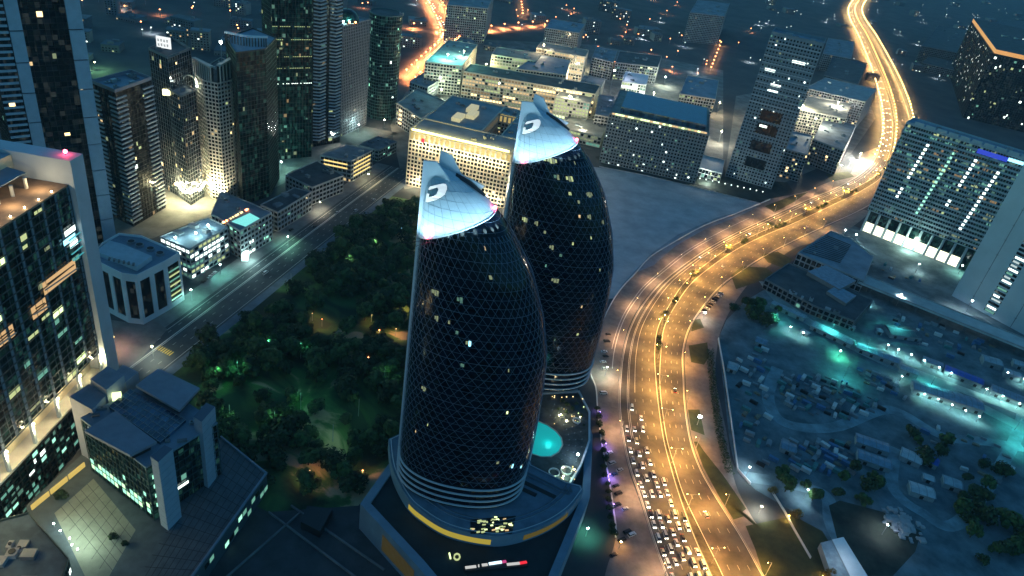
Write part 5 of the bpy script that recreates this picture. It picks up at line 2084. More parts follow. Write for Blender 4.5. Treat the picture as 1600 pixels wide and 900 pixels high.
shed((1440, 748), (1456, 754), 5, 3, 'tiny pale roof shed above the ribbed roof shed', SHR[3])
shed((1325, 513), (1334, 516), 5, 3, 'small bright roofed hut near the top of the grey shed row', SHR[3])
shed((1252, 520), (1262, 526), 5, 3, 'small white hut under lamps at the left end of the sheds', SHR[3])
shed((1205, 478), (1256, 501), 6, 4, 'long narrow canopy along the front of the dark flat roofed block', SHR[1])
shed((1440, 566), (1470, 577), 8, 4, 'long shed roof just above the row of lamps', SHR[0])
shed((1404, 578), (1432, 589), 7, 4, 'short shed between the grey shed row and the wide blue roofed shed', SHR[1])
shed((1600, 640), (1650, 660), 9, 4, 'shed cut off by the right edge below the lamps', SHR[0])
shed((1136, 575), (1150, 580), 9, 3.5, 'square hut by the white boundary wall in the yard', SHR[1])
shed((1180, 535), (1196, 541), 8, 3.5, 'grey hut below the dark tree clump of the yard', SHR[0])
shed((1218, 700), (1240, 708), 8, 4, 'low hut in the lower left of the yard', SHR[0])
# building with white lit roof at the bottom right
o = thing('white_roof_building', 'flat building with bright white and blue roof halves at the bottom', 'building', tuple(P(1330, 890).xy) + (0,))
m = MB()
pl = poly_px([(1300, 843), (1318, 839), (1362, 910), (1338, 920)], 5)
m.prism(pl, 0, 5, CONC, mat('white_roof', (.75, .80, .82), .6, var=.06))
part(m, 'white_half', o)
m = MB()
m.prism(poly_px([(1282, 848), (1299, 844), (1337, 921), (1310, 930)], 4.6), 0, 4.6, CONC, SHR[1])
part(m, 'blue_half', o)
light('roof_light', 'POINT', P(1322, 862, 14), 1500, (.85, .95, 1), o, 1)
# flat block with screens
K = building('flat_yard_block', 'dark flat roofed block with raised blue roof panels left of the viaduct', 'low block', poly_px([(1195, 437), (1232, 412), (1364, 470), (1335, 503), (1270, 478)], 9), 9, fh=4.5, bay=5,
             pier=1.2, slab=1.2, depth=.4, frame=CONC_D, glass=GLASS, lit=.02, lits='green', maxwin=6, roofm=ROOFD, units=6)
for pts, hh in (([(1262, 424), (1290, 414), (1338, 438), (1312, 452)], 13), ([(1292, 455), (1308, 446), (1338, 462), (1322, 474)], 12)):
    slab_at(K, 'roof_panel', poly_px(pts, hh), 9.1, hh, CONC_D, SHR[0])
K2b = building('solar_roof_block', 'long low block with slatted dark roof in front of the hotel hall', 'low block', poly_px([(1246, 396), (1297, 362), (1330, 374), (1365, 402), (1350, 440)], 12), 12, fh=6, bay=5, pier=1,
               slab=1.4, depth=.4, frame=CONC, glass=GLASS, lit=0, roofm=ROOFB, units=3)
m = MB()
for k in range(13):
    p, q = P(1252, 394, 12.5).lerp(P(1296, 365, 12.5), .05 + k * .07), P(1312, 412, 12.5).lerp(P(1332, 380, 12.5), .05 + k * .07)
    m.bar(p, q, .8, .5, DARKM)
part(m, 'roof_slat', K2b)
# concrete viaduct
o = thing('viaduct', 'pale concrete viaduct deck crossing behind the works yard', 'viaduct', tuple(P(1480, 480).xy) + (0,))
va, vb = P(1345, 436, 9), P(1660, 562, 9)
m = MB()
m.bar(va, vb, 21, 1.4, mat('viaduct_deck', (.36, .42, .43), .8, var=.16, scale=.06))
part(m, 'deck', o)
d_ = (vb - va).normalized()
s_ = Vector((-d_.y, d_.x, 0))
for sgn in (-1, 1):
    m = MB()
    m.bar(va + s_ * 10.2 * sgn + Vector((0, 0, 1.2)), vb + s_ * 10.2 * sgn + Vector((0, 0, 1.2)), .4, 1.1, CONC)
    part(m, 'parapet', o)
for k in range(8):
    p = va.lerp(vb, (k + .5) / 8)
    m = MB()
    m.cyl((p.x, p.y, 0), 1.6, 1.6, 8.4, CONC_D, 12)
    part(m, 'column', o)

# ================================================================== LAMPS
def lamp(name, label, p, h, head, lcol, e, arms=((0, 0),), group=None, hr=.55, cat='street lamp', lift=1.2, light_on=True, pt=False):
    o = thing(name, label, cat, (p.x, p.y, 0), group)
    m = MB()
    m.cyl((p.x, p.y, 0), .22, .13, h, METAL, 6)
    part(m, 'pole', o)
    for ax, ay in arms:
        m = MB()
        if ax or ay:
            m.bar((p.x, p.y, h), (p.x + ax, p.y + ay, h + .3), .14, .14, METAL)
            part(m, 'arm', o)
            m = MB()
        c = Vector((p.x + ax, p.y + ay, h + .25))
        m.ball(c, hr, head, 8, 5, .6)
        part(m, 'lamp_head', o)
        if pt:
            light('lamp_light', 'POINT', c + Vector((0, 0, hr + .8)), e, lcol, o, .6)
        elif light_on:
            light('lamp_light', 'SPOT', c - Vector((0, 0, .6)), e, lcol, o, .35, 165, c - Vector((0, 0, 10)))
    return o


SOD = (1.0, .50, .11)
FARL, FARLIGHTS = MB(), []


def far_lamp(p, h, head, lcol, e, hr, light_on=True):
    FARL.cyl((p.x, p.y, 0), .3, .2, h, METAL, 5)
    c = Vector((p.x, p.y, h + .3))
    FARL.ball(c, hr, head, 7, 4, .7)
    if light_on:
        FARLIGHTS.append((c - Vector((0, 0, hr + .3)), e, lcol))

# double-arm sodium lamps along the highway median
med = [MLf[i].lerp(MRt[i], .5) for i in range(len(MLf))]
nth = 0
WHERE = ['beside the traffic jam', 'beside the palm', 'between the palms', 'near the highway bend', 'on the far curve']
for k, (p, t) in enumerate(resample(med[2:150], 36)):
    nrm = Vector((-t.y, t.x))
    px = PX((p.x, p.y, 0))
    w = 'beside the traffic jam near the bottom' if px[1] > 640 else 'on the narrow median by the turn bay' if px[1] > 520 else 'among the palms of the median' if px[0] < 1230 else 'on the median before the hotel' if px[0] < 1400 else 'on the far highway bend'
    o = lamp('street_lamp', 'double arm orange street lamp ' + w, p.to_3d(), 12, E_LAMPO, SOD, 23500, ((nrm.x * 3.4, nrm.y * 3.4), (-nrm.x * 3.4, -nrm.y * 3.4)), 'double arm lamps along the highway median', .28)
# single lamps on the outer kerbs
for k, (p, t) in enumerate(resample(ER[8:150], 46)):
    nrm = Vector((t.y, -t.x))
    q = p + nrm * 1.6
    px = PX((p.x, p.y, 0))
    if 1290 < px[0] < 1372 and px[1] > 300: continue
    lamp('street_lamp', 'orange street lamp on the right kerb of the highway', q.to_3d(), 10, E_LAMPO, SOD, 14000, ((-nrm.x * 2.5, -nrm.y * 2.5),), 'lamps along the right kerb of the highway', .22)
for k, (p, t) in enumerate(resample(EL[8:140], 52)):
    nrm = Vector((-t.y, t.x))
    q = p + nrm * 1.5
    lamp('street_lamp', 'orange street lamp between the highway and its service road', q.to_3d(), 10, E_LAMPO, (1, .60, .28), 10000, ((nrm.x * 2.5, nrm.y * 2.5),), 'lamps between highway and service road', .2)
# glittering far stretch of the highway
far_l = resample(EL[150:], 26)
far_r = resample(ER[150:], 26)
for lst, s in ((far_l, 1), (far_r, -1)):
    for p, t in lst:
        q = p + Vector((-t.y, t.x)) * 2 * s
        if PX((q.x, q.y, 0))[1] < 70:
            far_lamp(q, 10, E_LAMPO, (1, .58, .18), 60000, .8)
            continue
        lamp('street_lamp', 'golden street lamp on the distant glittering stretch of the highway', q.to_3d(), 10, E_LAMPO, (1, .58, .18), 60000, ((0, 0),), 'lamps along the distant highway', .8)
for p, t in resample(med[152:], 26):
    far_lamp(p, 11, E_LAMPO, (1, .56, .16), 48000, .5)
# far motorway, top centre
for lst in (resample(F1[4:], 30), resample(F2[4:], 30)):
    for p, t in lst:
        far_lamp(p, 10, E_ORED, (1, .32, .10), 200000, 1.5)
for k, (p, t) in enumerate(resample(F3, 45)):
    far_lamp(p, 10, E_ORED, (1, .34, .12), 200000, 1.5)
# street on the left
for k, (x, y, c, hd, lb) in enumerate(((403, 363, (1, .82, .4), E_LAMPY, 'bright warm street lamp between the dark roofed sheds on the left street'), (201, 489, (1, .5, .15), E_LAMPO, 'orange street lamp at the corner of the white office'),
                                       (300, 470, (.3, 1, .8), E_LAMPW, 'greenish street lamp in front of the roof garden block'), (500, 330, (1, .9, .6), E_LAMPY, 'warm street lamp in front of the open deck car park'),
                                       (575, 285, (1, .85, .5), E_LAMPY, 'warm street lamp in front of the yellow striped block'), (345, 430, (.25, 1, .85), E_LAMPW, 'pale street lamp in front of the pool block'),
                                       (240, 560, (.9, 1, .8), E_LAMPY, 'street lamp at the zebra crossing near the pier block'), (180, 545, (1, .6, .4), E_LAMPO, 'street lamp at the foot of the gridded tower'), (450, 385, (.35, 1, .8), E_LAMPW, 'pale street lamp beside the pale dark roofed shed'))):
    lamp('street_lamp', lb, P(x, y), 9, hd, c, 9000 if k < 2 else 8500, ((0, 0),), None, .55)
for x, y, c, e in ((300, 283, (1, .95, .5), 60000), (270, 285, (1, .95, .5), 60000), (320, 270, (1, .95, .55), 45000), (412, 290, (.6, 1, .85), 26000), (440, 268, (.4, 1, .8), 20000), (375, 290, (.8, 1, .7), 30000), (150, 110, (.4, 1, .4), 24000), (560, 208, (.6, 1, .9), 14000), (520, 225, (1, .95, .8), 16000), (395, 305, (.6, 1, .9), 16000), (600, 200, (1, .8, .5), 14000), (470, 235, (1, .8, .5), 9000)):
    lamp('plaza_lamp', 'court floodlight glowing between the feet of the left towers', P(x, y), 10, E_LAMPY if c[2] < .7 else E_LAMPW, c, e, ((0, 0),), 'court floodlights between the left towers', .7, 'lamp', pt=True)
# yard floodlights
YL = [(1262, 489), (1272, 493), (1287, 498), (1305, 504), (1232, 519), (1252, 528), (1384, 547), (1400, 554), (1420, 562), (1440, 571), (1463, 582), (1482, 591), (1537, 616), (1562, 627), (1588, 639),
      (1440, 624), (1461, 632), (1483, 641), (1504, 650), (1525, 659), (1345, 484), (1355, 477), (1338, 500), (1330, 512), (1405, 596), (1595, 600), (1570, 590)]
for k, (x, y) in enumerate(YL):
    g = 'upper' if y < 535 else 'middle' if y < 595 or x > 1530 else 'lower'
    lamp('yard_lamp', 'white floodlight of the %s lamp row between the yard sheds' % g, P(x, y), 5, E_LAMPW, (.45, 1, .88), 4200, ((0, 0),), 'floodlights of the %s yard row' % g, .5, 'lamp')
for x, y in ((1296, 523), (1352, 545), (1452, 606), (1585, 672), (1398, 520), (1600, 705), (1210, 505), (1318, 590)):  # lamps added to spread a teal glow over the yard
    lamp('yard_lamp', 'added teal fill lamp on a taller mast between the yard sheds', P(x, y), 11, E_DIMG, (.12, .95, .80), 11000, ((0, 0),), 'added teal fill lamps between the yard sheds', .3, 'lamp')
lamp('yard_lamp', 'green tinted floodlight standing alone in the works yard', P(1309, 558), 6, E_LAMPW, (.1, 1, .55), 12000, ((0, 0),), None, .6, 'lamp')
lamp('yard_lamp', 'brilliant white floodlight at the foot of the white slab tower', P(1508, 490), 14, E_LAMPW, (.9, 1, 1), 20000, ((0, 0),), None, .9, 'lamp')
lamp('yard_lamp', 'left of two brilliant masts in front of the hotel hall', P(1313, 378), 14, E_LAMPW, (.75, 1, 1), 26000, ((0, 0),), None, .9, 'lamp')
lamp('yard_lamp', 'right of two brilliant masts in front of the hotel hall', P(1330, 385), 14, E_LAMPW, (.75, 1, 1), 26000, ((0, 0),), None, .9, 'lamp')
lamp('yard_lamp', 'white lamp in the garden court right of the hotel hall', P(1430, 426), 10, E_LAMPW, (.8, 1, .9), 9000, ((0, 0),), None, .6, 'lamp')
lamp('yard_lamp', 'green white lamp at the right end of the hotel hall', P(1497, 428), 10, E_LAMPW, (.5, 1, .75), 16000, ((0, 0),), None, .7, 'lamp')
lamp('yard_lamp', 'bright lamp over the mound at the end of the viaduct', P(1400, 478), 12, E_LAMPW, (.7, 1, .95), 24000, ((0, 0),), None, .6, 'lamp')
lamp('yard_lamp', 'small lamp in the left corner of the works yard', P(1165, 745), 8, E_LAMPW, (.7, .95, 1), 9000, ((0, 0),), None, .5, 'lamp')
lamp('yard_lamp', 'cold lamp lighting the rock heap in the lower yard', P(1378, 835), 8, E_LAMPW, (.85, .95, 1), 5000, ((0, 0),), None, .5, 'lamp')
lamp('yard_lamp', 'cold lamp by the lower yard road crossing', P(1255, 780), 8, E_LAMPW, (.6, .9, 1), 5000, ((0, 0),), None, .4, 'lamp')
lamp('verge_floodlight', 'dazzling white green floodlight on the grass right of the highway', P(1089, 664), 7, E_LAMPW, (.4, 1, .75), 11000, ((0, 0),), None, 1.3, 'lamp')
lamp('verge_floodlight', 'bright white floodlight beside the angled parking row', P(1098, 500), 7, E_LAMPW, (1, .95, .75), 7000, ((0, 0),), None, .8, 'lamp')
lamp('verge_floodlight', 'bright floodlight at the footpath gate near the bottom right', P(1185, 803), 6, E_LAMPY, (1, 1, .75), 9000, ((0, 0),), None, .6, 'lamp')
for x, y, lb in ((936, 650, 'upper purple lamp among the shrubs by the service road'), (945, 700, 'second purple lamp among the shrubs by the service road'), (951, 748, 'third purple lamp among the shrubs by the service road'), (957, 795, 'lowest purple lamp among the shrubs by the service road')):
    p = P(x, y)
    o = lamp('purple_lamp', lb, p, 3.5, emat('purple_bulb', (.4, .25, 1), 8), (.35, .2, 1), 3800, ((0, 0),), 'purple lamps by the service road', .35, 'lamp')
lamp('street_lamp', 'green tinted lamp at the podium ramp near the bottom', P(915, 838), 6, E_LAMPW, (.15, 1, .65), 4200, ((0, 0),), None, .5)
lamp('street_lamp', 'pale green street lamp beside the farther sail tower foot', P(945, 588), 8, E_LAMPW, (.6, 1, .85), 7000, ((0, 0),), None, .4)
lamp('street_lamp', 'small orange lamp by the parked cars near the bottom', P(967, 857), 5, E_LAMPO, (1, .5, .15), 2500, ((0, 0),), None, .5)

# ================================================================== TREES
LEAF = mat('leaf', (.044, .088, .022), .85, var=.55, scale=.35)
LEAF2 = mat('leaf_dark', (.026, .050, .015), .85, var=.5, scale=.35)
LEAFO = mat('leaf_golden', (.16, .12, .03), .8, var=.4, scale=.5)
BARK = mat('bark', (.06, .045, .03), .9)
PALML = mat('palm_leaf', (.11, .12, .035), .7, var=.3, scale=.8)


def crown_mesh(seed, r, h, lm, nq=420, sz=.95, lobes=7):
    rg = random.Random(seed)
    m = MB()
    cs = []
    for k in range(lobes):
        a = rg.uniform(0, 6.28)
        q = rg.uniform(.15, .62) * r
        cs.append((Vector((q * math.cos(a), q * math.sin(a), h * rg.uniform(.45, .85))), r * rg.uniform(.38, .62)))
    for k in range(nq):
        c, rr = rg.choice(cs)
        v = Vector((rg.gauss(0, 1), rg.gauss(0, 1), rg.gauss(0, .75)))
        v.normalize()
        p = c + v * rr * rg.uniform(.72, 1.08)
        n = (v + Vector((rg.uniform(-.6, .6), rg.uniform(-.6, .6), rg.uniform(-.2, .8)))).normalized()
        t = n.cross(Vector((0, 0, 1)) if abs(n.z) < .9 else Vector((1, 0, 0))).normalized()
        b = n.cross(t)
        s = sz * rg.uniform(.5, 1.2)
        a = rg.uniform(0, 6.28)
        t, b = t * math.cos(a) + b * math.sin(a), b * math.cos(a) - t * math.sin(a)
        m.face([p - t * s - b * s * .6, p + t * s * .9 - b * s * .7, p + t * s * .5 + b * s * .8, p - t * s * .6 + b * s * .6], lm)
    return m, cs


def make_tree(name, label, cat, seed, r, h, lm, **kw):
    o = thing(name, label, cat)
    m, cs = crown_mesh(seed, r, h, lm, **kw)
    part(m, 'crown', o)
    t = MB()
    t.cyl((0, 0, 0), .35, .2, h * .5, BARK, 7)
    for c, rr in cs[:5]:
        t.bar((0, 0, h * .38), c, .16, .16, BARK)
    part(t, 'trunk', o)
    return o


protos = [make_tree('park_tree', 'tree', 'tree', 20 + k, 5.2 + (k % 3) * .8, 8.5 + k % 2 * 2, LEAF if k % 2 else LEAF2, lobes=6 + k % 3, nq=520) for k in range(4)]
flat = make_tree('park_tree', 'tree', 'tree', 40, 6.5, 8.0, LEAF2, lobes=9, nq=560)
protos.append(flat)
used = [False] * 5


def place_tree(p, label, group, s=1.0, rg=RND, kind=None):
    k = rg.randrange(5) if kind is None else kind
    src = protos[k]
    if not used[k]:
        used[k] = True
        o = src
        o.location = (p[0], p[1], 0)
        o.rotation_euler = (0, 0, rg.uniform(0, 6.28))
        o.scale = (s, s, s * rg.uniform(.85, 1.1))
        o['label'] = label
        o['group'] = group
        return o
    o = copy_thing(src, (p[0], p[1], 0), rg.uniform(0, 6.28), label, group, s)
    o.scale = (s, s, s * rg.uniform(.8, 1.15))
    return o


from mathutils import noise as mnoise
park_px = [(272, 585), (337, 523), (407, 463), (505, 395), (580, 340), (612, 316), (655, 322), (652, 420), (640, 560), (625, 690), (560, 770), (430, 780), (345, 700), (320, 640)]


def inside(x, y, pl):
    c = False
    j = len(pl) - 1
    for i in range(len(pl)):
        if (pl[i][1] > y) != (pl[j][1] > y) and x < (pl[j][0] - pl[i][0]) * (y - pl[i][1]) / (pl[j][1] - pl[i][1]) + pl[i][0]:
            c = not c
        j = i
    return c


for k, (x, y, c, e) in enumerate(((372, 590, (.15, 1, .5), 7000), (420, 555, (.15, 1, .55), 9000), (470, 560, (.15, 1, .55), 7000), (340, 600, (.2, 1, .5), 5000), (470, 640, (.2, 1, .5), 6000), (600, 600, (.3, 1, .5), 5000), (545, 420, (.5, 1, .5), 5000), (585, 395, (.5, 1, .5), 4000),
                                 (430, 670, (.3, 1, .5), 5000), (520, 690, (.5, 1, .5), 5000), (560, 650, (.4, 1, .5), 4000), (455, 450, (.8, 1, .6), 6000), (620, 350, (.5, 1, .4), 4000), (360, 660, (.3, 1, .5), 4000))):  # green lamps added to tint and lift the dark park
    lamp('park_lamp', 'added green fill lamp among the dark trees left of the sail tower', P(x, y), 13, E_DIMG, c, e * .42, ((0, 0),), 'added green fill lamps in the dark park', .25, 'lamp')
for k, (x, y, lb) in enumerate(((488, 501, 'left'), (503, 510, 'second from left'), (580, 503, 'upper middle'), (592, 527, 'lower middle'), (618, 525, 'second from right'), (632, 482, 'topmost right'), (400, 505, 'leftmost'), (575, 570, 'lowest'), (484, 748, 'near, left'), (566, 748, 'near, right'))):
    lamp('park_lamp', 'small orange park lamp, ' + lb + ' one of the glowing spots under the trees', P(x, y), 6, E_ORED if k % 2 else E_WARM, (1, .5, .2), 3200, ((0, 0),), 'orange lamps in the dark park', .4, 'lamp')
pw = [P(*p).xy for p in park_px]
TR = random.Random(3)
tp = []
tries = 0
while len(tp) < 244 and tries < 30000:
    tries += 1
    x = TR.uniform(min(p.x for p in pw), max(p.x for p in pw))
    y = TR.uniform(min(p.y for p in pw), max(p.y for p in pw))
    if not inside(x, y, pw): continue
    v = mnoise.noise(Vector((x * .022, y * .022, 1.7)))
    edge = min((Vector((x, y)) - K2[i]).length for i in range(0, len(K2), 3))
    if v < -.05 and TR.random() < .94: continue
    if edge < 9: continue
    dmin = 6.0 if v > .1 else 7.2
    if any((q[0] - x) ** 2 + (q[1] - y) ** 2 < dmin ** 2 for q in tp): continue
    tp.append((x, y))
for x, y in tp:
    px = PX((x, y, 0))
    zone = 'in the far end of the dark park near the street' if px[1] < 420 else 'in the middle of the dark park' if px[1] < 560 else 'in the near part of the dark park left of the sail tower'
    place_tree((x, y), 'dark leafy tree ' + zone, 'trees in the dark park, ' + ('far end' if px[1] < 420 else 'middle' if px[1] < 560 else 'near part'), TR.uniform(.75, 1.4), TR)
for x, y, n, sp, lb in ((1182, 492, 16, 10, 'dark tree of the clump above the works yard'), (1445, 700, 6, 8, 'dark tree of the clump right of the white canopy shed'), (1345, 765, 8, 9, 'dark tree of the clump between the two yard roads'),
                        (1240, 765, 5, 6, 'dark tree of the clump left of the yard road'), (1525, 810, 12, 13, 'dark tree of the clump in the bottom right corner'), (1580, 870, 8, 12, 'dark tree at the bottom right edge'), (1510, 770, 4, 6, 'dark tree beside the grey ribbed roof shed'), (1560, 740, 3, 5, 'dark tree beside the right hand yard road')):
    c = P(x, y).xy
    for k in range(n):
        place_tree(c + Vector((TR.gauss(0, sp), TR.gauss(0, sp))), lb, lb.replace('dark tree', 'dark trees'), TR.uniform(.6, 1.1), TR)
for x, y, s, lb in ((1242, 808, .75, 'orange lit bushy tree beside the white fence line'), (1294, 903, .8, 'orange lit bushy tree at the bottom edge'), (1206, 770, .6, 'brownish tree beside the footpath gate')):
    m, cs = crown_mesh(77, 5, 7, LEAFO, nq=600, sz=.55, lobes=8)
    o = thing('lit_tree', lb, 'tree', tuple(P(x, y)))
    m.v = [(a * s + o.location.x, b * s + o.location.y, c * s) for a, b, c in m.v]
    part(m, 'crown', o)
    m = MB()
    m.cyl(tuple(o.location), .25, .15, 3, BARK, 6)
    part(m, 'trunk', o)
    if s > .7:
        p = P(x - 12, y + 4, 3.0)
        lamp('garden_lamp', 'low orange lamp beside the ' + lb.replace('orange lit ', ''), P(x - 12, y + 4), 3, E_LAMPO, (1, .5, .12), 2600, ((0, 0),), None, .35, 'lamp')
        light('tree_light', 'POINT', P(x - 8, y + 4, 9), 1500, (1, .5, .12), o, .5)


def make_palm(label):
    o = thing('palm_tree', label, 'palm tree')
    m = MB()
    for j in range(6):
        m.cyl((.12 * j * .3, 0, j * 1.15), .32 - j * .015, .29 - j * .015, 1.15, BARK, 8)
    part(m, 'trunk', o)
    m = MB()
    rg = random.Random(9)
    for k in range(30):
        a = k * 2.399
        e = rg.uniform(-.1, 1.1)
        Lf_ = rg.uniform(3.4, 4.8)
        pr = None
        for j in range(7):
            t = j / 6
            rr = Lf_ * t * math.cos(e * (1 - t * .4))
            z = 7 + Lf_ * (math.sin(e) * t - .55 * t * t)
            c = Vector((rr * math.cos(a), rr * math.sin(a), z))
            s = Vector((-math.sin(a), math.cos(a), 0)) * (.62 * math.sin(math.pi * min(1, t * .9 + .08)))
            if pr:
                m.face([pr[0] - pr[1], c - s, c, pr[0]], PALML)
                m.face([pr[0], c, c + s, pr[0] + pr[1]], PALML)
            pr = (c, s)
    part(m, 'crown', o)
    return o


palm0 = make_palm('palm')
first = True
for x, y, lb in ((1040, 505, 'golden lit palm nearest the camera on the highway median'), (1077, 435, 'golden lit palm second along the median'), (1130, 389, 'golden lit palm third along the median'), (1196, 358, 'golden lit palm fourth along the median'),
                 (1254, 325, 'golden lit palm on the median before the hotel'), (1314, 302, 'golden lit palm beyond the dark shrubs before the hotel'), (1365, 276, 'golden lit palm by the hotel corner'), (1084, 426, 'smaller palm behind the second median palm')):
    i = min(range(len(med)), key=lambda k: (Vector(PX((med[k].x, med[k].y, 0))) - Vector((x, y))).length)
    p = med[i]
    s = 1.25 if 'smaller' not in lb else .8
    if first:
        o = palm0
        o.location = (p.x, p.y, .14)
        o['label'] = lb
        first = False
    else:
        o = copy_thing(palm0, (p.x, p.y, .14), RND.uniform(0, 6), lb)
    o['group'] = 'palms along the highway median'
    o.scale = (s, s, s)
    t = (med[i + 1] - med[i]).normalized()
    lp = p - t * 5.5
    lamp('palm_uplight', 'small warm spotlight beside the ' + lb.split(' palm')[0].replace('golden lit', 'lit') + ' palm ' + lb.split(' palm', 1)[1].strip(), lp.to_3d(), 9.5, E_LAMPO, (1, .6, .15), 6000, ((0, 0),), None, .45, 'lamp') if s > 1 else None
# shrubs on the median
shrub = make_tree('median_shrub', 'shrub', 'shrub', 60, 2.6, 3.2, LEAF2, nq=260, sz=.5, lobes=6)
sf = True
for x, y in ((1053, 474), (1057, 468), (1085, 421), (1159, 379), (1166, 375), (1208, 354), (1216, 350), (1222, 347), (1272, 320), (1280, 317), (1287, 314), (1326, 296), (1334, 292), (1380, 262), (1385, 255), (1030, 546), (1031, 538), (1032, 530)):
    i = min(range(len(med)), key=lambda k: (Vector(PX((med[k].x, med[k].y, 0))) - Vector((x, y))).length)
    lb = 'dark round shrub on the median ' + ('below the nearest palm' if y > 500 else 'between the nearest and second palms' if y > 415 else 'between the third and fourth palms' if x < 1190 else 'between the later palms before the hotel' if x < 1350 else 'by the hotel corner')
    o = shrub if sf else copy_thing(shrub, (0, 0, 0), RND.uniform(0, 6))
    sf = False
    o.location = (med[i].x, med[i].y, .14)
    o['label'] = lb
    o['group'] = 'shrubs on the highway median'
for x, y, sc, lb in ((97, 779, 1.3, 'large dark shrub under the yellow wall of the courtyard'), (178, 842, .9, 'dark shrub on the courtyard near its lower corner'), (196, 852, .7, 'smallest dark shrub at the lower courtyard corner')):
    o = copy_thing(shrub, P(x, y, 12.1), 1.0, lb, None, sc)
    del o['group']
# purple lit shrubs by the service road
for k in range(16):
    x, y = 934 + k * 1.55 + RND.uniform(-2, 2), 640 + k * 13
    o = copy_thing(shrub, P(x, y), RND.uniform(0, 6), 'shrub in the purple lit row left of the service road', 'shrubs in the purple lit row', RND.uniform(.7, 1.1))
# small trees on the pool terrace
for x, y, s in ((878, 628, .8), (886, 634, .9), (894, 640, .8), (900, 632, .7), (872, 640, .5), (908, 650, .6), (884, 645, .7), (912, 665, .5)):
    q = P(x, y, ZT)
    o = copy_thing(shrub, q, RND.uniform(0, 6), 'leafy terrace shrub between the pool and the farther tower', 'shrubs on the pool terrace', s * .8)
for k in range(34):
    x, y = (RND.uniform(862, 912), RND.uniform(618, 668)) if k < 22 else (RND.uniform(866, 900), RND.uniform(728, 752))
    q = P(x, y, ZT + .3)
    o = thing('terrace_lamp', 'tiny warm lamp among the terrace plants' if k < 22 else 'tiny lamp among the ring planters of the terrace', 'lamp', tuple(q), 'small lamps on the pool terrace, ' + ('upper' if k < 22 else 'lower'))
    m = MB()
    m.ball(q + Vector((0, 0, .8)), RND.uniform(.2, .42), RND.choice([E_WARM, E_YG, E_WARM, E_LAMPY]), 6, 4)
    part(m, 'bulb', o)
light('terrace_glow', 'POINT', P(880, 640, ZT + 5), 1600, (1, .8, .4), pod, .5)
light('terrace_glow', 'POINT', P(886, 738, ZT + 4), 900, (.5, 1, .8), pod, .5)
q = P(903, 710, ZT + 4)
o = thing('terrace_floodlight', 'blue white floodlight on the terrace edge right of the pool', 'lamp', (q.x, q.y, ZT))
m = MB()
m.bar((q.x, q.y, ZT), q, .2, .2, METAL)
part(m, 'post', o)
m = MB()
m.ball(q, .6, E_LAMPW, 8, 5)
part(m, 'lamp_head', o)
light('lamp_light', 'POINT', q + Vector((-.5, 0, 1)), 1500, (.5, .75, 1), o, .3)
# loungers round the pool
lou = thing('sun_lounger', 'dark sun lounger in the rows curving round the pool', 'lounger', (0, 0, 0), 'loungers round the pool')
m = MB()
m.box((0, 0, .3), (1.9, .7, .12), mat('lounger_dark', (.06, .08, .10), .7))
part(m, 'bed', lou)
m = MB()
m.bar((-.9, 0, .42), (-1.5, 0, .9), .7, .1, mat('lounger_pad', (.22, .26, .28), .8))
part(m, 'backrest', lou)
lf = True
for ring in range(3):
    for k in range(12):
        a = -1.25 + k * .2
        q = P(846 + (40 + ring * 10) * math.cos(a), 690 + (40 + ring * 9) * math.sin(a), ZT)
        o = lou if lf else copy_thing(lou, q, 0)
        lf = False
        o.location = (q.x, q.y, ZT + .05)
        o.rotation_euler = (0, 0, -a + 3.14)

# hedge and boundary wall right of the footpath
hp = spline([P(*p).xy for p in ((1108, 548), (1112, 592), (1118, 640), (1126, 690), (1140, 742))], 10)
o = thing('hedge', 'dark clipped hedge between the footpath and the works yard', 'hedge', tuple(hp[20]) + (0,))
m = MB()
rg = random.Random(4)
for p, t in resample(hp, .5):
    for k in range(9):
        c = p.to_3d() + Vector((rg.uniform(-2.6, 2.6), rg.uniform(-1, 1), rg.uniform(.2, 2.6)))
        s = rg.uniform(.3, .8)
        a = rg.uniform(0, 6.28)
        m.face([c + Vector((s * math.cos(a), s * math.sin(a), rg.uniform(-.3, .3))), c + Vector((-s * math.sin(a), s * math.cos(a), rg.uniform(-.3, .5))), c - Vector((s * math.cos(a), s * math.sin(a), rg.uniform(-.3, .3)))], LEAF2)
part(m, 'foliage', o)
o = thing('boundary_wall', 'thin white boundary wall along the left side of the works yard', 'wall', tuple(P(1135, 620)))
m = MB()
wp = [P(*p) for p in ((1122, 530), (1131, 580), (1138, 630), (1145, 680), (1152, 735), (1172, 757))]
for a, b in zip(wp[:-1], wp[1:]):
    m.bar(a + Vector((0, 0, .9)), b + Vector((0, 0, .9)), .5, 1.8, WHITE)
part(m, 'wall', o)
o = thing('fence', 'thin white fence line beside the orange lit tree', 'fence', tuple(P(1225, 800)))
m = MB()
wp = [P(*p) for p in ((1203, 765), (1225, 800), (1240, 828), (1266, 873))]
for a, b in zip(wp[:-1], wp[1:]):
    m.bar(a + Vector((0, 0, .8)), b + Vector((0, 0, .8)), .35, 1.6, WHITE)
part(m, 'panel', o)
o = thing('lot_wall', 'low pale wall edging the sand lot along the service road', 'wall', tuple(P(1040, 385)))
m = MB()
for a, b in zip(SL[66:-1:2], SL[68::2]):
    m.bar(a.to_3d() + Vector((0, 0, .6)), b.to_3d() + Vector((0, 0, .6)), .5, 1.2, WHITE)
part(m, 'wall', o)
o = thing('lot_wall', 'low pale wall along the back edge of the sand lot', 'wall', tuple(P(1060, 290)))
m = MB()
wp = [P(*p) for p in ((936, 261), (1010, 275), (1100, 297), (1190, 319))]
for a, b in zip(wp[:-1], wp[1:]):
    m.bar(a + Vector((0, 0, .6)), b + Vector((0, 0, .6)), .6, 1.2, CONC)
part(m, 'wall', o)

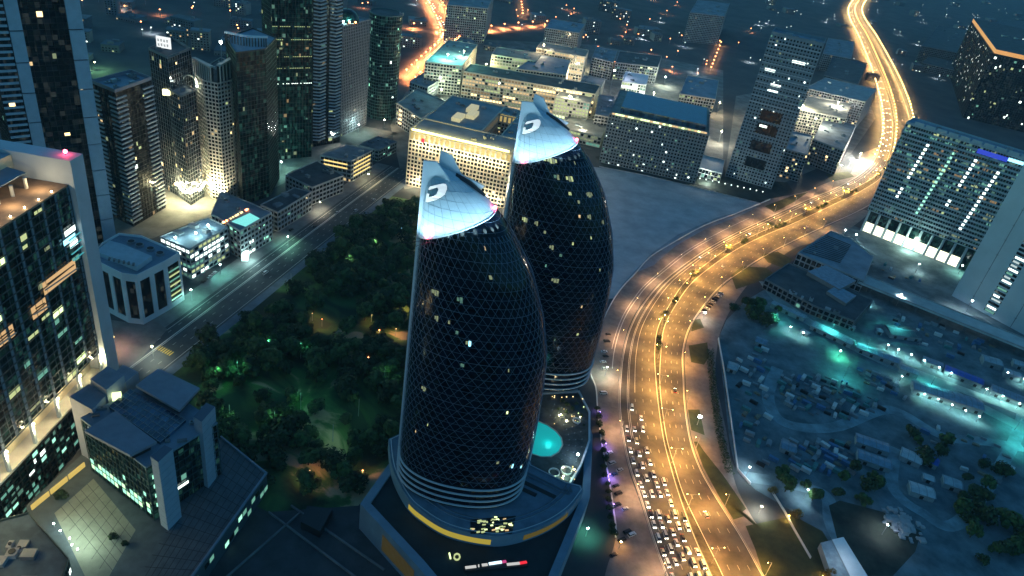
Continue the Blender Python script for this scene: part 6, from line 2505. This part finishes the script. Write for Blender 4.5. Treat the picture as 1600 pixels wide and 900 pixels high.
# row of small bollard lights in front of the punched office
for k in range(15):
    x, y = 1054 + k * 9.8, 273 + k * 2.1
    p = P(x, y - 1)
    o = thing('bollard_light', 'small white bollard light in the row before the punched window office', 'lamp', tuple(p), 'bollard lights before the office')
    m = MB()
    m.bar(p, p + Vector((0, 0, 1.2)), .25, .25, METAL)
    part(m, 'post', o)
    m = MB()
    m.ball(p + Vector((0, 0, 1.6)), .75, E_WHITE, 6, 4)
    part(m, 'lamp_head', o)

# ================================================================== CARS
CARC = {'white': (.75, .76, .76), 'silver': (.45, .47, .48), 'black': (.015, .016, .018), 'red': (.35, .03, .03), 'cream': (.62, .55, .36), 'blue': (.05, .09, .2)}
E_HEAD = emat('headlight', (1, .97, .85), 14)
E_TAIL = emat('taillight', (1, .04, .03), 1.2)
CGL = mat('car_glass', (.01, .012, .015), .1)
TYRE = mat('tyre', (.012, .012, .012), .9)


def car_body(kind, col):
    m = MB()
    L, W, H = {'sedan': (4.7, 1.85, .82), 'suv': (4.9, 1.98, 1.0), 'van': (5.2, 2.0, 1.15)}[kind]
    prof = [(-L / 2, .30), (L / 2, .30), (L / 2, H * .78), (L / 2 - .25, H), (-L / 2 + .2, H * 1.04), (-L / 2, H * .85)]
    ys = [(-W / 2, 0.0), (W / 2, 0.0)]
    n = len(prof)
    vs = [(x, -W / 2, z) for x, z in prof] + [(x, W / 2, z) for x, z in prof]
    m.add(vs, [tuple(range(n)), tuple(reversed(range(n, 2 * n)))] + [((i + 1) % n, i, n + i, n + (i + 1) % n) for i in range(n)], col)
    # cabin roof
    c0, c1 = {'sedan': (-1.35, .55), 'suv': (-2.1, .6), 'van': (-2.4, 1.2)}[kind]
    hz = {'sedan': 1.42, 'suv': 1.72, 'van': 1.98}[kind]
    w = W / 2 - .22
    m.add([(c0, -w, hz), (c1, -w, hz), (c1, w, hz), (c0, w, hz), (c0, -w, hz - .07), (c1, -w, hz - .07), (c1, w, hz - .07), (c0, w, hz - .07)],
          [(0, 1, 2, 3), (4, 5, 1, 0), (5, 6, 2, 1), (6, 7, 3, 2), (7, 4, 0, 3)], col)
    for wx in (-L / 2 + .9, L / 2 - .9):
        for wy in (-1, 1):
            vs = []
            for yy in (W / 2 * wy - .12 * wy, W / 2 * wy + .03 * wy):
                for k in range(10):
                    a = k * math.pi / 5
                    vs.append((wx + .33 * math.cos(a), yy, .33 + .33 * math.sin(a)))
            m.add(vs, [(k, (k + 1) % 10, 10 + (k + 1) % 10, 10 + k) for k in range(10)] + [tuple(range(10, 20))], TYRE)
    g = MB()
    b0, b1 = c0 - .45, c1 + .75
    wl_ = W / 2 - .06
    zz = H * 1.0
    g.add([(b0, -wl_, zz), (b1, -wl_, zz), (b1, wl_, zz), (b0, wl_, zz), (c0, -w, hz - .075), (c1, -w, hz - .075), (c1, w, hz - .075), (c0, w, hz - .075)],
          [(0, 1, 5, 4), (1, 2, 6, 5), (2, 3, 7, 6), (3, 0, 4, 7)], CGL)
    return m, g, (L, W, H)


CARP = {}


def car_proto(kind, cname):
    if (kind, cname) in CARP: return CARP[(kind, cname)]
    col = mat('car_paint_' + cname, CARC[cname], .3, spec=.6)
    m, g, (L, W, H) = car_body(kind, col)
    hl, tl = MB(), MB()
    for M_, x, e in ((hl, L / 2 + .02, E_HEAD), (tl, -L / 2 - .02, E_TAIL)):
        M_.add([(x, -.28, .5), (x, .28, .5), (x, .28, .78), (x, -.28, .78), (x - .25 * (1 if x > 0 else -1), -.28, .86), (x - .25 * (1 if x > 0 else -1), .28, .86)], [(0, 1, 2, 3), (3, 2, 5, 4)], e)
    single = MB()
    single.add(m.v, [], None) if False else None
    CARP[(kind, cname)] = dict(body=m.mesh('car_body'), glass=g.mesh('car_window'), head=hl.mesh('headlight'), tail=tl.mesh('taillight'), W=W)
    return CARP[(kind, cname)]


CR = random.Random(21)


def put_car(p, d, label, group, on=True, kind=None, cname=None):
    kind = kind or CR.choice(['sedan', 'sedan', 'suv', 'van'])
    cname = cname or CR.choice(['white', 'white', 'white', 'white', 'silver', 'silver', 'cream', 'black', 'silver'])
    pr = car_proto(kind, cname)
    o = bpy.data.objects.new('car', pr['body'])
    COL.objects.link(o)
    o.location = (p[0], p[1], p[2] if len(p) > 2 else .02)
    o.rotation_euler = (0, 0, math.atan2(d[1], d[0]))
    nm = {'sedan': 'saloon car', 'suv': 'tall car', 'van': 'van'}[kind]
    tag(o, label.replace('{c}', '%s %s' % (cname, nm)), 'van' if kind == 'van' else 'car', group)
    g = bpy.data.objects.new('window', pr['glass'])
    COL.objects.link(g)
    g.parent = o
    if on:
        for mesh, nmx in ((pr['head'], 'headlight'), (pr['tail'], 'taillight')):
            for s in (-1, 1):
                q = bpy.data.objects.new(nmx, mesh)
                COL.objects.link(q)
                q.parent = o
                q.location = (0, s * (pr['W'] / 2 - .32), 0)
    return o


ORD = ['first', 'second', 'third', 'fourth', 'fifth', 'sixth', 'seventh', 'eighth', 'ninth', 'tenth', 'eleventh', 'twelfth', 'thirteenth', 'fourteenth', 'fifteenth', 'sixteenth', 'seventeenth', 'eighteenth', 'nineteenth', 'twentieth', 'twenty-first', 'twenty-second']
LANES = [(.11, 'kerb lane'), (.30, 'second lane'), (.50, 'middle lane'), (.69, 'fourth lane'), (.89, 'median lane')]
for li, (t, nm) in enumerate(LANES):
    line = [offs(i * .5, t, 'L')[0] for i in range(8, 120)]
    pos = resample(line, 1.0)
    s = CR.uniform(0, 4)
    k = 0
    stop = {0: 128, 1: 150, 2: 150, 3: 95, 4: 70}[li]
    while s < stop and s < len(pos) - 2 and k < len(ORD):
        p, d = pos[int(s)]
        put_car((p.x, p.y, .022), (-d.x, -d.y), '{c} with headlights, %s from the bottom in the %s of the jam' % (ORD[k], nm), 'cars in the traffic jam')
        k += 1
        s += CR.uniform(6.6, 9.0) + (CR.random() < .22) * CR.uniform(4, 12) + max(0, s - 70) * .06
for side, idx, t, nm in (('R', 20, .38, 'below the double lamp'), ('R', 52, .62, 'beside the turn bay'), ('R', 96, .35, 'beside the second palm'), ('R', 118, .6, 'beside the later palms'), ('R', 140, .3, 'before the hotel'),
                         ('L', 100, .3, 'beside the second palm'), ('L', 112, .7, 'beside the third palm'), ('L', 128, .45, 'beside the fourth palm'), ('L', 138, .25, 'before the far bend'), ('L', 146, .7, 'at the far bend')):
    p, d = offs(idx, t, side)
    sg = 1 if side == 'R' else -1
    put_car((p.x, p.y, .022), (d.x * sg, d.y * sg), '{c} driving %s the camera on the highway %s' % ('away from' if side == 'R' else 'towards', nm), 'cars on the open highway')
for lst, side in ((range(152, 214, 2), 'L'), (range(152, 214, 3), 'R')):
    for i in lst:
        for t in (.2, .5, .8):
            if CR.random() < .75:
                p, d = offs(i + CR.random(), t, side)
                sg = 1 if side == 'R' else -1
                put_car((p.x, p.y, .022), (d.x * sg, d.y * sg), 'tiny car with lights on in the stream on the distant highway, ' + ('oncoming side' if side == 'L' else 'departing side'), 'cars on the distant highway, ' + ('oncoming' if side == 'L' else 'departing'), True, 'sedan', 'white')
# parked rows
for k, (x, y) in enumerate(((950, 523), (948, 534), (944, 550), (946, 557), (942, 566), (944, 577), (943, 615))):
    put_car(P(x, y, .03), (.95, .3), '{c} parked %s from the top on the service road by the farther tower' % ORD[k], 'cars parked on the service road', False, None, CR.choice(['black', 'white', 'silver', 'black']))
for k in range(10):
    x, y = 1126 - k * 3.1, 459 + k * 3.4
    put_car(P(x, y, .03), (.8, -.35), '{c} parked %s from the top in the angled row right of the highway' % ORD[k], 'cars in the angled parking row', False, None, CR.choice(['white', 'silver', 'black', 'white']))
for k, (x, y) in enumerate(((952, 708), (956, 724), (960, 742), (968, 735), (962, 760), (966, 772), (964, 790), (976, 796), (980, 832), (987, 836), (972, 845), (958, 868))):
    put_car(P(x, y, .03), (.8, .6), '{c} parked %s from the top in the purple lit row by the podium' % ORD[k], 'cars parked beside the purple lit shrubs', False, None, CR.choice(['black', 'black', 'blue', 'white', 'silver']))
for k, (x, y) in enumerate(((266, 476), (318, 441), (328, 433), (335, 427), (455, 360), (492, 355), (527, 333), (556, 330), (584, 313), (415, 427))):
    p = P(x, y, .03)
    d = (P(x + 10, y - 7) - P(x, y)).normalized()
    put_car(p, d, '{c} standing %s from the left along the left street' % ORD[k], 'cars along the left street', False, None, CR.choice(['black', 'white', 'silver']))
for k in range(60):
    f = CR.random()
    i = int(f * (len(F1) - 12)) + 6
    t = CR.choice([.2, .4, .6, .8])
    p = F1[i].lerp(F2[i], t)
    d = (F1[i + 1] - F1[i]).normalized() * (1 if t > .5 else -1)
    put_car((p.x, p.y, .06), d, 'tiny car with lights on along the distant motorway at top centre', 'cars on the distant motorway', True, 'sedan', 'white')

# ================================================================== YARD CLUTTER
def container(col):
    m = MB()
    m.box((0, 0, 0), (6.1, 2.44, 2.6), col)
    for k in range(12):
        for s in (-1, 1):
            m.box((-2.8 + k * .51, s * 1.25, .15), (.2, .1, 2.3), col)
        m.box((-2.8 + k * .51, 0, 2.6), (.2, 2.4, .06), col)
    return m.mesh('container_body')


def stack(col, n=5):
    m = MB()
    rg = random.Random(n)
    for k in range(n):
        for j in range(3):
            m.box((rg.uniform(-.2, .2), -1 + j * 1.0, k * .3), (5 + rg.uniform(-1, 1), .85, .24), col, rg.uniform(-.05, .05))
    return m.mesh('board_stack')


def pipes(col):
    m = MB()
    for z, cnt in ((.35, 5), (.95, 4), (1.55, 3)):
        for k in range(cnt):
            y = (k - (cnt - 1) / 2) * .7
            m.bar((-3, y, z), (3, y, z), .55, .55, col)
    return m.mesh('pipe_bundle')


CT = [mat('container_blue', (.06, .16, .30), .6, var=.15, scale=.5), mat('container_grey', (.25, .29, .31), .6, var=.15, scale=.5), mat('container_teal', (.07, .22, .22), .6, var=.15, scale=.5), mat('container_white', (.55, .58, .58), .6, var=.1, scale=.5)]
WOOD = mat('boards', (.20, .17, .12), .85, var=.3, scale=.6)
km = [('shipping_container', 'container', container(CT[0]), 'blue shipping container'), ('shipping_container', 'container', container(CT[1]), 'grey shipping container'), ('shipping_container', 'container', container(CT[2]), 'teal shipping container'),
      ('shipping_container', 'container', container(CT[3]), 'white shipping container'), ('board_stack', 'stack', stack(WOOD, 5), 'stack of boards'), ('board_stack', 'stack', stack(CONC_D, 3), 'low stack of grey slabs'),
      ('pipe_bundle', 'pipes', pipes(METAL), 'bundle of grey pipes'), ('pipe_bundle', 'pipes', pipes(DARKM), 'bundle of dark pipes')]
dm = MB()
for k in range(4):
    pass
zones = [([(1222, 585), (1300, 590), (1345, 610), (1390, 640), (1320, 655), (1240, 645), (1218, 620)], 85, 'in the cluttered middle of the works yard'),
         ([(1150, 560), (1200, 540), (1200, 690), (1220, 720), (1180, 730), (1150, 650)], 40, 'along the left side of the works yard'),
         ([(1340, 572), (1405, 600), (1415, 625), (1350, 600)], 22, 'left of the wide blue roofed shed'),
         ([(1225, 690), (1330, 690), (1330, 745), (1240, 735)], 46, 'in the lower left of the works yard'),
         ([(1395, 490), (1480, 510), (1560, 545), (1480, 560), (1400, 530)], 34, 'under the concrete viaduct'),
         ([(1430, 660), (1560, 690), (1600, 760), (1480, 740)], 16, 'around the trees at the right of the yard'),
         ([(1330, 380), (1360, 395), (1400, 425), (1440, 440), (1400, 440), (1350, 420)], 14, 'in the bright court before the hotel hall')]
YR = random.Random(8)
for zp, n, where in zones:
    zw = [P(*p).xy for p in zp]
    pts = []
    tries = 0
    while len(pts) < n and tries < 4000:
        tries += 1
        x, y = YR.uniform(min(p.x for p in zw), max(p.x for p in zw)), YR.uniform(min(p.y for p in zw), max(p.y for p in zw))
        if not inside(x, y, zw) or any((x - a) ** 2 + (y - b) ** 2 < 20 for a, b in pts): continue
        pts.append((x, y))
        nm, ct, me, lb = YR.choice(km)
        o = bpy.data.objects.new(nm, me)
        COL.objects.link(o)
        o.location = (x, y, .02)
        o.rotation_euler = (0, 0, YR.choice([-.55, -.5, -.45, 1.05, 1.0]) + YR.uniform(-.2, .2))
        q_ = YR.uniform(.55, 1.0) if nm != 'shipping_container' else YR.choice([.75, 1, 1])
        o.scale = (q_, q_, q_)
        tag(o, '%s %s' % (lb, where), ct, '%s %s' % (lb, where))
# rock heap
o = thing('rock_heap', 'heap of pale grey rubble beside the dark lawn in the lower yard', 'rubble heap', tuple(P(1405, 815)))
rg = random.Random(2)
c = P(1405, 815)
for k in range(95):
    m = MB()
    s = rg.uniform(.7, 2.3)
    x, y = c.x + rg.gauss(0, 4.5), c.y + rg.gauss(0, 5)
    vs = [(x + s * rg.uniform(.5, 1) * sx, y + s * rg.uniform(.5, 1) * sy, (s * rg.uniform(.5, .9) if sz else 0)) for sz in (0, 1) for sx, sy in ((-1, -1), (1, -1), (1, 1), (-1, 1))]
    m.add(vs, [(0, 1, 5, 4), (1, 2, 6, 5), (2, 3, 7, 6), (3, 0, 4, 7), (4, 5, 6, 7)], CONC)
    part(m, 'boulder', o)

# ================================================================== DISTANT DISTRICT
occupied = [Vector(o.location.xy) for o in bpy.data.objects if o.parent is None and o.get('category') in ('block', 'office', 'skyscraper', 'hotel', 'pavilion')]
FR = random.Random(17)
FWALL = [mat('far_wall_a', (.10, .12, .14), .85, var=.2, scale=.03), mat('far_wall_b', (.15, .16, .18), .85, var=.2, scale=.03), mat('far_wall_c', (.19, .18, .18), .85, var=.2, scale=.03)]
FROOF = [mat('far_roof_a', (.08, .11, .14), .9, var=.3, scale=.03), mat('far_roof_b', (.14, .17, .20), .9, var=.3, scale=.03)]
roads = [EL[i].lerp(ER[i], .5) for i in range(100, len(EL))] + list(F1) + list(F3)
fb = []
tries = 0
while len(fb) < 250 and tries < 20000:
    tries += 1
    px, py = FR.uniform(-40, 1640), FR.uniform(-120, 128) if FR.random() < .8 else FR.uniform(-200, 0)
    if 880 < px < 1180 and 70 < py: continue
    if px < 610 and py > 95: continue
    g = P(px, py)
    if g.y < 0 or g.y > 4500: continue
    p = g.xy
    w, dp_, h = FR.uniform(16, 46), FR.uniform(14, 34), FR.choice([6, 8, 9, 11, 14, 18, 26])
    rad = max(w, dp_) * .7
    if any((p - q).length < rad + r_ for q, r_ in fb): continue
    if any((p - q).length < rad + 42 for q in occupied): continue
    if any((p - q).length < rad + 16 for q in roads): continue
    fb.append((p, rad * .8))
    a = FR.choice([-.16, -.12, .28, .3]) + FR.uniform(-.03, .03)
    ca, sa = math.cos(a), math.sin(a)
    pl = [(p.x + x * ca - y * sa, p.y + x * sa + y * ca) for x, y in ((-w / 2, -dp_ / 2), (w / 2, -dp_ / 2), (w / 2, dp_ / 2), (-w / 2, dp_ / 2))]
    side = 'left of the distant motorway' if px < 640 else 'between the distant motorway and the dark district' if px < 900 else 'in the dark district at top centre' if px < 1180 else 'left of the glittering highway bend' if px < 1335 else 'right of the glittering highway bend'
    o = thing('distant_block', 'dim distant low block ' + side, 'building', (p.x, p.y, 0), 'distant blocks ' + side)
    wm, rm = FR.choice(FWALL), FR.choice(FROOF)
    m = MB()
    m.prism(pl, 0, h, wm)
    part(m, 'wall', o)
    m = MB()
    m.prism(inset(ccw([Vector(q) for q in pl]), -.4), h + .01, h + .9, rm)
    for k in range(FR.randint(1, 4)):
        x, y = FR.uniform(-w * .35, w * .35), FR.uniform(-dp_ * .35, dp_ * .35)
        m.box((p.x + x * ca - y * sa, p.y + x * sa + y * ca, h + .9), (FR.uniform(3, 9), FR.uniform(3, 6), FR.uniform(1, 3)), FR.choice(FWALL), a)
    part(m, 'roof', o)
    m = MB()
    for f in range(int(h / 3.5)):
        for k in range(int(w / 4)):
            x = -w / 2 + 2 + k * 4
            rr = FR.random()
            y = -dp_ / 2 - .06
            q0 = (p.x + (x - 1) * ca - y * sa, p.y + (x - 1) * sa + y * ca)
            q1 = (p.x + (x + 1) * ca - y * sa, p.y + (x + 1) * sa + y * ca)
            z0 = 1 + f * 3.5
            m.face([(*q0, z0), (*q1, z0), (*q1, z0 + 1.6), (*q0, z0 + 1.6)], GLASS if rr > .10 else FR.choice([E_WARM2, E_YG2, E_WHITE]))
    part(m, 'window', o, stuff=True)
# scattered distant lamps
for k in range(340):
    px, py = (FR.uniform(560, 1620), FR.uniform(-60, 125)) if k < 290 else (FR.uniform(120, 430), FR.uniform(-40, 105))
    g = P(px, py)
    if g.y < 0 or g.y > 4000: continue
    if px < 900 and py > 60: continue
    if any((g.xy - q).length < r_ for q, r_ in fb): continue
    if any((g.xy - q).length < 40 for q in occupied): continue
    red = px < 1180 and FR.random() < .75
    far_lamp(g, 9, E_ORED if red else E_WHITE, (1, .35, .14) if red else (.8, .95, 1), 26000, 1.0, k % 3 == 0)
for (x0, y0), (x1, y1), n in (((812, -5), (817, 32), 8), ((1125, 72), (1107, 118), 8), ((1118, 68), (1128, 72), 2)):
    for k in range(n):
        g = P(x0 + (x1 - x0) * k / n, y0 + (y1 - y0) * k / n)
        far_lamp(g, 9, E_ORED, (1, .4, .12), 22000, 1.3)
fl_ = FARL.build('street_lamp', stuff=True)
tag(fl_, 'faint orange and pale lamps of the distant roads and dark districts', 'street lamps')
for c, e, col in FARLIGHTS:
    light('lamp_light', 'SPOT', c, e, col, fl_, .5, 165, c - Vector((0, 0, 10)))

# ================================================================== HAZE over the whole city
m = MB()
m.box((0, 2850, -1), (6400, 6400, 420), mat('haze', (0, 0, 0)))
hz = m.build('haze')
hz['kind'] = 'stuff'
hm = MATS['haze']
hm.node_tree.nodes.remove(hm.node_tree.nodes['Principled BSDF'])
pv = hm.node_tree.nodes.new('ShaderNodeVolumePrincipled')
pv.inputs['Color'].default_value = (.45, .72, .95, 1)
pv.inputs['Density'].default_value = .00005
pv.inputs['Anisotropy'].default_value = .2
hm.node_tree.links.new(pv.outputs[0], hm.node_tree.nodes['Material Output'].inputs['Volume'])
